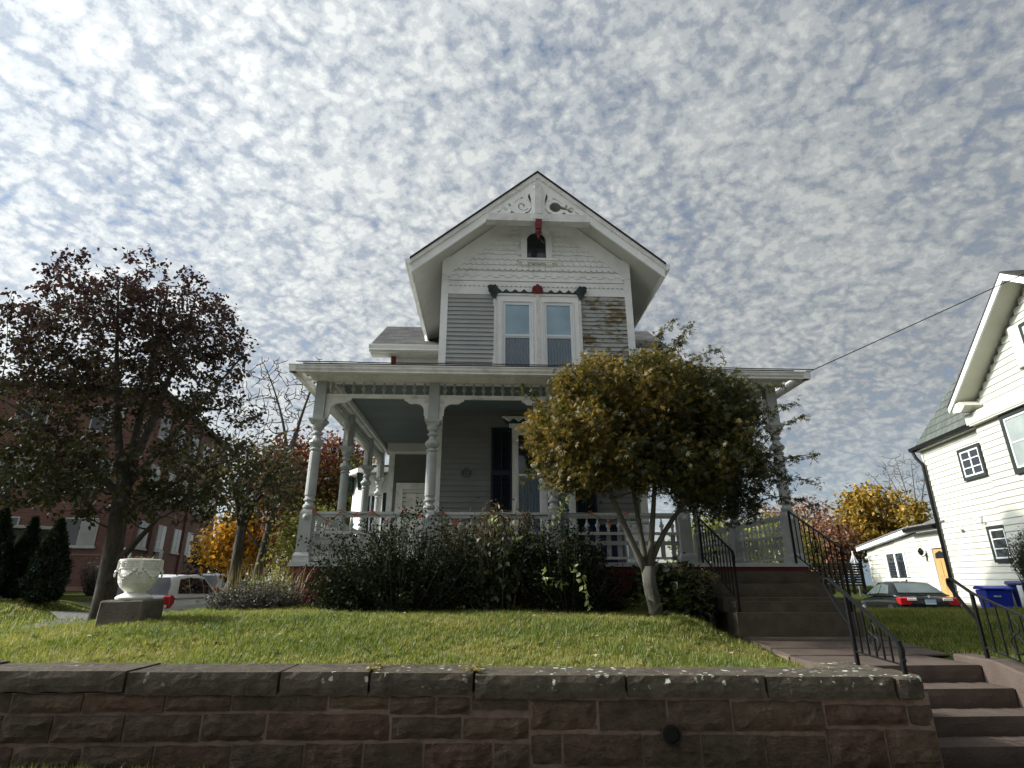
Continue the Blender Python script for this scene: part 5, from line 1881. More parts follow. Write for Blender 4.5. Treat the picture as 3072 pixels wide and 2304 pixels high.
def blades(name, label, cx_, cy_, rx, ry, n, h, mat, seed, w=0.006, lean=0.5, cat='grass tuft'):
    rs_ = np.random.RandomState(seed)
    z = float(terrain(cx_, cy_))
    t = thing(name, label, cat, (cx_, cy_, z))
    a = rs_.uniform(0, 6.28, n)
    r = np.sqrt(rs_.uniform(0, 1, n))
    x, y = cx_ + rx * r * np.cos(a), cy_ + ry * r * np.sin(a)
    z0 = terrain(x, y)
    hh = h * rs_.uniform(0.5, 1.2, n)
    d = rs_.uniform(0, 6.28, n)
    ln = lean * hh * rs_.uniform(0.2, 1, n)
    px, py = -np.sin(d) * w, np.cos(d) * w
    B0 = np.stack([x - px, y - py, z0 - 0.01], 1)
    B1 = np.stack([x + px, y + py, z0 - 0.01], 1)
    mx, my = x + np.cos(d) * ln * 0.4, y + np.sin(d) * ln * 0.4
    C0 = np.stack([mx - px * .7, my - py * .7, z0 + hh * 0.62], 1)
    C1 = np.stack([mx + px * .7, my + py * .7, z0 + hh * 0.62], 1)
    T = np.stack([x + np.cos(d) * ln, y + np.sin(d) * ln, z0 + hh], 1)
    V = np.stack([B0, B1, C1, C0, T], 1).reshape(-1, 3)
    F = (np.array([(0, 1, 2), (0, 2, 3), (3, 2, 4)])[None] + (np.arange(n) * 5)[:, None, None]).reshape(-1, 3)
    put('blades', mesh_np('blades', V, F, mat, np.repeat(rs_.uniform(0, 1, n), 5)), t)


blades('ornamental_grass', 'straw-coloured tall grasses in front of the red porch pier', -3.0, 8.85, 0.35, 0.25, 150, 0.6, M['straw'], 51, 0.004, 0.9)
blades('ornamental_grass', 'pale feathery grasses behind the faded aster clump', -3.6, 9.2, 0.5, 0.3, 140, 0.62, M['straw'], 52, 0.004, 0.7)
shrub('yellow_bush', 'small yellow-green bush tucked against the left porch corner', (-3.35, 9.3, 0.9), [(-3.35, 9.3, 1.2, 0.35, 0.3, 0.35)], 120, 1800, 0.06, M['lime_leaf'], 'oval', 47, 0.3, 0.3, rndf=lambda P, rs_: rs_.uniform(0, 0.35, len(P)))

# ------------------------------------------------------------ lawn grass
M['blade'] = leafmat('grass_blade', [(0.0, (0.060, 0.105, 0.008)), (0.40, (0.17, 0.22, 0.024)), (0.72, (0.30, 0.28, 0.05)), (1.0, (0.46, 0.38, 0.15))], 0.5)


def lawn(name, label, x0, x1, y0, y1, dens, h, seed, mask=None, w=0.0035):
    rs_ = np.random.RandomState(seed)
    n = int((x1 - x0) * (y1 - y0) * dens)
    x, y = rs_.uniform(x0, x1, n), rs_.uniform(y0, y1, n)
    if mask is not None:
        k = mask(x, y)
        x, y = x[k], y[k]
        n = len(x)
    z = terrain(x, y)
    patch = 0.5 + 0.30 * np.sin(x * 1.7 + np.sin(y * 2.3) * 1.3) * np.sin(y * 2.9 + np.sin(x * 1.1)) + 0.16 * np.sin(x * 6.3 + 1.3 * np.sin(y * 5)) * np.sin(y * 7.7 + np.sin(x * 4.0))
    tuft = np.sin(x * 23 + 2 * np.sin(y * 9)) * np.sin(y * 27 + 2 * np.sin(x * 7))
    hh = h * rs_.uniform(0.35, 1.3, n) * (0.7 + 0.5 * patch) * (1 + 0.55 * tuft)
    d = rs_.uniform(0, 6.28, n)
    ln = hh * rs_.uniform(0.2, 1.1, n)
    px, py = -np.sin(d) * w * (0.7 + 0.6 * rs_.uniform(0, 1, n)), np.cos(d) * w
    B0 = np.stack([x - px, y - py, z - 0.006], 1)
    B1 = np.stack([x + px, y + py, z - 0.006], 1)
    T = np.stack([x + np.cos(d) * ln, y + np.sin(d) * ln, z + hh], 1)
    V = np.stack([B0, B1, T], 1).reshape(-1, 3)
    F = np.arange(n * 3).reshape(-1, 3)
    col = 0.10 + 0.70 * (1 - patch) + rs_.normal(size=n) * 0.20
    dead = rs_.uniform(0, 1, n) < 0.05
    col = np.where(dead, rs_.uniform(0.85, 1, n), col)
    o = put(name, mesh_np(name, V, F, M['blade'], np.repeat(np.clip(col, 0, 1), 3)))
    return tag(o, label, 'grass', kind='stuff')


def left_mask(x, y):
    yl = wall_y(x) + 0.40 + 0.05 * np.sin(x * 3.1) + 0.03 * np.sin(x * 11)
    edge = 3.36 + 0.04 * np.sin(y * 6) + np.where(y < 5.9, -0.5, 0)
    ok = (y > yl) & (x < edge)
    return ok


lawn('lawn_grass', 'short sunlit lawn grass between the stone wall and the porch shrubs', -7.0, 3.45, 5.0, 6.6, 8000, 0.042, 71, left_mask, w=0.0042)
lawn('lawn_grass', 'lawn grass farther back around the urn, shrubs and maple', -7.5, 3.45, 6.6, 9.2, 4600, 0.042, 72, left_mask)
lawn('lawn_grass', 'shaded lawn grass on the right of the front walk', 5.12, 13.0, 5.3, 14.0, 1500, 0.05, 73, lambda x, y: (x > 5.36 + 0.05 * np.sin(y * 5)) & (x < y * 1.05 + 1.0) | ((y < 6.8) & (x > 5.25)), w=0.006)
lawn('lawn_grass', 'darker lawn grass on the far left below the conical evergreens', -16, -7.0, 8.0, 16.0, 500, 0.06, 74, lambda x, y: x > -0.85 * y - 1.5, w=0.01)
lawn('verge_grass', 'strip of grass at the foot of the retaining wall at lower left', -5.2, -1.5, 4.45, 4.86, 5000, 0.07, 75, lambda x, y: (y < wall_y(x) - 0.03) & (NP.uniform(0, 1, len(x)) < np.clip((-1.6 - x) / 1.6, 0, 1)), w=0.004)
vg = bpy.data.objects['verge_grass']
me = vg.data
co = np.empty(len(me.vertices) * 3, dtype=np.float32)
me.vertices.foreach_get('co', co)
co = co.reshape(-1, 3)
co[:, 2] = co[:, 2] - terrain(co[:, 0].copy(), co[:, 1].copy()) + 0.09 - 0.012 * (co[:, 0] + 3.6)
me.vertices.foreach_set('co', co.ravel())
vb = MB().add([(-60, 4.4, 0.02), (-3.4, 4.4, 0.02), (-1.6, 4.55, 0.0), (-1.5, 4.82, 0.02), (-3.4, 4.92, 0.10), (-60, 5.0, 0.14)], [(0, 1, 2, 3, 4, 5)]).build('verge_bank', M['lawn'])
tag(vb, kind='structure')
# dry grass and dead leaves caught in the cap joints
for k, (u, lab) in enumerate(((-0.87, 'dry grass tuft in a capstone joint left of the middle'), (-0.08, 'dry grass tuft in the capstone joint below the lawn middle'))):
    rs = np.random.RandomState(80 + k)
    yy = float(wall_y(u)) + 0.12
    P = np.stack([u + rs.normal(size=70) * 0.03, yy + rs.uniform(-0.10, 0.25, 70), 0.735 + rs.uniform(0, 0.02, 70)], 1)
    t = thing('grass_tuft', lab, 'grass tuft', (u, yy, 0.73), group='dry tufts in the wall joints')
    put('blades', leaves('blades', P, 0.06, M['straw'], 'long', None, 0.7, 0.5, 0, 81 + k), t)
# fallen leaves on the lawn
rs = np.random.RandomState(91)
P = np.stack([rs.uniform(-6, 3.2, 420), rs.uniform(5.3, 8.2, 420), np.zeros(420)], 1)
P[:, 2] = terrain(P[:, 0], P[:, 1]) + 0.038
M['fallen'] = leafmat('fallen_leaf', [(0, (0.14, 0.07, 0.025)), (0.6, (0.30, 0.22, 0.09)), (1, (0.45, 0.42, 0.30))], 0.3)
tag(put('fallen_leaves', leaves('fallen_leaves', P, 0.05, M['fallen'], 'oval', None, 0.75, 0.4, 0, 92)), 'dry fallen leaves scattered over the front lawn', 'leaves', kind='stuff')

# ------------------------------------------------------------ urn on its block
M['urn'] = pm('white_painted_cast_stone', (0.78, 0.77, 0.72), 0.7, 0.10, 6, 0.3, 60, 0.2, dirt=0.5, dirtcol=(0.42, 0.40, 0.34), dscale=8)
M['block'] = pm('dark_stone_block', (0.13, 0.115, 0.095), 0.9, 0.3, 6, 0.5, 40, 0.15, dirt=0.4, dirtcol=(0.03, 0.03, 0.025), dscale=5)
ux, uy = -4.2, 7.35
uz = float(terrain(ux, uy))
pbk = MB()
pbk.add([(ux - .265, uy - .22, uz - .05), (ux + .25, uy - .22, uz - .05), (ux + .26, uy + .22, uz - .05), (ux - .26, uy + .22, uz - .05), (ux - .26, uy - .21, 1.175), (ux + .25, uy - .21, 1.185), (ux + .26, uy + .22, 1.19), (ux - .25, uy + .22, 1.18)],
        [(0, 3, 2, 1), (4, 5, 6, 7), (0, 1, 5, 4), (1, 2, 6, 5), (2, 3, 7, 6), (3, 0, 4, 7)])
tag(pbk.build('stone_block', M['block'], bevel=0.02, loc=(ux, uy, uz)), 'dark squared stone block on the lawn under the white urn', 'stone block')
U0 = 1.185
u = thing('urn', 'white cast-stone urn with Greek key rim standing on a dark block', 'urn', (ux, uy, U0))
pr = [(0.19, 0), (0.195, .02), (0.16, .045), (0.115, .065), (0.105, .08), (0.125, .095), (0.165, .13), (.195, .18), (.21, .24), (.212, .29), (.205, .32), (.2, .335), (.215, .345), (.215, .425), (.225, .43), (.225, .45), (.185, .455), (.18, .42)]
MB().lathe(pr, 32, (ux, uy, U0)).build('bowl', M['urn'], u, smooth=False)
key = MB()
for k in range(16):
    a0 = k * 2 * math.pi / 16

    def pk(da, z):
        a = a0 + da
        return (ux + 0.219 * math.cos(a), uy + 0.219 * math.sin(a), U0 + z)
    path = [(0.0, 0.36), (0.0, 0.415), (0.26, 0.415), (0.26, 0.378), (0.13, 0.378), (0.13, 0.395)]
    for i in range(len(path) - 1):
        key.bar(pk(*path[i]), pk(*path[i + 1]), 0.010, 0.010)
key.build('key_band', M['urn'], u)
for k in range(4):
    a = rad(-60 + 90 * k)
    ca, sa = math.cos(a), math.sin(a)
    MB().bar((ux + .222 * ca, uy + .222 * sa, U0 + .44), (ux + .228 * ca, uy + .228 * sa, U0 + .305), 0.045, 0.025, (ca, sa, 0)).build('tab', M['urn'], u)
    ring = []
    for j in range(13):
        b = 2 * math.pi * j / 12
        ring.append((ux + (.248) * ca - sa * 0.032 * math.cos(b), uy + .224 * sa + ca * 0.032 * math.cos(b), U0 + 0.285 + 0.032 * math.sin(b)))
    MB().tube(ring, 0.010, 5).build('ring_handle', M['urn'], u, smooth=True)
    am = a + rad(45)
    for i in range(9):
        tt = (i - 4) / 4
        aa = am + tt * rad(30)
        zz = U0 + 0.325 - 0.075 * (1 - tt * tt)
        rr = 0.213 - 0.01 * (1 - tt * tt)
        MB().lathe([(0.004, -0.02), (0.02, -0.012), (0.024, 0), (0.02, 0.012), (0.004, 0.02)], 6, (ux + rr * math.cos(aa), uy + rr * math.sin(aa), zz)).build('garland_fruit', M['urn'], u)
    for i in range(3):
        MB().lathe([(0.004, -0.02), (0.022 - .004 * i, -0.01), (0.026 - .005 * i, 0), (0.018, 0.012), (0.004, 0.02)], 6, (ux + (0.207 - .012 * i) * math.cos(am), uy + (0.207 - .012 * i) * math.sin(am), U0 + 0.225 - i * 0.03)).build('garland_fruit', M['urn'], u)
P = np.stack([ux + NP.normal(size=160) * 0.07, uy + NP.normal(size=160) * 0.07, U0 + 0.44 + np.abs(NP.normal(size=160)) * 0.022], 1)
dp = thing('dead_planting', 'dead orange-brown plants and leaves filling the white urn', 'plant', (ux, uy, U0 + .44))
put('foliage', leaves('foliage', P, 0.045, M['brown_leaf'], 'long', NP.uniform(0.2, 1, 160), 0.3, 0.4, 0, 93), dp)
MB().lathe([(0.0, 0.40), (0.164, 0.40), (0.164, 0.425), (0.0, 0.44)], 20, (ux, uy, U0)).build('soil', M['block'], dp)
# broad-leaved weeds in the turf
rs = np.random.RandomState(191)
P = []
for k in range(70):
    c_ = (rs.uniform(-6.0, 3.0), rs.uniform(5.35, 7.6))
    m_ = rs.randint(5, 14)
    q_ = np.stack([c_[0] + rs.normal(size=m_) * 0.035, c_[1] + rs.normal(size=m_) * 0.03], 1)
    P.append(np.concatenate([q_, (terrain(q_[:, 0], q_[:, 1]) + 0.022)[:, None]], 1))
P = np.concatenate(P)
tag(put('lawn_weeds', leaves('lawn_weeds', P, 0.05, leafmat('weed_leaf', [(0, (0.05, 0.09, 0.012)), (0.7, (0.11, 0.16, 0.025)), (1, (0.25, 0.24, 0.07))], 0.4), 'oval', None, 0.75, 0.4, 0, 192)), 'broad-leaved weeds scattered through the front lawn', 'weeds', kind='stuff')

# ------------------------------------------------------------ cars
M['carwhite'] = pm('white_car_paint', (0.66, 0.67, 0.67), 0.25, 0.03, 2, 0.0, 10, 0.6)
M['carblack'] = pm('black_car_paint', (0.006, 0.007, 0.008), 0.12, 0.1, 2, 0.0, 10, 0.35)
M['carglass'] = glass_('dark_car_glass', (0.012, 0.014, 0.016), 0.03)
M['carglass2'] = glass_('clear_car_glass', (0.10, 0.13, 0.13), 0.03)
M['tyre'] = pm('tyre_rubber', (0.02, 0.02, 0.02), 0.9, 0.2, 10, 0.2, 60, 0.1)
M['rim'] = pm('alloy_rim', (0.35, 0.36, 0.37), 0.35, 0.05, 5, 0.0, 10, 0.5, metal=0.7)
M['redlamp'] = pm('red_lamp_lens', (0.35, 0.008, 0.010), 0.2, 0.15, 8, 0.0, 10, 0.6)
M['clearlamp'] = pm('clear_lamp_lens', (0.6, 0.6, 0.58), 0.2, 0.1, 8, 0.0, 10, 0.6)
M['chrome'] = pm('chrome', (0.6, 0.6, 0.62), 0.2, 0.05, 8, 0.0, 10, 0.5, metal=0.9)


def car(name, label, loc, heading, paint, glass, lower, cabin, rear_win, side_win, lamp, group=None, sedan=False, scale=1.0):
    t = thing(name, label, 'car', loc, -heading, local=True, group=group)
    t.scale = (scale, scale, scale)

    def loft(secs, closed_ends=True):
        mb_ = MB()
        k = len(secs[0])
        vs = [p for s_ in secs for p in s_]
        fs = [(i * k + j, i * k + j + 1, (i + 1) * k + j + 1, (i + 1) * k + j) for i in range(len(secs) - 1) for j in range(k - 1)]
        fs += [tuple(range(k)), tuple(range((len(secs) - 1) * k, len(secs) * k))]
        return mb_.add(vs, fs)
    secs = []
    for (y, zt_, w, zb) in lower:
        half = [(0, zt_), (w * 0.70, zt_ - 0.01), (w * 0.93, zt_ - 0.05), (w, zt_ - 0.14), (w * 1.0, (zt_ + zb) / 2), (w * 0.97, zb + 0.08), (w * 0.90, zb)]
        secs.append([(-a, y, z) for a, z in half[::-1]] + [(a, y, z) for a, z in half[1:]])
    body = loft(secs).build('body', paint, t, smooth=True)
    bm_ = body.modifiers.new('round', 'SUBSURF')
    bm_.levels = bm_.render_levels = 1
    secs = []
    for (y, zb, wb, zt_, wt) in cabin:
        secs.append([(-wb, y, zb - 0.04), (-(wb * .55 + wt * .45), y, zb + (zt_ - zb) * 0.45), (-wt, y, zt_ - 0.02), (-wt * 0.8, y, zt_ + 0.015), (0, y, zt_ + 0.03), (wt * 0.8, y, zt_ + 0.015), (wt, y, zt_ - 0.02), ((wb * .55 + wt * .45), y, zb + (zt_ - zb) * 0.45), (wb, y, zb - 0.04)])
    loft(secs).build('cabin', paint, t, smooth=True)

    def sidept(y, f, sg, off=0.012):
        ys_ = [c[0] for c in cabin]
        zb = np.interp(y, ys_, [c[1] for c in cabin])
        wb = np.interp(y, ys_, [c[2] for c in cabin])
        zt_ = np.interp(y, ys_, [c[3] for c in cabin])
        wt = np.interp(y, ys_, [c[4] for c in cabin])
        z = zb + (zt_ - 0.02 - zb) * f
        fw2 = (z - zb) / max(1e-4, zt_ - zb)
        w = wb + (wt - wb) * fw2
        return (sg * (w + off), y, z)
    for sg in (-1, 1):
        for poly in side_win:
            # split into rows so that the glass follows the side
            pts_ = [sidept(y, f, sg) for y, f in poly]
            MB().add(pts_ + [(a - sg * 0.01, b, c) for a, b, c in pts_], [tuple(range(len(pts_))), tuple(range(len(pts_), 2 * len(pts_)))]).build('side_window', glass, t)
    c0, c1 = cabin[0], cabin[1]

    def rearpt(u_, f):
        y = c0[0] + (c1[0] - c0[0]) * f
        z = c0[3] + (c1[3] - c0[3]) * f
        w = (c0[4] + (c1[4] - c0[4]) * f) * u_
        return (w, y - 0.02, z + 0.035)
    q = [rearpt(u_, f) for u_, f in rear_win]
    MB().add(q, [tuple(range(len(q)))]).build('rear_window', M['carglass'] if not sedan else glass, t)
    c0, c1 = cabin[-1], cabin[-2]
    q = [((c0[4] + (c1[4] - c0[4]) * f) * u_, c0[0] + (c1[0] - c0[0]) * f + 0.02, c0[3] + (c1[3] - c0[3]) * f + 0.035) for u_, f in ((-.9, .08), (.9, .08), (.85, .92), (-.85, .92))]
    MB().add(q, [(0, 1, 2, 3)]).build('windscreen', glass, t)
    for sg in (-1, 1):
        lamp(t, sg)
        yy = cabin[-2][0] + 0.30
        MB().add([], []).prism([(yy - 0.02, 0.98), (yy + 0.12, 0.98), (yy + 0.12, 1.10), (yy - 0.02, 1.12)], 'x', *sorted((sg * 0.95, sg * 1.12))).build('mirror', paint, t, bevel=0.02)
        for y in (lower[0][0] + 0.95, lower[-1][0] - 0.9):
            w_ = MB()
            n_ = 20
            vs = []
            for (r_, x) in ((0.20, 0.70), (0.33, 0.70), (0.335, 0.90), (0.22, 0.915)):
                vs += [(sg * x, y + r_ * math.cos(2 * math.pi * k / n_), 0.335 + r_ * math.sin(2 * math.pi * k / n_)) for k in range(n_)]
            w_.add(vs, [(i * n_ + k, i * n_ + (k + 1) % n_, (i + 1) * n_ + (k + 1) % n_, (i + 1) * n_ + k) for i in range(3) for k in range(n_)])
            w_ = w_.build('wheel', M['tyre'], t)
            MB().lathe([(0.0, 0), (0.215, 0.0), (0.215, 0.03), (0.03, 0.05)], 16).build('rim', M['rim'], w_).matrix_local = Matrix.Translation((sg * 0.88, y, 0.335)) @ Matrix.Rotation(rad(90) * sg, 4, 'Y')
        for y in (-0.35, 0.55):
            MB().box(*sorted((sg * 0.905, sg * 0.935)), y - 0.22, y - 0.04, 0.84, 0.865).build('door_handle', M['rim'] if not sedan else paint, t)
    return t


suv_low = [(-2.30, 0.90, 0.78, 0.42), (-2.24, 1.02, 0.88, 0.30), (-1.4, 1.04, 0.915, 0.24), (0.5, 1.02, 0.915, 0.24), (1.1, 1.02, 0.905, 0.24), (2.0, 0.88, 0.87, 0.28), (2.28, 0.70, 0.74, 0.36)]
suv_cab = [(-2.20, 1.02, 0.87, 1.03, 0.86), (-1.86, 1.02, 0.885, 1.60, 0.72), (-1.0, 1.02, 0.89, 1.665, 0.715), (0.1, 1.02, 0.89, 1.63, 0.70), (1.10, 1.02, 0.87, 1.035, 0.85)]


def suv_lamp(t, sg):
    xs_ = sorted((sg * 0.70, sg * 0.925))
    pts_ = [(-2.262, 0.72), (-2.262, 0.80), (-2.235, 1.06), (-2.12, 1.10), (-1.92, 1.00), (-1.98, 0.84), (-2.14, 0.72)]
    MB().prism(pts_, 'x', *xs_).build('tail_light', M['redlamp'], t, bevel=0.02)
    MB().box(*sorted((sg * .72, sg * .86)), -2.272, -2.255, .74, .82).build('reversing_light', M['clearlamp'], t)
    MB().tube([(sg * 0.60, -1.5, 1.66), (sg * 0.60, -1.35, 1.72), (sg * 0.60, -0.6, 1.735), (sg * 0.60, 0.0, 1.70), (sg * 0.60, 0.1, 1.66)], 0.018, 6).build('roof_rail', M['tyre'], t)


suv_side = [[(-1.72, .18), (-1.0, .14), (-1.0, .90), (-1.50, .88)], [(-0.94, .14), (-0.08, .12), (-0.08, .90), (-0.94, .92)], [(-0.02, .12), (0.92, .12), (0.62, .62), (0.12, .90), (-0.02, .90)]]
rw = [(-.92, .10), (.92, .10), (.96, .55), (.88, .93), (-.88, .93), (-.96, .55)]
car('parked_car', 'white hatchback SUV with red tail lights parked just behind the urn', (-10.35, 20.6, -0.12), 0.0, M['carwhite'], M['carglass'], suv_low, suv_cab, rw, suv_side, suv_lamp, 'white cars in the parking court')
car('parked_car', 'smaller-looking white car parked farther back behind the faded asters', (-12.6, 29.0, 0.0), rad(3), M['carwhite'], M['carglass'], suv_low, suv_cab, rw, suv_side, suv_lamp, 'white cars in the parking court')
sed_low = [(-2.26, 0.80, 0.74, 0.40), (-2.18, 0.96, 0.86, 0.28), (-1.3, 1.0, 0.90, 0.22), (0.9, 0.94, 0.90, 0.22), (2.0, 0.78, 0.86, 0.25), (2.26, 0.60, 0.70, 0.35)]
sed_cab = [(-1.72, 0.98, 0.84, 0.99, 0.80), (-0.92, 0.97, 0.865, 1.37, 0.62), (-0.25, 0.96, 0.87, 1.42, 0.63), (0.30, 0.95, 0.87, 1.38, 0.62), (1.15, 0.93, 0.85, 0.95, 0.82)]


def sed_lamp(t, sg):
    MB().prism([(-2.24, 0.68), (-2.24, 0.90), (-2.10, 0.93), (-1.86, 0.90), (-1.95, 0.76), (-2.1, 0.68)], 'x', *sorted((sg * 0.48, sg * 0.905))).build('tail_light', M['redlamp'], t, bevel=0.02)
    MB().prism([(-2.256, 0.82), (-2.256, 0.885), (-2.2, 0.905), (-2.2, 0.82)], 'x', *sorted((sg * 0.40, sg * 0.68))).build('reversing_light', M['clearlamp'], t)


sc = car('parked_car', 'black saloon car with red tail lights parked beside the cream house', (13.72, 19.2, 0.10), rad(15), M['carblack'], M['carglass2'], sed_low, sed_cab, [(-.9, .10), (.9, .10), (.86, .92), (-.86, .92)], [[(-1.15, .15), (-0.30, .12), (-0.30, .88), (-0.85, .86)], [(-0.24, .12), (0.95, .12), (0.35, .86), (-0.24, .88)]], sed_lamp, None, True, 0.88)
M['plate'] = pm('pale_blue_number_plate', (0.25, 0.36, 0.52), 0.4, 0.08, 20, 0, 10, 0.4)
pt = MB().box(-0.16, 0.16, -2.275, -2.262, 0.70, 0.855).build('number_plate', M['plate'], sc)
MB().box(-0.15, 0.15, -2.279, -2.276, 0.705, 0.735).build('plate_foot', M['clearlamp'], pt)
MB().lathe([(0, 0), (0.04, 0), (0.04, 0.008), (0, 0.008)], 14).build('badge', M['chrome'], sc).matrix_local = Matrix.Translation((0, -2.2, 0.945)) @ Matrix.Rotation(rad(80), 4, 'X')
MB().box(0.28, 0.52, -2.236, -2.226, 0.91, 0.925).build('model_badge', M['chrome'], sc)
MB().prism([(-0.05, 1.44), (0.13, 1.44), (-0.04, 1.52)], 'x', -0.01, 0.01).build('aerial', M['carblack'], sc).location = (0, -0.75, -0.01)
MB().box(-0.78, 0.78, -2.30, -2.20, 0.42, 0.60).build('bumper', M['carblack'], sc, bevel=0.03)

# ------------------------------------------------------------ recycling bins
M['binblue'] = pm('blue_bin_plastic', (0.012, 0.035, 0.42), 0.45, 0.12, 4, 0.05, 50, 0.4)
M['binnavy'] = pm('navy_bin_plastic', (0.012, 0.028, 0.17), 0.45, 0.12, 4, 0.05, 50, 0.4)
M['print'] = pm('pale_print', (0.5, 0.52, 0.55), 0.5, 0.1, 20, 0, 10, 0.3)


def wheelie(label, x, y, rz, mat, crest):
    z = float(terrain(x, y))
    t = thing('recycling_bin', label, 'bin', (x, y, z), rz, 'blue recycling bins', local=True)
    mb_ = MB()
    mb_.add([(-.20, -.24, .06), (.20, -.24, .06), (.20, .22, .06), (-.20, .22, .06), (-.27, -.33, .96), (.27, -.33, .96), (.27, .33, .96), (-.27, .33, .96)], [(0, 3, 2, 1), (4, 5, 6, 7), (0, 1, 5, 4), (1, 2, 6, 5), (2, 3, 7, 6), (3, 0, 4, 7)])
    mb_.build('body', mat, t, bevel=0.025)
    MB().prism([(-.37, .965), (-.38, 1.0), (-.2, 1.045), (.15, 1.06), (.33, 1.03), (.36, .965)], 'x', -.295, .295).build('lid', mat, t, bevel=0.015)
    MB().tube([(-.2, .37, 1.0), (.2, .37, 1.0)], 0.018, 6).build('handle', mat, t)
    for s_ in (-1, 1):
        w_ = MB()
        w_.lathe([(0.05, 0), (0.12, 0), (0.12, 0.05), (0.05, 0.05)], 14)
        w_.build('wheel', M['tyre'], t).matrix_local = Matrix.Translation((s_ * .24, .24, .12)) @ Matrix.Rotation(rad(90), 4, 'Y')
    if crest:
        q = MB()
        q.ring((0, -.316, .70), .075, .018, .01, 16)
        q.prism([(-.045, .74), (.045, .74), (.04, .68), (0, .645), (-.04, .68)], 'y', -.325, -.30)
        q.prism([(-.11, .585), (0, .565), (.11, .585), (.11, .60), (0, .58), (-.11, .60)], 'y', -.315, -.29)
        q.build('crest', M['print'], t)
    else:
        MB().box(-.13, .02, -.335, -.31, .80, .83).build('print_label', M['print'], t)
        MB().box(-.09, .02, -.288, -.262, .30, .32).build('print_label', M['print'], t)
    return t


wheelie('bright blue recycling bin beside the cream house, left of the pair', 12.55, 14.25, rad(-22), M['binblue'], False)
wheelie('navy recycling bin with a pale crest, right of the pair', 13.15, 14.05, rad(-35), M['binnavy'], True)
bp_ = thing('downpipe', 'short white pipe standing between the two blue recycling bins', 'pipe', (12.82, 13.75, 0.4))
MB().tube([(12.80, 13.76, float(terrain(12.8, 13.76)) - .02), (12.80, 13.76, 1.28)], 0.05, 10).build('tube', M['vinyl'], bp_, smooth=True)

# ------------------------------------------------------------ cream neighbour house on the right
M['cream'] = pm('cream_siding', (0.50, 0.50, 0.43), 0.55, 0.04, 2, 0.05, 40, 0.3, objvar=0.03)
M['cream_trim'] = pm('cream_trim', (0.52, 0.52, 0.44), 0.55, 0.05, 2, 0.05, 40, 0.3)
M['dark_trim'] = pm('dark_green_black_trim', (0.020, 0.026, 0.024), 0.5, 0.15, 4, 0.05, 40, 0.35)


def shinglemat(name, c1, c2):
    m, t, b = mat_(name)
    tc = t.nodes.new('ShaderNodeTexCoord')
    br = t.nodes.new('ShaderNodeTexBrick')
    br.inputs['Scale'].default_value = 1.0
    br.inputs['Brick Width'].default_value = 0.32
    br.inputs['Row Height'].default_value = 0.13
    br.inputs['Mortar Size'].default_value = 0.012
    br.inputs['Color1'].default_value = (*c1, 1)
    br.inputs['Color2'].default_value = (*c2, 1)
    br.inputs['Mortar'].default_value = (*[c * 0.5 for c in c1], 1)
    t.links.new(tc.outputs['Object'], br.inputs['Vector'])
    t.links.new(mixc(t, 1.0, br.outputs['Color'], rmp(t, nz(t, pos(t), 12, 4, 0.7), [(0.3, 0.75), (0.7, 1.2)]), 'MULTIPLY'), b.inputs['Base Color'])
    b.inputs['Roughness'].default_value = 0.95
    return m


M['roof_green'] = shinglemat('grey_green_shingles', (0.065, 0.078, 0.068), (0.10, 0.11, 0.097))
M['roof_grey'] = shinglemat('grey_shingles', (0.10, 0.10, 0.10), (0.15, 0.15, 0.15))
RH = thing('cream_house', 'cream clapboard house with steep gable and black trim at the right edge', 'house', (15.43, 19.0, 0.0), rad(-101.6), local=True)
EX = 0.18
cpl = MB().prism([(-0.004, EX + 0.02), (-0.03, 0.0), (0.0, 0.0), (0.010, EX + 0.02)], 'x', 0, 1).mesh('siding_board', M['cream'])
wb_ = MB().box(0, 8.4, 0.02, 6.0, 0.0, 5.75).build('side_wall', M['cream'], RH)
MB().box(-0.01, 8.41, -0.02, 6.0, -0.2, 0.66).build('foundation', M['concrete'], RH)


def siding(x0, x1, z0, z1, y, parent, fx=None):
    z = z0
    while z < z1 - 0.02:
        a, b = (x0, x1) if fx is None else fx(z)
        if b - a > 0.05:
            inst('siding_board', cpl, parent, (a, y, z), (0, 0, 0), (b - a, 1, 1))
        z += EX


siding(0.05, 3.40, 0.70, 5.70, 0.02, wb_)
MB().box(0.0, 0.10, -0.03, 0.05, 0.68, 5.72).build('corner_board', M['cream_trim'], RH)
bayw = MB().box(3.40, 8.6, -0.10, 0.05, 0.66, 5.76).build('projecting_wall', M['cream'], RH)
siding(3.40, 8.6, 0.70, 5.74, -0.10, bayw)
MB().box(3.36, 8.7, -0.28, 0.0, 5.76, 5.80).build('jetty_soffit', M['cream_trim'], RH)
MB().box(3.33, 8.7, -0.30, -0.07, 5.805, 6.12).build('belt_board', M['cream_trim'], RH)
PK, ZP, SLR = 6.85, 9.04, 0.728
gw = MB().prism([(3.45, 6.12), (10.25, 6.12), (PK, 8.62)], 'y', -0.06, 0.1).build('gable_wall', M['cream'], RH)
siding(0, 0, 6.14, 8.6, -0.06, gw, lambda z: (max(3.5, PK - (8.66 - z) / SLR), min(8.8, PK + (8.66 - z) / SLR)))
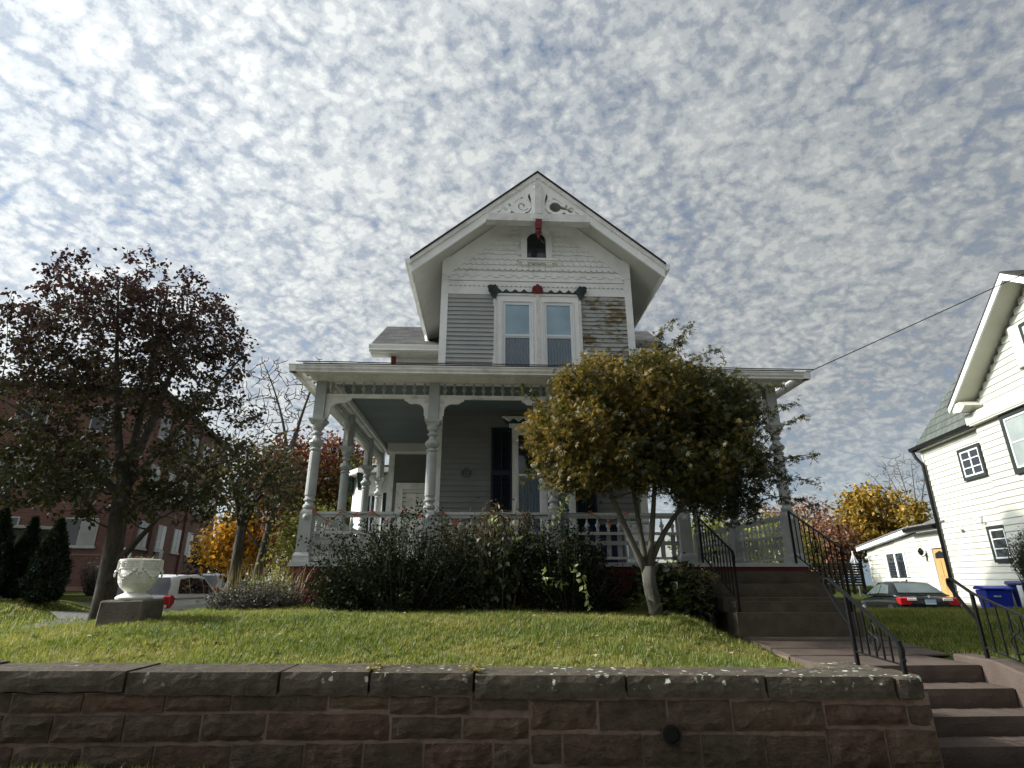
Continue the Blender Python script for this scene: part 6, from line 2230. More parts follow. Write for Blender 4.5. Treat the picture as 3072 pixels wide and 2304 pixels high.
for sg in (-1, 1):
    e = PK + sg * 3.62
    z_e = ZP - SLR * 3.62
    MB().prism([(e, z_e), (PK, ZP), (PK, ZP - 0.20), (e, z_e - 0.14)], 'y', -0.58, 2.5).build('gable_roof', M['cream_trim'], RH)
    MB().prism([(e + sg * .03, z_e + .0), (PK, ZP + .003), (PK, ZP + .06), (e + sg * .03, z_e + .06)], 'y', -0.63, 2.5).build('roof_covering', M['roof_edge'], RH)
    MB().prism([(e, z_e - .02), (PK, ZP - .001), (PK, ZP - .20), (e, z_e - .17)], 'y', -0.63, -0.581).build('barge_board', M['vinyl'], RH)
MB().prism([(3.22, 6.44), (3.75, 6.44), (3.95, 6.28), (3.70, 6.14), (3.34, 6.2)], 'y', -0.58, -0.07).build('eave_return', M['cream_trim'], RH)
# hipped main roof
mb = MB()
o_ = [(-0.15, -0.18, 5.82), (8.8, -0.18, 5.82), (8.8, 1.4, 8.98), (2.3, 1.4, 8.98), (-0.15, 6.5, 5.82), (8.8, 6.5, 5.82), (8.8, 4.9, 8.98), (2.3, 4.9, 8.98)]
mb.add(o_, [(0, 1, 2, 3), (0, 3, 7, 4), (3, 2, 6, 7), (4, 7, 6, 5), (0, 4, 5, 1)])
mb.build('main_roof', M['roof_green'], RH)
MB().prism([(-0.18, 5.72), (-0.28, 5.75), (-0.30, 5.86), (-0.18, 5.86)], 'x', -0.22, 3.40).build('gutter', M['black'], RH)
MB().box(-0.15, 3.40, -0.175, 0.05, 5.72, 5.79).build('soffit_board', M['cream_trim'], RH)
MB().tube([(-0.08, -0.24, 5.74), (-0.02, -0.2, 5.5), (0.10, -0.09, 5.22), (0.10, -0.09, 0.5)], 0.055, 8).build('downpipe', M['black'], RH, smooth=True)


def rwin(x0, x1, z0, z1, y, cols, rows_, trim=0.10, glass='glass'):
    w_ = MB()
    w_.box(x0 - trim, x0, y - 0.05, y + 0.02, z0 - trim, z1 + trim)
    w_.box(x1, x1 + trim, y - 0.05, y + 0.02, z0 - trim, z1 + trim)
    w_.box(x0, x1, y - 0.05, y + 0.02, z1, z1 + trim)
    w_.box(x0, x1, y - 0.05, y + 0.02, z0 - trim, z0)
    w_ = w_.build('window', M['dark_trim'], RH)
    s_ = MB()
    f = 0.045
    s_.box(x0, x0 + f, y - 0.04, y, z0, z1)
    s_.box(x1 - f, x1, y - 0.04, y, z0, z1)
    s_.box(x0 + f, x1 - f, y - 0.04, y, z0, z0 + f)
    s_.box(x0 + f, x1 - f, y - 0.04, y, z1 - f, z1)
    for i in range(1, cols):
        xx = x0 + (x1 - x0) * i / cols
        s_.box(xx - f * .55, xx + f * .55, y - 0.038, y, z0 + f, z1 - f)
    for j in range(1, rows_):
        zz = z0 + (z1 - z0) * j / rows_
        s_.box(x0 + f, x1 - f, y - 0.034, y, zz - f * .3, zz + f * .3)
    s_.build('sash', M['vinyl'], w_)
    MB().box(x0 + f, x1 - f, y - 0.02, y - 0.012, z0 + f, z1 - f).build('pane', M[glass], w_)
    return w_


M['glass_curtain'] = glass_('glass_over_net_curtain', (0.30, 0.34, 0.32), 0.06)
rwin(2.20, 3.12, 4.42, 5.20, -0.02, 2, 3)
rwin(2.62, 3.28, 1.98, 2.80, -0.02, 1, 3)
rwin(4.70, 5.90, 4.25, 5.62, -0.14, 1, 2, 0.14, 'glass_curtain')
rwin(6.30, 7.75, 6.85, 7.70, -0.10, 8, 5, 0.10)
MB().prism([(5.68 + 0.50 * k / 8, -0.07 - 0.12 * math.sin(math.pi * k / 8)) for k in range(9)] + [(6.18, -0.05), (5.68, -0.05)], 'z', 6.72, 7.86).build('curved_panel', M['cream_trim'], RH, smooth=False)
fl = MB().box(1.2, 1.36, -0.14, 0.0, 2.90, 2.94)
fl.box(1.26, 1.32, -0.04, 0.0, 2.94, 3.04)
fl.build('wall_light', M['vinyl'], RH)
fl = MB().tube([(2.35, 0.0, 3.22), (2.35, -0.14, 3.18), (2.30, -0.2, 3.08)], 0.03, 6)
fl.lathe([(0.02, 0), (0.06, -0.06), (0.0, -0.07)], 8, (2.46, -0.16, 3.14))
fl.build('flood_light', M['vinyl'], RH)
# low annexe at the back
an = MB().prism([(-6.5, 0.2), (-0.001, 0.2), (-0.001, 3.05), (-2.2, 3.05), (-6.5, 2.64)], 'y', 0.22, 4.5).build('annexe_wall', M['cream'], RH)
siding(-6.5, 0, 0.78, 3.0, 0.22, an, lambda z: (-6.5 if z < 2.5 else -6.5 + (z - 2.5) / 0.098, 0.0))
MB().prism([(-7.0, 2.62), (-2.2, 3.08), (-2.2, 3.24), (-7.0, 2.78)], 'y', -0.02, 0.20).build('fascia', M['vinyl'], RH)
MB().prism([(-7.0, 2.79), (-2.2, 3.25), (0.4, 3.25), (0.4, 3.30), (-2.2, 3.30), (-7.0, 2.84)], 'y', -0.05, 4.6).build('annexe_roof', M['roof_grey'], RH)
MB().prism([(-0.02, 3.05), (-0.16, 3.08), (-0.18, 3.20), (-0.02, 3.20)], 'x', -2.19, -0.1).build('gutter', M['black'], RH)
MB().prism([(0.2, 3.25), (1.2, 3.7), (1.2, 3.25)], 'x', -2.1, -0.05).build('annexe_upper_roof', M['roof_grey'], RH)
w_ = MB()
for a, b in ((-4.70, -4.62), (-3.98, -3.86), (-3.22, -3.14)):
    w_.box(a, b, 0.14, 0.24, 1.50, 2.40)
w_.box(-4.70, -3.14, 0.138, 0.24, 2.402, 2.46)
w_ = w_.build('window', M['vinyl'], RH)
MB().box(-4.62, -3.98, 0.17, 0.18, 1.5, 2.40).build('pane', M['glass'], w_)
MB().box(-3.86, -3.22, 0.17, 0.18, 1.5, 2.40).build('pane', M['glass'], w_)
M['oak'] = pm('varnished_oak_door', (0.42, 0.26, 0.10), 0.45, 0.18, 3, 0.1, 30, 0.3, stretch=(6, 6, 0.6))
d_ = MB()
d_.box(-1.20, -1.08, 0.12, 0.24, 0.7, 2.46)
d_.box(-0.28, -0.16, 0.12, 0.24, 0.7, 2.46)
d_.box(-1.24, -0.12, 0.11, 0.24, 2.461, 2.56)
d_ = d_.build('door_frame', M['vinyl'], RH)
MB().box(-1.079, -0.281, 0.17, 0.2, 0.72, 2.44).build('door', M['oak'], d_)
for a, b in ((-1.0, -0.72), (-0.64, -0.36)):
    MB().box(a, b, 0.155, 0.172, 0.85, 1.45).build('door_panel', M['oak'], d_)
    MB().box(a, b, 0.155, 0.172, 1.52, 2.05).build('door_panel', M['oak'], d_)
MB().prism([(-1.0, 2.12), (-0.36, 2.12), (-0.40, 2.28), (-0.68, 2.36), (-0.96, 2.28)], 'y', 0.155, 0.172).build('fanlight', M['glass'], d_)
MB().box(-1.25, -0.1, -0.25, 0.21, 0.5, 0.70).build('door_step', M['vinyl'], RH)
ll = MB().tube([(-1.6, 0.2, 2.30), (-1.6, 0.05, 2.18), (-1.6, 0.02, 2.32), (-1.6, 0.04, 2.42)], 0.015, 5)
ll.lathe([(0.02, 0), (0.075, 0.05), (0.09, 0.16), (0.06, 0.22), (0.02, 0.27)], 6, (-1.6, 0.02, 2.24))
ll.tube([(-1.6, 0.18, 2.3), (-1.6, 0.16, 2.05)], 0.02, 5)
ll.build('lantern', M['black'], RH)
fl = MB().tube([(-6.2, 0.2, 2.42), (-6.2, 0.08, 2.38), (-6.15, 0.02, 2.30)], 0.03, 6)
fl.lathe([(0.02, 0), (0.06, -0.06), (0.0, -0.07)], 8, (-6.3, 0.05, 2.36))
fl.build('flood_light', M['vinyl'], RH)

# ------------------------------------------------------------ things beyond on the right
um = thing('patio_umbrella', 'closed white patio umbrella standing left of the cream annexe', 'umbrella', (17.35, 27.0, 1.0))
MB().tube([(17.35, 27, 0.7), (17.35, 27, 2.7)], 0.03, 6).build('pole', M['vinyl'], um)
fd = MB()
n = 16
vs = [(17.35, 27.0, 2.62)]
for j, (r_, z) in enumerate(((0.10, 2.3), (0.20, 2.0), (0.27, 1.62))):
    for k in range(n):
        a = 2 * math.pi * k / n
        q = r_ * (1.25 if k % 2 else 0.75)
        vs.append((17.35 + q * math.cos(a), 27 + q * math.sin(a), z + (0.03 if k % 2 else -0.04)))
fs = [(0, 1 + k, 1 + (k + 1) % n) for k in range(n)] + [(1 + j * n + k, 1 + j * n + (k + 1) % n, 1 + (j + 1) * n + (k + 1) % n, 1 + (j + 1) * n + k) for j in range(2) for k in range(n)]
fd.add(vs, fs).build('canopy', M['vinyl'], um)
fe = thing('deck_fence', 'dark slatted fence around a deck seen behind the porch steps', 'fence', (15.6, 26.0, 1.0))
M['fencewood'] = pm('dark_stained_wood', (0.035, 0.028, 0.022), 0.8, 0.2, 5, 0.2, 40, 0.2)
for i in range(8):
    x = 13.6 + i * 0.48
    MB().box(x - .05, x + .05, 25.95, 26.05, 0.8, 2.15).build('post', M['fencewood'], fe)
for j in range(9):
    MB().box(13.55, 17.0, 25.92, 25.95, 1.15 + j * 0.11, 1.23 + j * 0.11).build('slat', M['fencewood'], fe)
BH = thing('blue_house', 'far blue-grey house with white-framed gable window behind the trees', 'house', (28.6, 45.0, 1.0), rad(-32), local=True)
M['bluegrey'] = pm('blue_grey_siding', (0.17, 0.22, 0.27), 0.7, 0.08, 1, 0.0, 40, 0.2)
MB().prism([(-2.2, 0), (2.2, 0), (2.2, 2.0), (0, 4.6), (-2.2, 2.0)], 'y', 0, 7).build('wall', M['bluegrey'], BH)
for sg in (-1, 1):
    MB().prism([(sg * 2.6, 1.62), (0, 4.7), (0, 4.9), (sg * 2.7, 1.75)], 'y', -0.4, 7.2).build('roof', M['roof_grey'], BH)
bw = MB().box(-0.5, 0.5, -0.06, 0.0, 1.7, 3.0).build('window', M['vinyl'], BH)
for sg in (-1, 1):
    for zz in (1.8, 2.4):
        MB().box(sg * 0.24 - .13, sg * 0.24 + .13, -0.08, -0.05, zz, zz + 0.5).build('pane', M['glass'], bw)
shrub('topiary', 'clipped dark green conifer ball at the right edge above the bins', (11.85, 12.0, 0.95), [(11.85, 12.0, 1.98, 0.62, 0.6, 0.46), (11.9, 12.0, 2.2, 0.45, 0.45, 0.35)], 420, 9000, 0.05, leafmat('conifer_green', [(0, (0.02, 0.03, 0.010)), (0.7, (0.05, 0.06, 0.018)), (1, (0.09, 0.10, 0.03))], 0.2), 'long', 48, 0.3, 0.75, spread=0.03)

# overhead service cable from the porch gutter to beyond the frame
cbl = thing('service_cable', 'thin overhead cable rising from the porch gutter corner to the right', 'cable', (5.5, 8.9, 4.82))
a, b = np.array((5.52, 8.88, 4.80)), np.array((8.58, 8.05, 6.14))
dirv = b - a
pts_ = [tuple(a + dirv * t * 3.2 + np.array([0, 0, -0.05 * math.sin(math.pi * t)])) for t in np.linspace(0, 1, 24)]
MB().tube(pts_, 0.008, 5).build('wire', M['black'], cbl)
MB().box(5.50, 5.56, 8.86, 8.92, 4.74, 4.83).build('bracket', M['black'], cbl)

# things stored on the porch behind the rail
def tote(name, label, x0, x1, y0, y1, h, mat, lidmat):
    t = thing(name, label, 'storage box', ((x0 + x1) / 2, (y0 + y1) / 2, PZ))
    MB().add([(x0 + .03, y0 + .03, PZ), (x1 - .03, y0 + .03, PZ), (x1 - .03, y1 - .03, PZ), (x0 + .03, y1 - .03, PZ), (x0, y0, PZ + h), (x1, y0, PZ + h), (x1, y1, PZ + h), (x0, y1, PZ + h)],
             [(0, 3, 2, 1), (4, 5, 6, 7), (0, 1, 5, 4), (1, 2, 6, 5), (2, 3, 7, 6), (3, 0, 4, 7)]).build('body', mat, t, bevel=0.02)
    MB().box(x0 - .02, x1 + .02, y0 - .02, y1 + .02, PZ + h + .001, PZ + h + .05).build('lid', lidmat, t, bevel=0.015)
    MB().box(x0 + .1, x1 - .1, y0 - .03, y0 - .001, PZ + h - .09, PZ + h - .05).build('handle', lidmat, t)


M['tote'] = pm('dark_navy_plastic', (0.008, 0.012, 0.04), 0.5, 0.15, 4, 0.05, 50, 0.3)
tote('storage_tote', 'navy plastic storage box on the porch behind the right rail', 1.85, 2.42, 10.55, 11.0, 0.66, M['tote'], M['tote'])
tote('storage_tote', 'white storage box on the porch beside the navy one', 2.55, 2.98, 10.5, 10.95, 0.72, M['vinyl'], M['frame_grey'] if 'frame_grey' in M else M['rail'])
e_ = pts_[-1]
up_ = thing('utility_pole', 'wooden utility pole at the street holding the far end of the service cable', 'utility pole', (e_[0], e_[1], 0.5))
MB().tube([(e_[0] + .16, e_[1], 0.2), (e_[0] + .16, e_[1], e_[2] + 0.9)], [0.16, 0.12], 10).build('shaft', M['bark'], up_)
MB().box(e_[0] - .9, e_[0] + 1.2, e_[1] - .06, e_[1] + .06, e_[2] + .35, e_[2] + .47).build('crossarm', M['bark'], up_)

# ------------------------------------------------------------ brick apartment block on the left
BB = thing('brick_apartment_block', 'dark red brick apartment block with white windows behind the big tree', 'building', (-16.46, 27.7, 0.9), rad(10.3), local=True)


def brick2(name, axis):
    m, t, b = mat_(name)
    tc = t.nodes.new('ShaderNodeTexCoord')
    sx = t.nodes.new('ShaderNodeSeparateXYZ')
    cb_ = t.nodes.new('ShaderNodeCombineXYZ')
    t.links.new(tc.outputs['Object'], sx.inputs[0])
    t.links.new(sx.outputs[axis], cb_.inputs[0])
    t.links.new(sx.outputs[2], cb_.inputs[1])
    br = t.nodes.new('ShaderNodeTexBrick')
    br.inputs['Scale'].default_value = 1.0
    br.inputs['Brick Width'].default_value = 0.24
    br.inputs['Row Height'].default_value = 0.08
    br.inputs['Mortar Size'].default_value = 0.009
    br.inputs['Color1'].default_value = (0.125, 0.050, 0.040, 1)
    br.inputs['Color2'].default_value = (0.17, 0.072, 0.055, 1)
    br.inputs['Mortar'].default_value = (0.16, 0.10, 0.085, 1)
    t.links.new(cb_.outputs[0], br.inputs['Vector'])
    c = mixc(t, 1.0, br.outputs['Color'], rmp(t, nz(t, pos(t), 0.6, 5, 0.6), [(0.3, 0.75), (0.7, 1.2)]), 'MULTIPLY')
    t.links.new(c, b.inputs['Base Color'])
    b.inputs['Roughness'].default_value = 0.85
    return m


bX, bY = brick2('red_brick_front', 0), brick2('red_brick_side', 1)
MB().box(-20, -0.02, 0, 10, -1.2, 9.3).build('front_wall', bX, BB)
MB().box(-10, 0.0, 0.05, 13.0, -1.2, 9.28).build('side_wall', bY, BB)
MB().box(-20.2, 0.25, -0.25, 13.2, 9.31, 9.55).build('roof_edge', M['roof_edge'], BB)
M['tan'] = pm('tan_masonry_band', (0.25, 0.15, 0.12), 0.85, 0.12, 3, 0.2, 30, 0.2)
MB().box(-20, -0.0, -0.03, 0.0, 1.55, 1.62).build('string_course', M['tan'], BB)
MB().box(-20, 0.03, -0.06, 0.0, -0.2, 0.22).build('plinth', M['tan'], BB)
M['frame_w'] = pm('aluminium_window_frame', (0.45, 0.45, 0.43), 0.5, 0.05, 3, 0, 30, 0.3)
M['blind'] = glass_('glass_over_white_blind', (0.30, 0.30, 0.28), 0.08)
for zz in (1.95, 4.65, 7.3):
    for k, x in enumerate((-2.2, -5.4, -8.6, -11.8, -15.0)):
        f = MB().box(x - .7, x + .7, -0.05, 0.0, zz, zz + 1.25)
        f.box(x - .78, x + .78, -0.10, 0.0, zz - 0.09, zz - 0.001)
        f = f.build('window', M['frame_w'], BB)
        MB().box(x - .64, x - .03, -0.06, -0.051, zz + .05, zz + 1.2).build('pane', M['glass'], f)
        MB().box(x + .03, x + .64, -0.06, -0.051, zz + .05, zz + 1.2).build('pane', M['blind'] if (k + int(zz)) % 2 else M['glass'], f)
    for k, y in enumerate((1.0, 3.4, 5.9, 8.2, 10.6)):
        f = MB().box(0.0, 0.05, y - .6, y + .6, zz, zz + 1.25)
        f.box(0.0, 0.10, y - .68, y + .68, zz - 0.09, zz - 0.001)
        f = f.build('window', M['frame_w'], BB)
        MB().box(0.051, 0.06, y - .54, y - .03, zz + .05, zz + 1.2).build('pane', M['glass'], f)
        MB().box(0.051, 0.06, y + .03, y + .54, zz + .05, zz + 1.2).build('pane', M['blind'] if (k + int(zz)) % 2 == 0 else M['glass'], f)
        if k in (1, 3):
            MB().box(0.0, 0.22, y - .25, y + .25, zz - .45, zz - .1).build('air_conditioner', M['frame_w'], f)
for y in (2.2, 7.05):
    MB().box(0.0, 0.12, y - .3, y + .3, -1, 9.27).build('pilaster', bY, BB)
for x, z in ((-4.1, 2.35), (-2.9, 1.75)):
    MB().box(x - .12, x + .12, -0.3, 0.0, z, z + .16).build('wall_light', M['vinyl'], BB, bevel=.03)
sg_ = thing('yard_sign', 'white yard sign with red print in front of the brick block', 'sign', (-15.0, 24.6, 1.0))
MB().box(-15.45, -14.55, 24.58, 24.62, 2.0, 2.65).build('board', M['vinyl'], sg_)
M['signred'] = pm('red_print', (0.45, 0.04, 0.08), 0.6, 0.1, 10, 0, 10, 0.2)
MB().box(-15.25, -14.7, 24.565, 24.58, 2.44, 2.58).build('print_bar', M['signred'], sg_)
MB().box(-15.3, -14.65, 24.565, 24.58, 2.20, 2.34).build('print_bar', M['signred'], sg_)
for x in (-15.4, -14.6):
    MB().box(x - .03, x + .03, 24.57, 24.63, 0.6, 2.0).build('post', M['vinyl'], sg_)
ga = thing('outbuilding', 'low building with a white eave behind the conical evergreens at far left', 'building', (-15.2, 17.6, 0.9), rad(38), local=True)
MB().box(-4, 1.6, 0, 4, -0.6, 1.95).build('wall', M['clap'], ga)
MB().prism([(-0.5, 1.96), (4.4, 1.96), (4.4, 2.1), (2.0, 2.2), (-0.5, 2.05)], 'x', -4.3, 1.9).build('roof', M['roof_grey'], ga)
MB().box(-4.3, 1.92, -0.56, -0.50, 1.97, 2.06).build('eave_board', M['frame_w'], ga)
dv = MB()
dpts = [(-9.4, 13.4), (-7.6, 12.2), (-6.9, 9.5), (-8.8, 10.5), (-12.0, 15.0), (-12.6, 18.0), (-11.2, 17.2)]
vs = [(x, y, float(terrain(x, y)) + 0.03) for x, y in ((-10.2, 14.6), (-8.7, 12.8), (-8.0, 10.6), (-7.4, 10.6), (-7.7, 13.0), (-8.6, 15.2))]
dv.add(vs, [(0, 1, 2, 3, 4, 5)])
tag(dv.build('driveway', M['asphalt']), kind='structure')
kb = MB()
for i in range(10):
    x, y = -9.2 + i * 0.42, 10.2 - i * 0.16
    z = float(terrain(x, y))
    kb.bar((x, y, z + .03), (x + .42, y - .16, float(terrain(x + .42, y - .16)) + .03), 0.12, 0.08)
tag(kb.build('kerb', M['walk']), kind='structure')
ct = MB()
xs_, ys_ = np.linspace(-12.4, -6.9, 12), np.linspace(16.1, 30, 16)
vs = [(x, y, float(terrain(x, y)) + 0.02) for y in ys_ for x in xs_]
ct.add(vs, [(j * 12 + i, j * 12 + i + 1, (j + 1) * 12 + i + 1, (j + 1) * 12 + i) for j in range(15) for i in range(11)])
tag(ct.build('parking_court', M['asphalt'], smooth=True), kind='structure')
rd = MB()
xs_, ys_ = np.linspace(9.6, 15.3, 8), np.linspace(13.6, 24, 10)
vs = [(x, y, float(terrain(x, y)) + 0.02) for y in ys_ for x in xs_]
rd.add(vs, [(j * 8 + i, j * 8 + i + 1, (j + 1) * 8 + i + 1, (j + 1) * 8 + i) for j in range(9) for i in range(7)])
tag(rd.build('side_driveway', M['asphalt'], smooth=True), kind='structure')

# conical evergreens at far left
M['arb'] = leafmat('arborvitae_green', [(0, (0.008, 0.016, 0.007)), (0.7, (0.018, 0.034, 0.012)), (1, (0.035, 0.055, 0.02))], 0.15)


def arbor(label, x, y, h, r_, seed):
    z = float(terrain(x, y))
    rs_ = np.random.RandomState(seed)
    t = thing('arborvitae', label, 'tree', (x, y, z), group='conical evergreens on the left')
    MB().tube([(x, y, z - .1), (x, y, z + h * 0.8)], [0.06, 0.02], 6).build('trunk', M['bark'], t)
    n_ = 9000
    u_ = rs_.uniform(0, 1, n_)
    prof_ = np.interp(u_, [0, 0.06, 0.25, 0.5, 0.8, 1], [0.55, 0.85, 1.0, 0.80, 0.36, 0.02])
    a = rs_.uniform(0, 6.28, n_)
    lump = 1 + 0.10 * np.sin(a * 5 + u_ * 9) + 0.08 * np.sin(a * 3 - u_ * 17)
    rr = r_ * prof_ * lump * rs_.uniform(0.72, 1.02, n_)
    P_ = np.stack([x + rr * np.cos(a), y + rr * np.sin(a), z + 0.05 + u_ * h], 1)
    put('crown', leaves('crown', P_, 0.10, M['arb'], 'long', None, 0.0, 0.4, -2.0, seed), t)


arbor('tallest conical evergreen at the left edge of the photo', -12.35, 15.2, 2.15, 0.50, 101)
arbor('slim conical evergreen squeezed behind the tallest one', -11.85, 15.6, 1.95, 0.36, 102)
arbor('single conical evergreen standing right of the other two', -10.9, 15.2, 1.95, 0.46, 103)
shrub('bare_shrub', 'small round dark shrub on a short stem against the brick block', (-13.2, 21.0, 0.8), [(-13.2, 21.0, 1.75, 0.75, 0.6, 0.55)], 260, 2600, 0.06, M['aster'], 'oval', 104, 0.3, 0.3, spread=0.06)

# ------------------------------------------------------------ background trees
LM = {
    'gold': leafmat('golden_leaf', [(0, (0.10, 0.085, 0.012)), (0.4, (0.26, 0.17, 0.018)), (0.75, (0.42, 0.25, 0.025)), (1, (0.52, 0.32, 0.05))], 0.45),
    'orange': leafmat('orange_yellow_leaf', [(0, (0.24, 0.14, 0.012)), (0.5, (0.50, 0.25, 0.016)), (1, (0.62, 0.34, 0.03))], 0.5),
    'rust': leafmat('rust_leaf', [(0, (0.10, 0.045, 0.025)), (0.5, (0.20, 0.085, 0.04)), (1, (0.34, 0.19, 0.11))], 0.4),
    'wine': leafmat('wine_red_leaf', [(0, (0.05, 0.018, 0.015)), (0.5, (0.12, 0.035, 0.02)), (0.8, (0.20, 0.065, 0.022)), (1, (0.30, 0.12, 0.03))], 0.45),
    'olive': leafmat('olive_leaf', [(0, (0.025, 0.03, 0.010)), (0.6, (0.06, 0.06, 0.018)), (1, (0.12, 0.09, 0.03))], 0.35),
    'lime': leafmat('yellow_green_leaf', [(0, (0.08, 0.095, 0.015)), (0.5, (0.18, 0.19, 0.03)), (1, (0.34, 0.31, 0.06))], 0.5),
}


def bgtree(label, x, y, ztop, rx, zc, rz_, mat, nleaf, size, seed, trunk=0.12, ntg=150, lean=0.0, spread=0.28, kind='oval', name='tree', bark='bark', shell=0.3, zb=None, ry=None):
    z = float(terrain(x, y)) if zb is None else zb
    st_ = [([(x, y, z - .2), (x + lean * .3, y, z + (zc - z) * 0.5), (x + lean, y, zc + 0.1)], trunk, trunk * 0.55)]
    rs_ = np.random.RandomState(seed)
    for k in range(5):
        a = rs_.uniform(0, 6.28)
        st_.append((curve((x + lean * .6, y, z + (zc - z) * 0.65), (x + lean + 0.25 * rx * math.cos(a), y + .25 * rx * math.sin(a), zc), (x + lean + 0.6 * rx * math.cos(a), y + .5 * rx * math.sin(a), zc + rz_ * 0.7), 5), trunk * 0.5, 0.02))
    es = [(x + lean, y, zc, rx, ry or rx * 0.9, rz_)]
    for k in range(6):
        a = rs_.uniform(0, 6.28)
        q = rs_.uniform(0.45, 0.8)
        es.append((x + lean + rx * q * math.cos(a), y + rx * q * math.sin(a) * .8, zc + rz_ * rs_.uniform(-.5, .75), rx * .42, rx * .4, rz_ * .38))
    return tree(name, label, (x, y, z), st_, es, ntg, nleaf, size, mat, kind, bark, seed, spread, 0.3, shell, None, None, 'trees behind the houses', droop=0.3, trunk_sides=4)


bgtree('bright orange-yellow maple between the brick block and the dark trunk', -10.6, 25.6, 4.2, 1.6, 2.95, 1.15, LM['orange'], 4200, 0.20, 111, 0.10)
bgtree('dark olive tree with a stout trunk left of the porch', -7.75, 18.6, 5.0, 1.95, 4.5, 1.3, LM['olive'], 3000, 0.15, 112, 0.20, zb=-0.1)
bgtree('wine-red tree behind the bare leaning tree left of the porch', -6.9, 23.0, 7.2, 2.3, 5.0, 2.1, LM['wine'], 9500, 0.17, 113, 0.14)
bgtree('rust-red tree farther back between the big tree and the porch', -9.6, 29.0, 8, 2.6, 5.6, 2.4, LM['wine'], 5200, 0.22, 114, 0.15)
bgtree('yellow-green tree directly behind the left porch posts', -5.55, 22.2, 6, 1.45, 3.9, 1.9, LM['lime'], 5200, 0.15, 115, 0.10)
bgtree('smaller yellow-green tree filling the gap low by the porch corner', -5.4, 18.0, 4, 0.95, 2.4, 1.0, LM['lime'], 3200, 0.12, 116, 0.07)
bgtree('orange-brown low tree below the wine-red one', -7.1, 24.5, 4, 2.0, 2.4, 1.0, LM['rust'], 3200, 0.18, 117, 0.09)
bgtree('dark hedge-like tree behind the second white car', -12.6, 31, 3.4, 2.2, 2.1, 0.9, LM['olive'], 3000, 0.22, 118, 0.1)
bgtree('golden-leaved tree rising behind the cream annexe', 21.6, 30.5, 6.6, 2.15, 4.15, 2.1, LM['gold'], 7500, 0.24, 121, 0.14)
bgtree('golden-brown tree at the right of the golden one behind the roof', 24.8, 33, 5.6, 1.9, 3.8, 1.4, LM['gold'], 3600, 0.24, 122, 0.12)
bgtree('rusty pink tree seen over the porch stair railing', 20.3, 36, 6.6, 2.6, 4.4, 1.9, LM['rust'], 4200, 0.22, 123, 0.14, spread=0.35)
bgtree('olive-brown tree seen through the porch side railing', 13.2, 27, 4.4, 2.3, 2.8, 1.3, LM['lime'], 4200, 0.18, 124, 0.1)
bgtree('rust-brown tree just left of the blue-grey house', 18.2, 31, 4.6, 1.9, 3.1, 1.4, LM['rust'], 3600, 0.20, 125, 0.1)
bgtree('dark olive tree in front of the blue-grey house', 20.6, 34, 3.6, 1.5, 2.6, 0.9, LM['olive'], 2600, 0.20, 126, 0.1)
bgtree('golden bush-like tree behind the porch at the right', 9.6, 24, 4.0, 2.0, 2.6, 1.2, LM['lime'], 3600, 0.18, 127, 0.1)


def bare(label, base, stems_, ells_, n_, seed, bark='bark'):
    return tree('bare_tree', label, base, stems_, ells_, n_, 0, 0, None, 'oval', bark, seed, 0.1, 0.3, 0.2, None, None, 'trees behind the houses', sag=0.05, trunk_sides=4, rmin=0.016)


bz_ = float(terrain(-8.0, 20.5))
bare('bare leaning tree with pale twigs rising left of the porch roof', (-8.0, 20.5, bz_),
     [([(-8.0, 20.5, bz_), (-7.8, 20.5, 1.5), (-7.6, 20.5, 3.2), (-7.35, 20.5, 5.0), (-7.1, 20.5, 6.6)], 0.17, 0.08),
      (curve((-7.3, 20.5, 5.6), (-7.6, 20.4, 7.4), (-8.6, 20.3, 9.2)), 0.06, 0.015), (curve((-7.1, 20.5, 6.5), (-6.9, 20.5, 8), (-6.4, 20.5, 9.3)), 0.06, 0.015),
      (curve((-7.5, 20.5, 3.6), (-8.6, 20.4, 5.2), (-9.6, 20.3, 6.6)), 0.05, 0.015), (curve((-7.7, 20.5, 2.3), (-8.7, 20.4, 3.4), (-9.4, 20.3, 4.6)), 0.05, 0.015)],
     [(-8.3, 20.3, 8.2, 1.5, 1.0, 1.5), (-6.6, 20.5, 8.6, 0.9, 0.8, 1.0), (-9.2, 20.3, 6.6, 1.0, 0.8, 1.2), (-7.9, 20.4, 7.0, 1.5, 0.9, 1.2)], 560, 131)
bz_ = 1.0
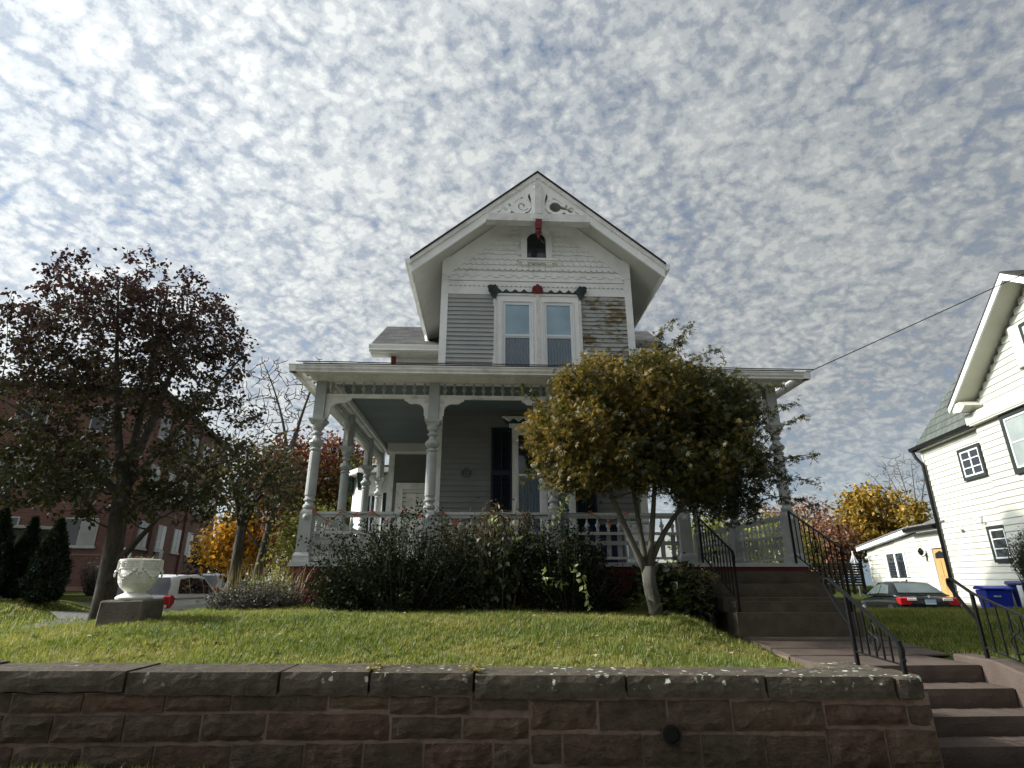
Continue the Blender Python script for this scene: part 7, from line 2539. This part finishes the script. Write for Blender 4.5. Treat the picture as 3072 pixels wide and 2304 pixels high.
bare('tall bare tree with upswept branches behind the golden tree', (28.6, 37, bz_),
     [([(28.6, 37, bz_), (28.6, 37, 3.5), (28.7, 37, 5.5)], 0.16, 0.10)] + [(curve((28.6, 37, 3.5 + 0.3 * k), (28.6 + d_ * .3, 37, 6), (28.6 + d_, 37, 9.6 - abs(d_) * .5)), 0.06, 0.012) for k, d_ in enumerate((-2.6, -1.5, -0.5, 0.6, 1.6))],
     [(28.2, 37, 7.4, 2.6, 1.4, 2.4), (26.6, 37, 6.2, 1.4, 1.0, 1.4)], 380, 132)

# ------------------------------------------------------------ unseen houses and trees across the street, added to close off the low sky
bgl = [(-22, 'maple'), (-13, 'oak'), (-3, 'oak'), (7, 'maple'), (16, 'oak'), (25, 'maple')]
for k, (x, kd) in enumerate(bgl):
    bgtree('tall street tree across the road, number %d from the west' % (k + 1) if False else ['westernmost tall tree across the road behind the viewer', 'second tall tree from the west across the road', 'third tall tree from the west across the road', 'third tall tree from the east across the road', 'second tall tree from the east across the road', 'easternmost tall tree across the road behind the viewer'][k],
           x, -13.0 - 2 * (k % 2), 9, 3.6, 5.2, 3.6, LM['olive'] if kd == 'oak' else LM['rust'], 5200, 0.55, 200 + k, 0.3, 160, 0.0, 0.7, zb=0.0, name='street_tree')
for k, (x, lab) in enumerate(((-17, 'grey house across the road, west of the others'), (-2, 'tan house directly across the road'), (13, 'white house across the road, east of the others'))):
    hh_ = thing('house', lab, 'house', (x, -20, 0), group='houses across the road')
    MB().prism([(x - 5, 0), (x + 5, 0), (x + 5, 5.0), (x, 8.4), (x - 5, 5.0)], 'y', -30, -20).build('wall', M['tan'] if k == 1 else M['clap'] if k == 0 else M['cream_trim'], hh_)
    for sg in (-1, 1):
        MB().prism([(x + sg * 5.5, 4.68), (x, 8.45), (x, 8.65), (x + sg * 5.6, 4.85)], 'y', -30.4, -19.5).build('roof', M['roof_grey'], hh_)
    for zz in (0.9, 3.3):
        for q in (-3.2, 0, 3.2):
            f = MB().box(x + q - .6, x + q + .6, -20, -19.93, zz, zz + 1.6).build('window', M['vinyl'], hh_)
            MB().box(x + q - .5, x + q + .5, -19.93, -19.92, zz + .1, zz + 1.5).build('pane', M['glass'], f)
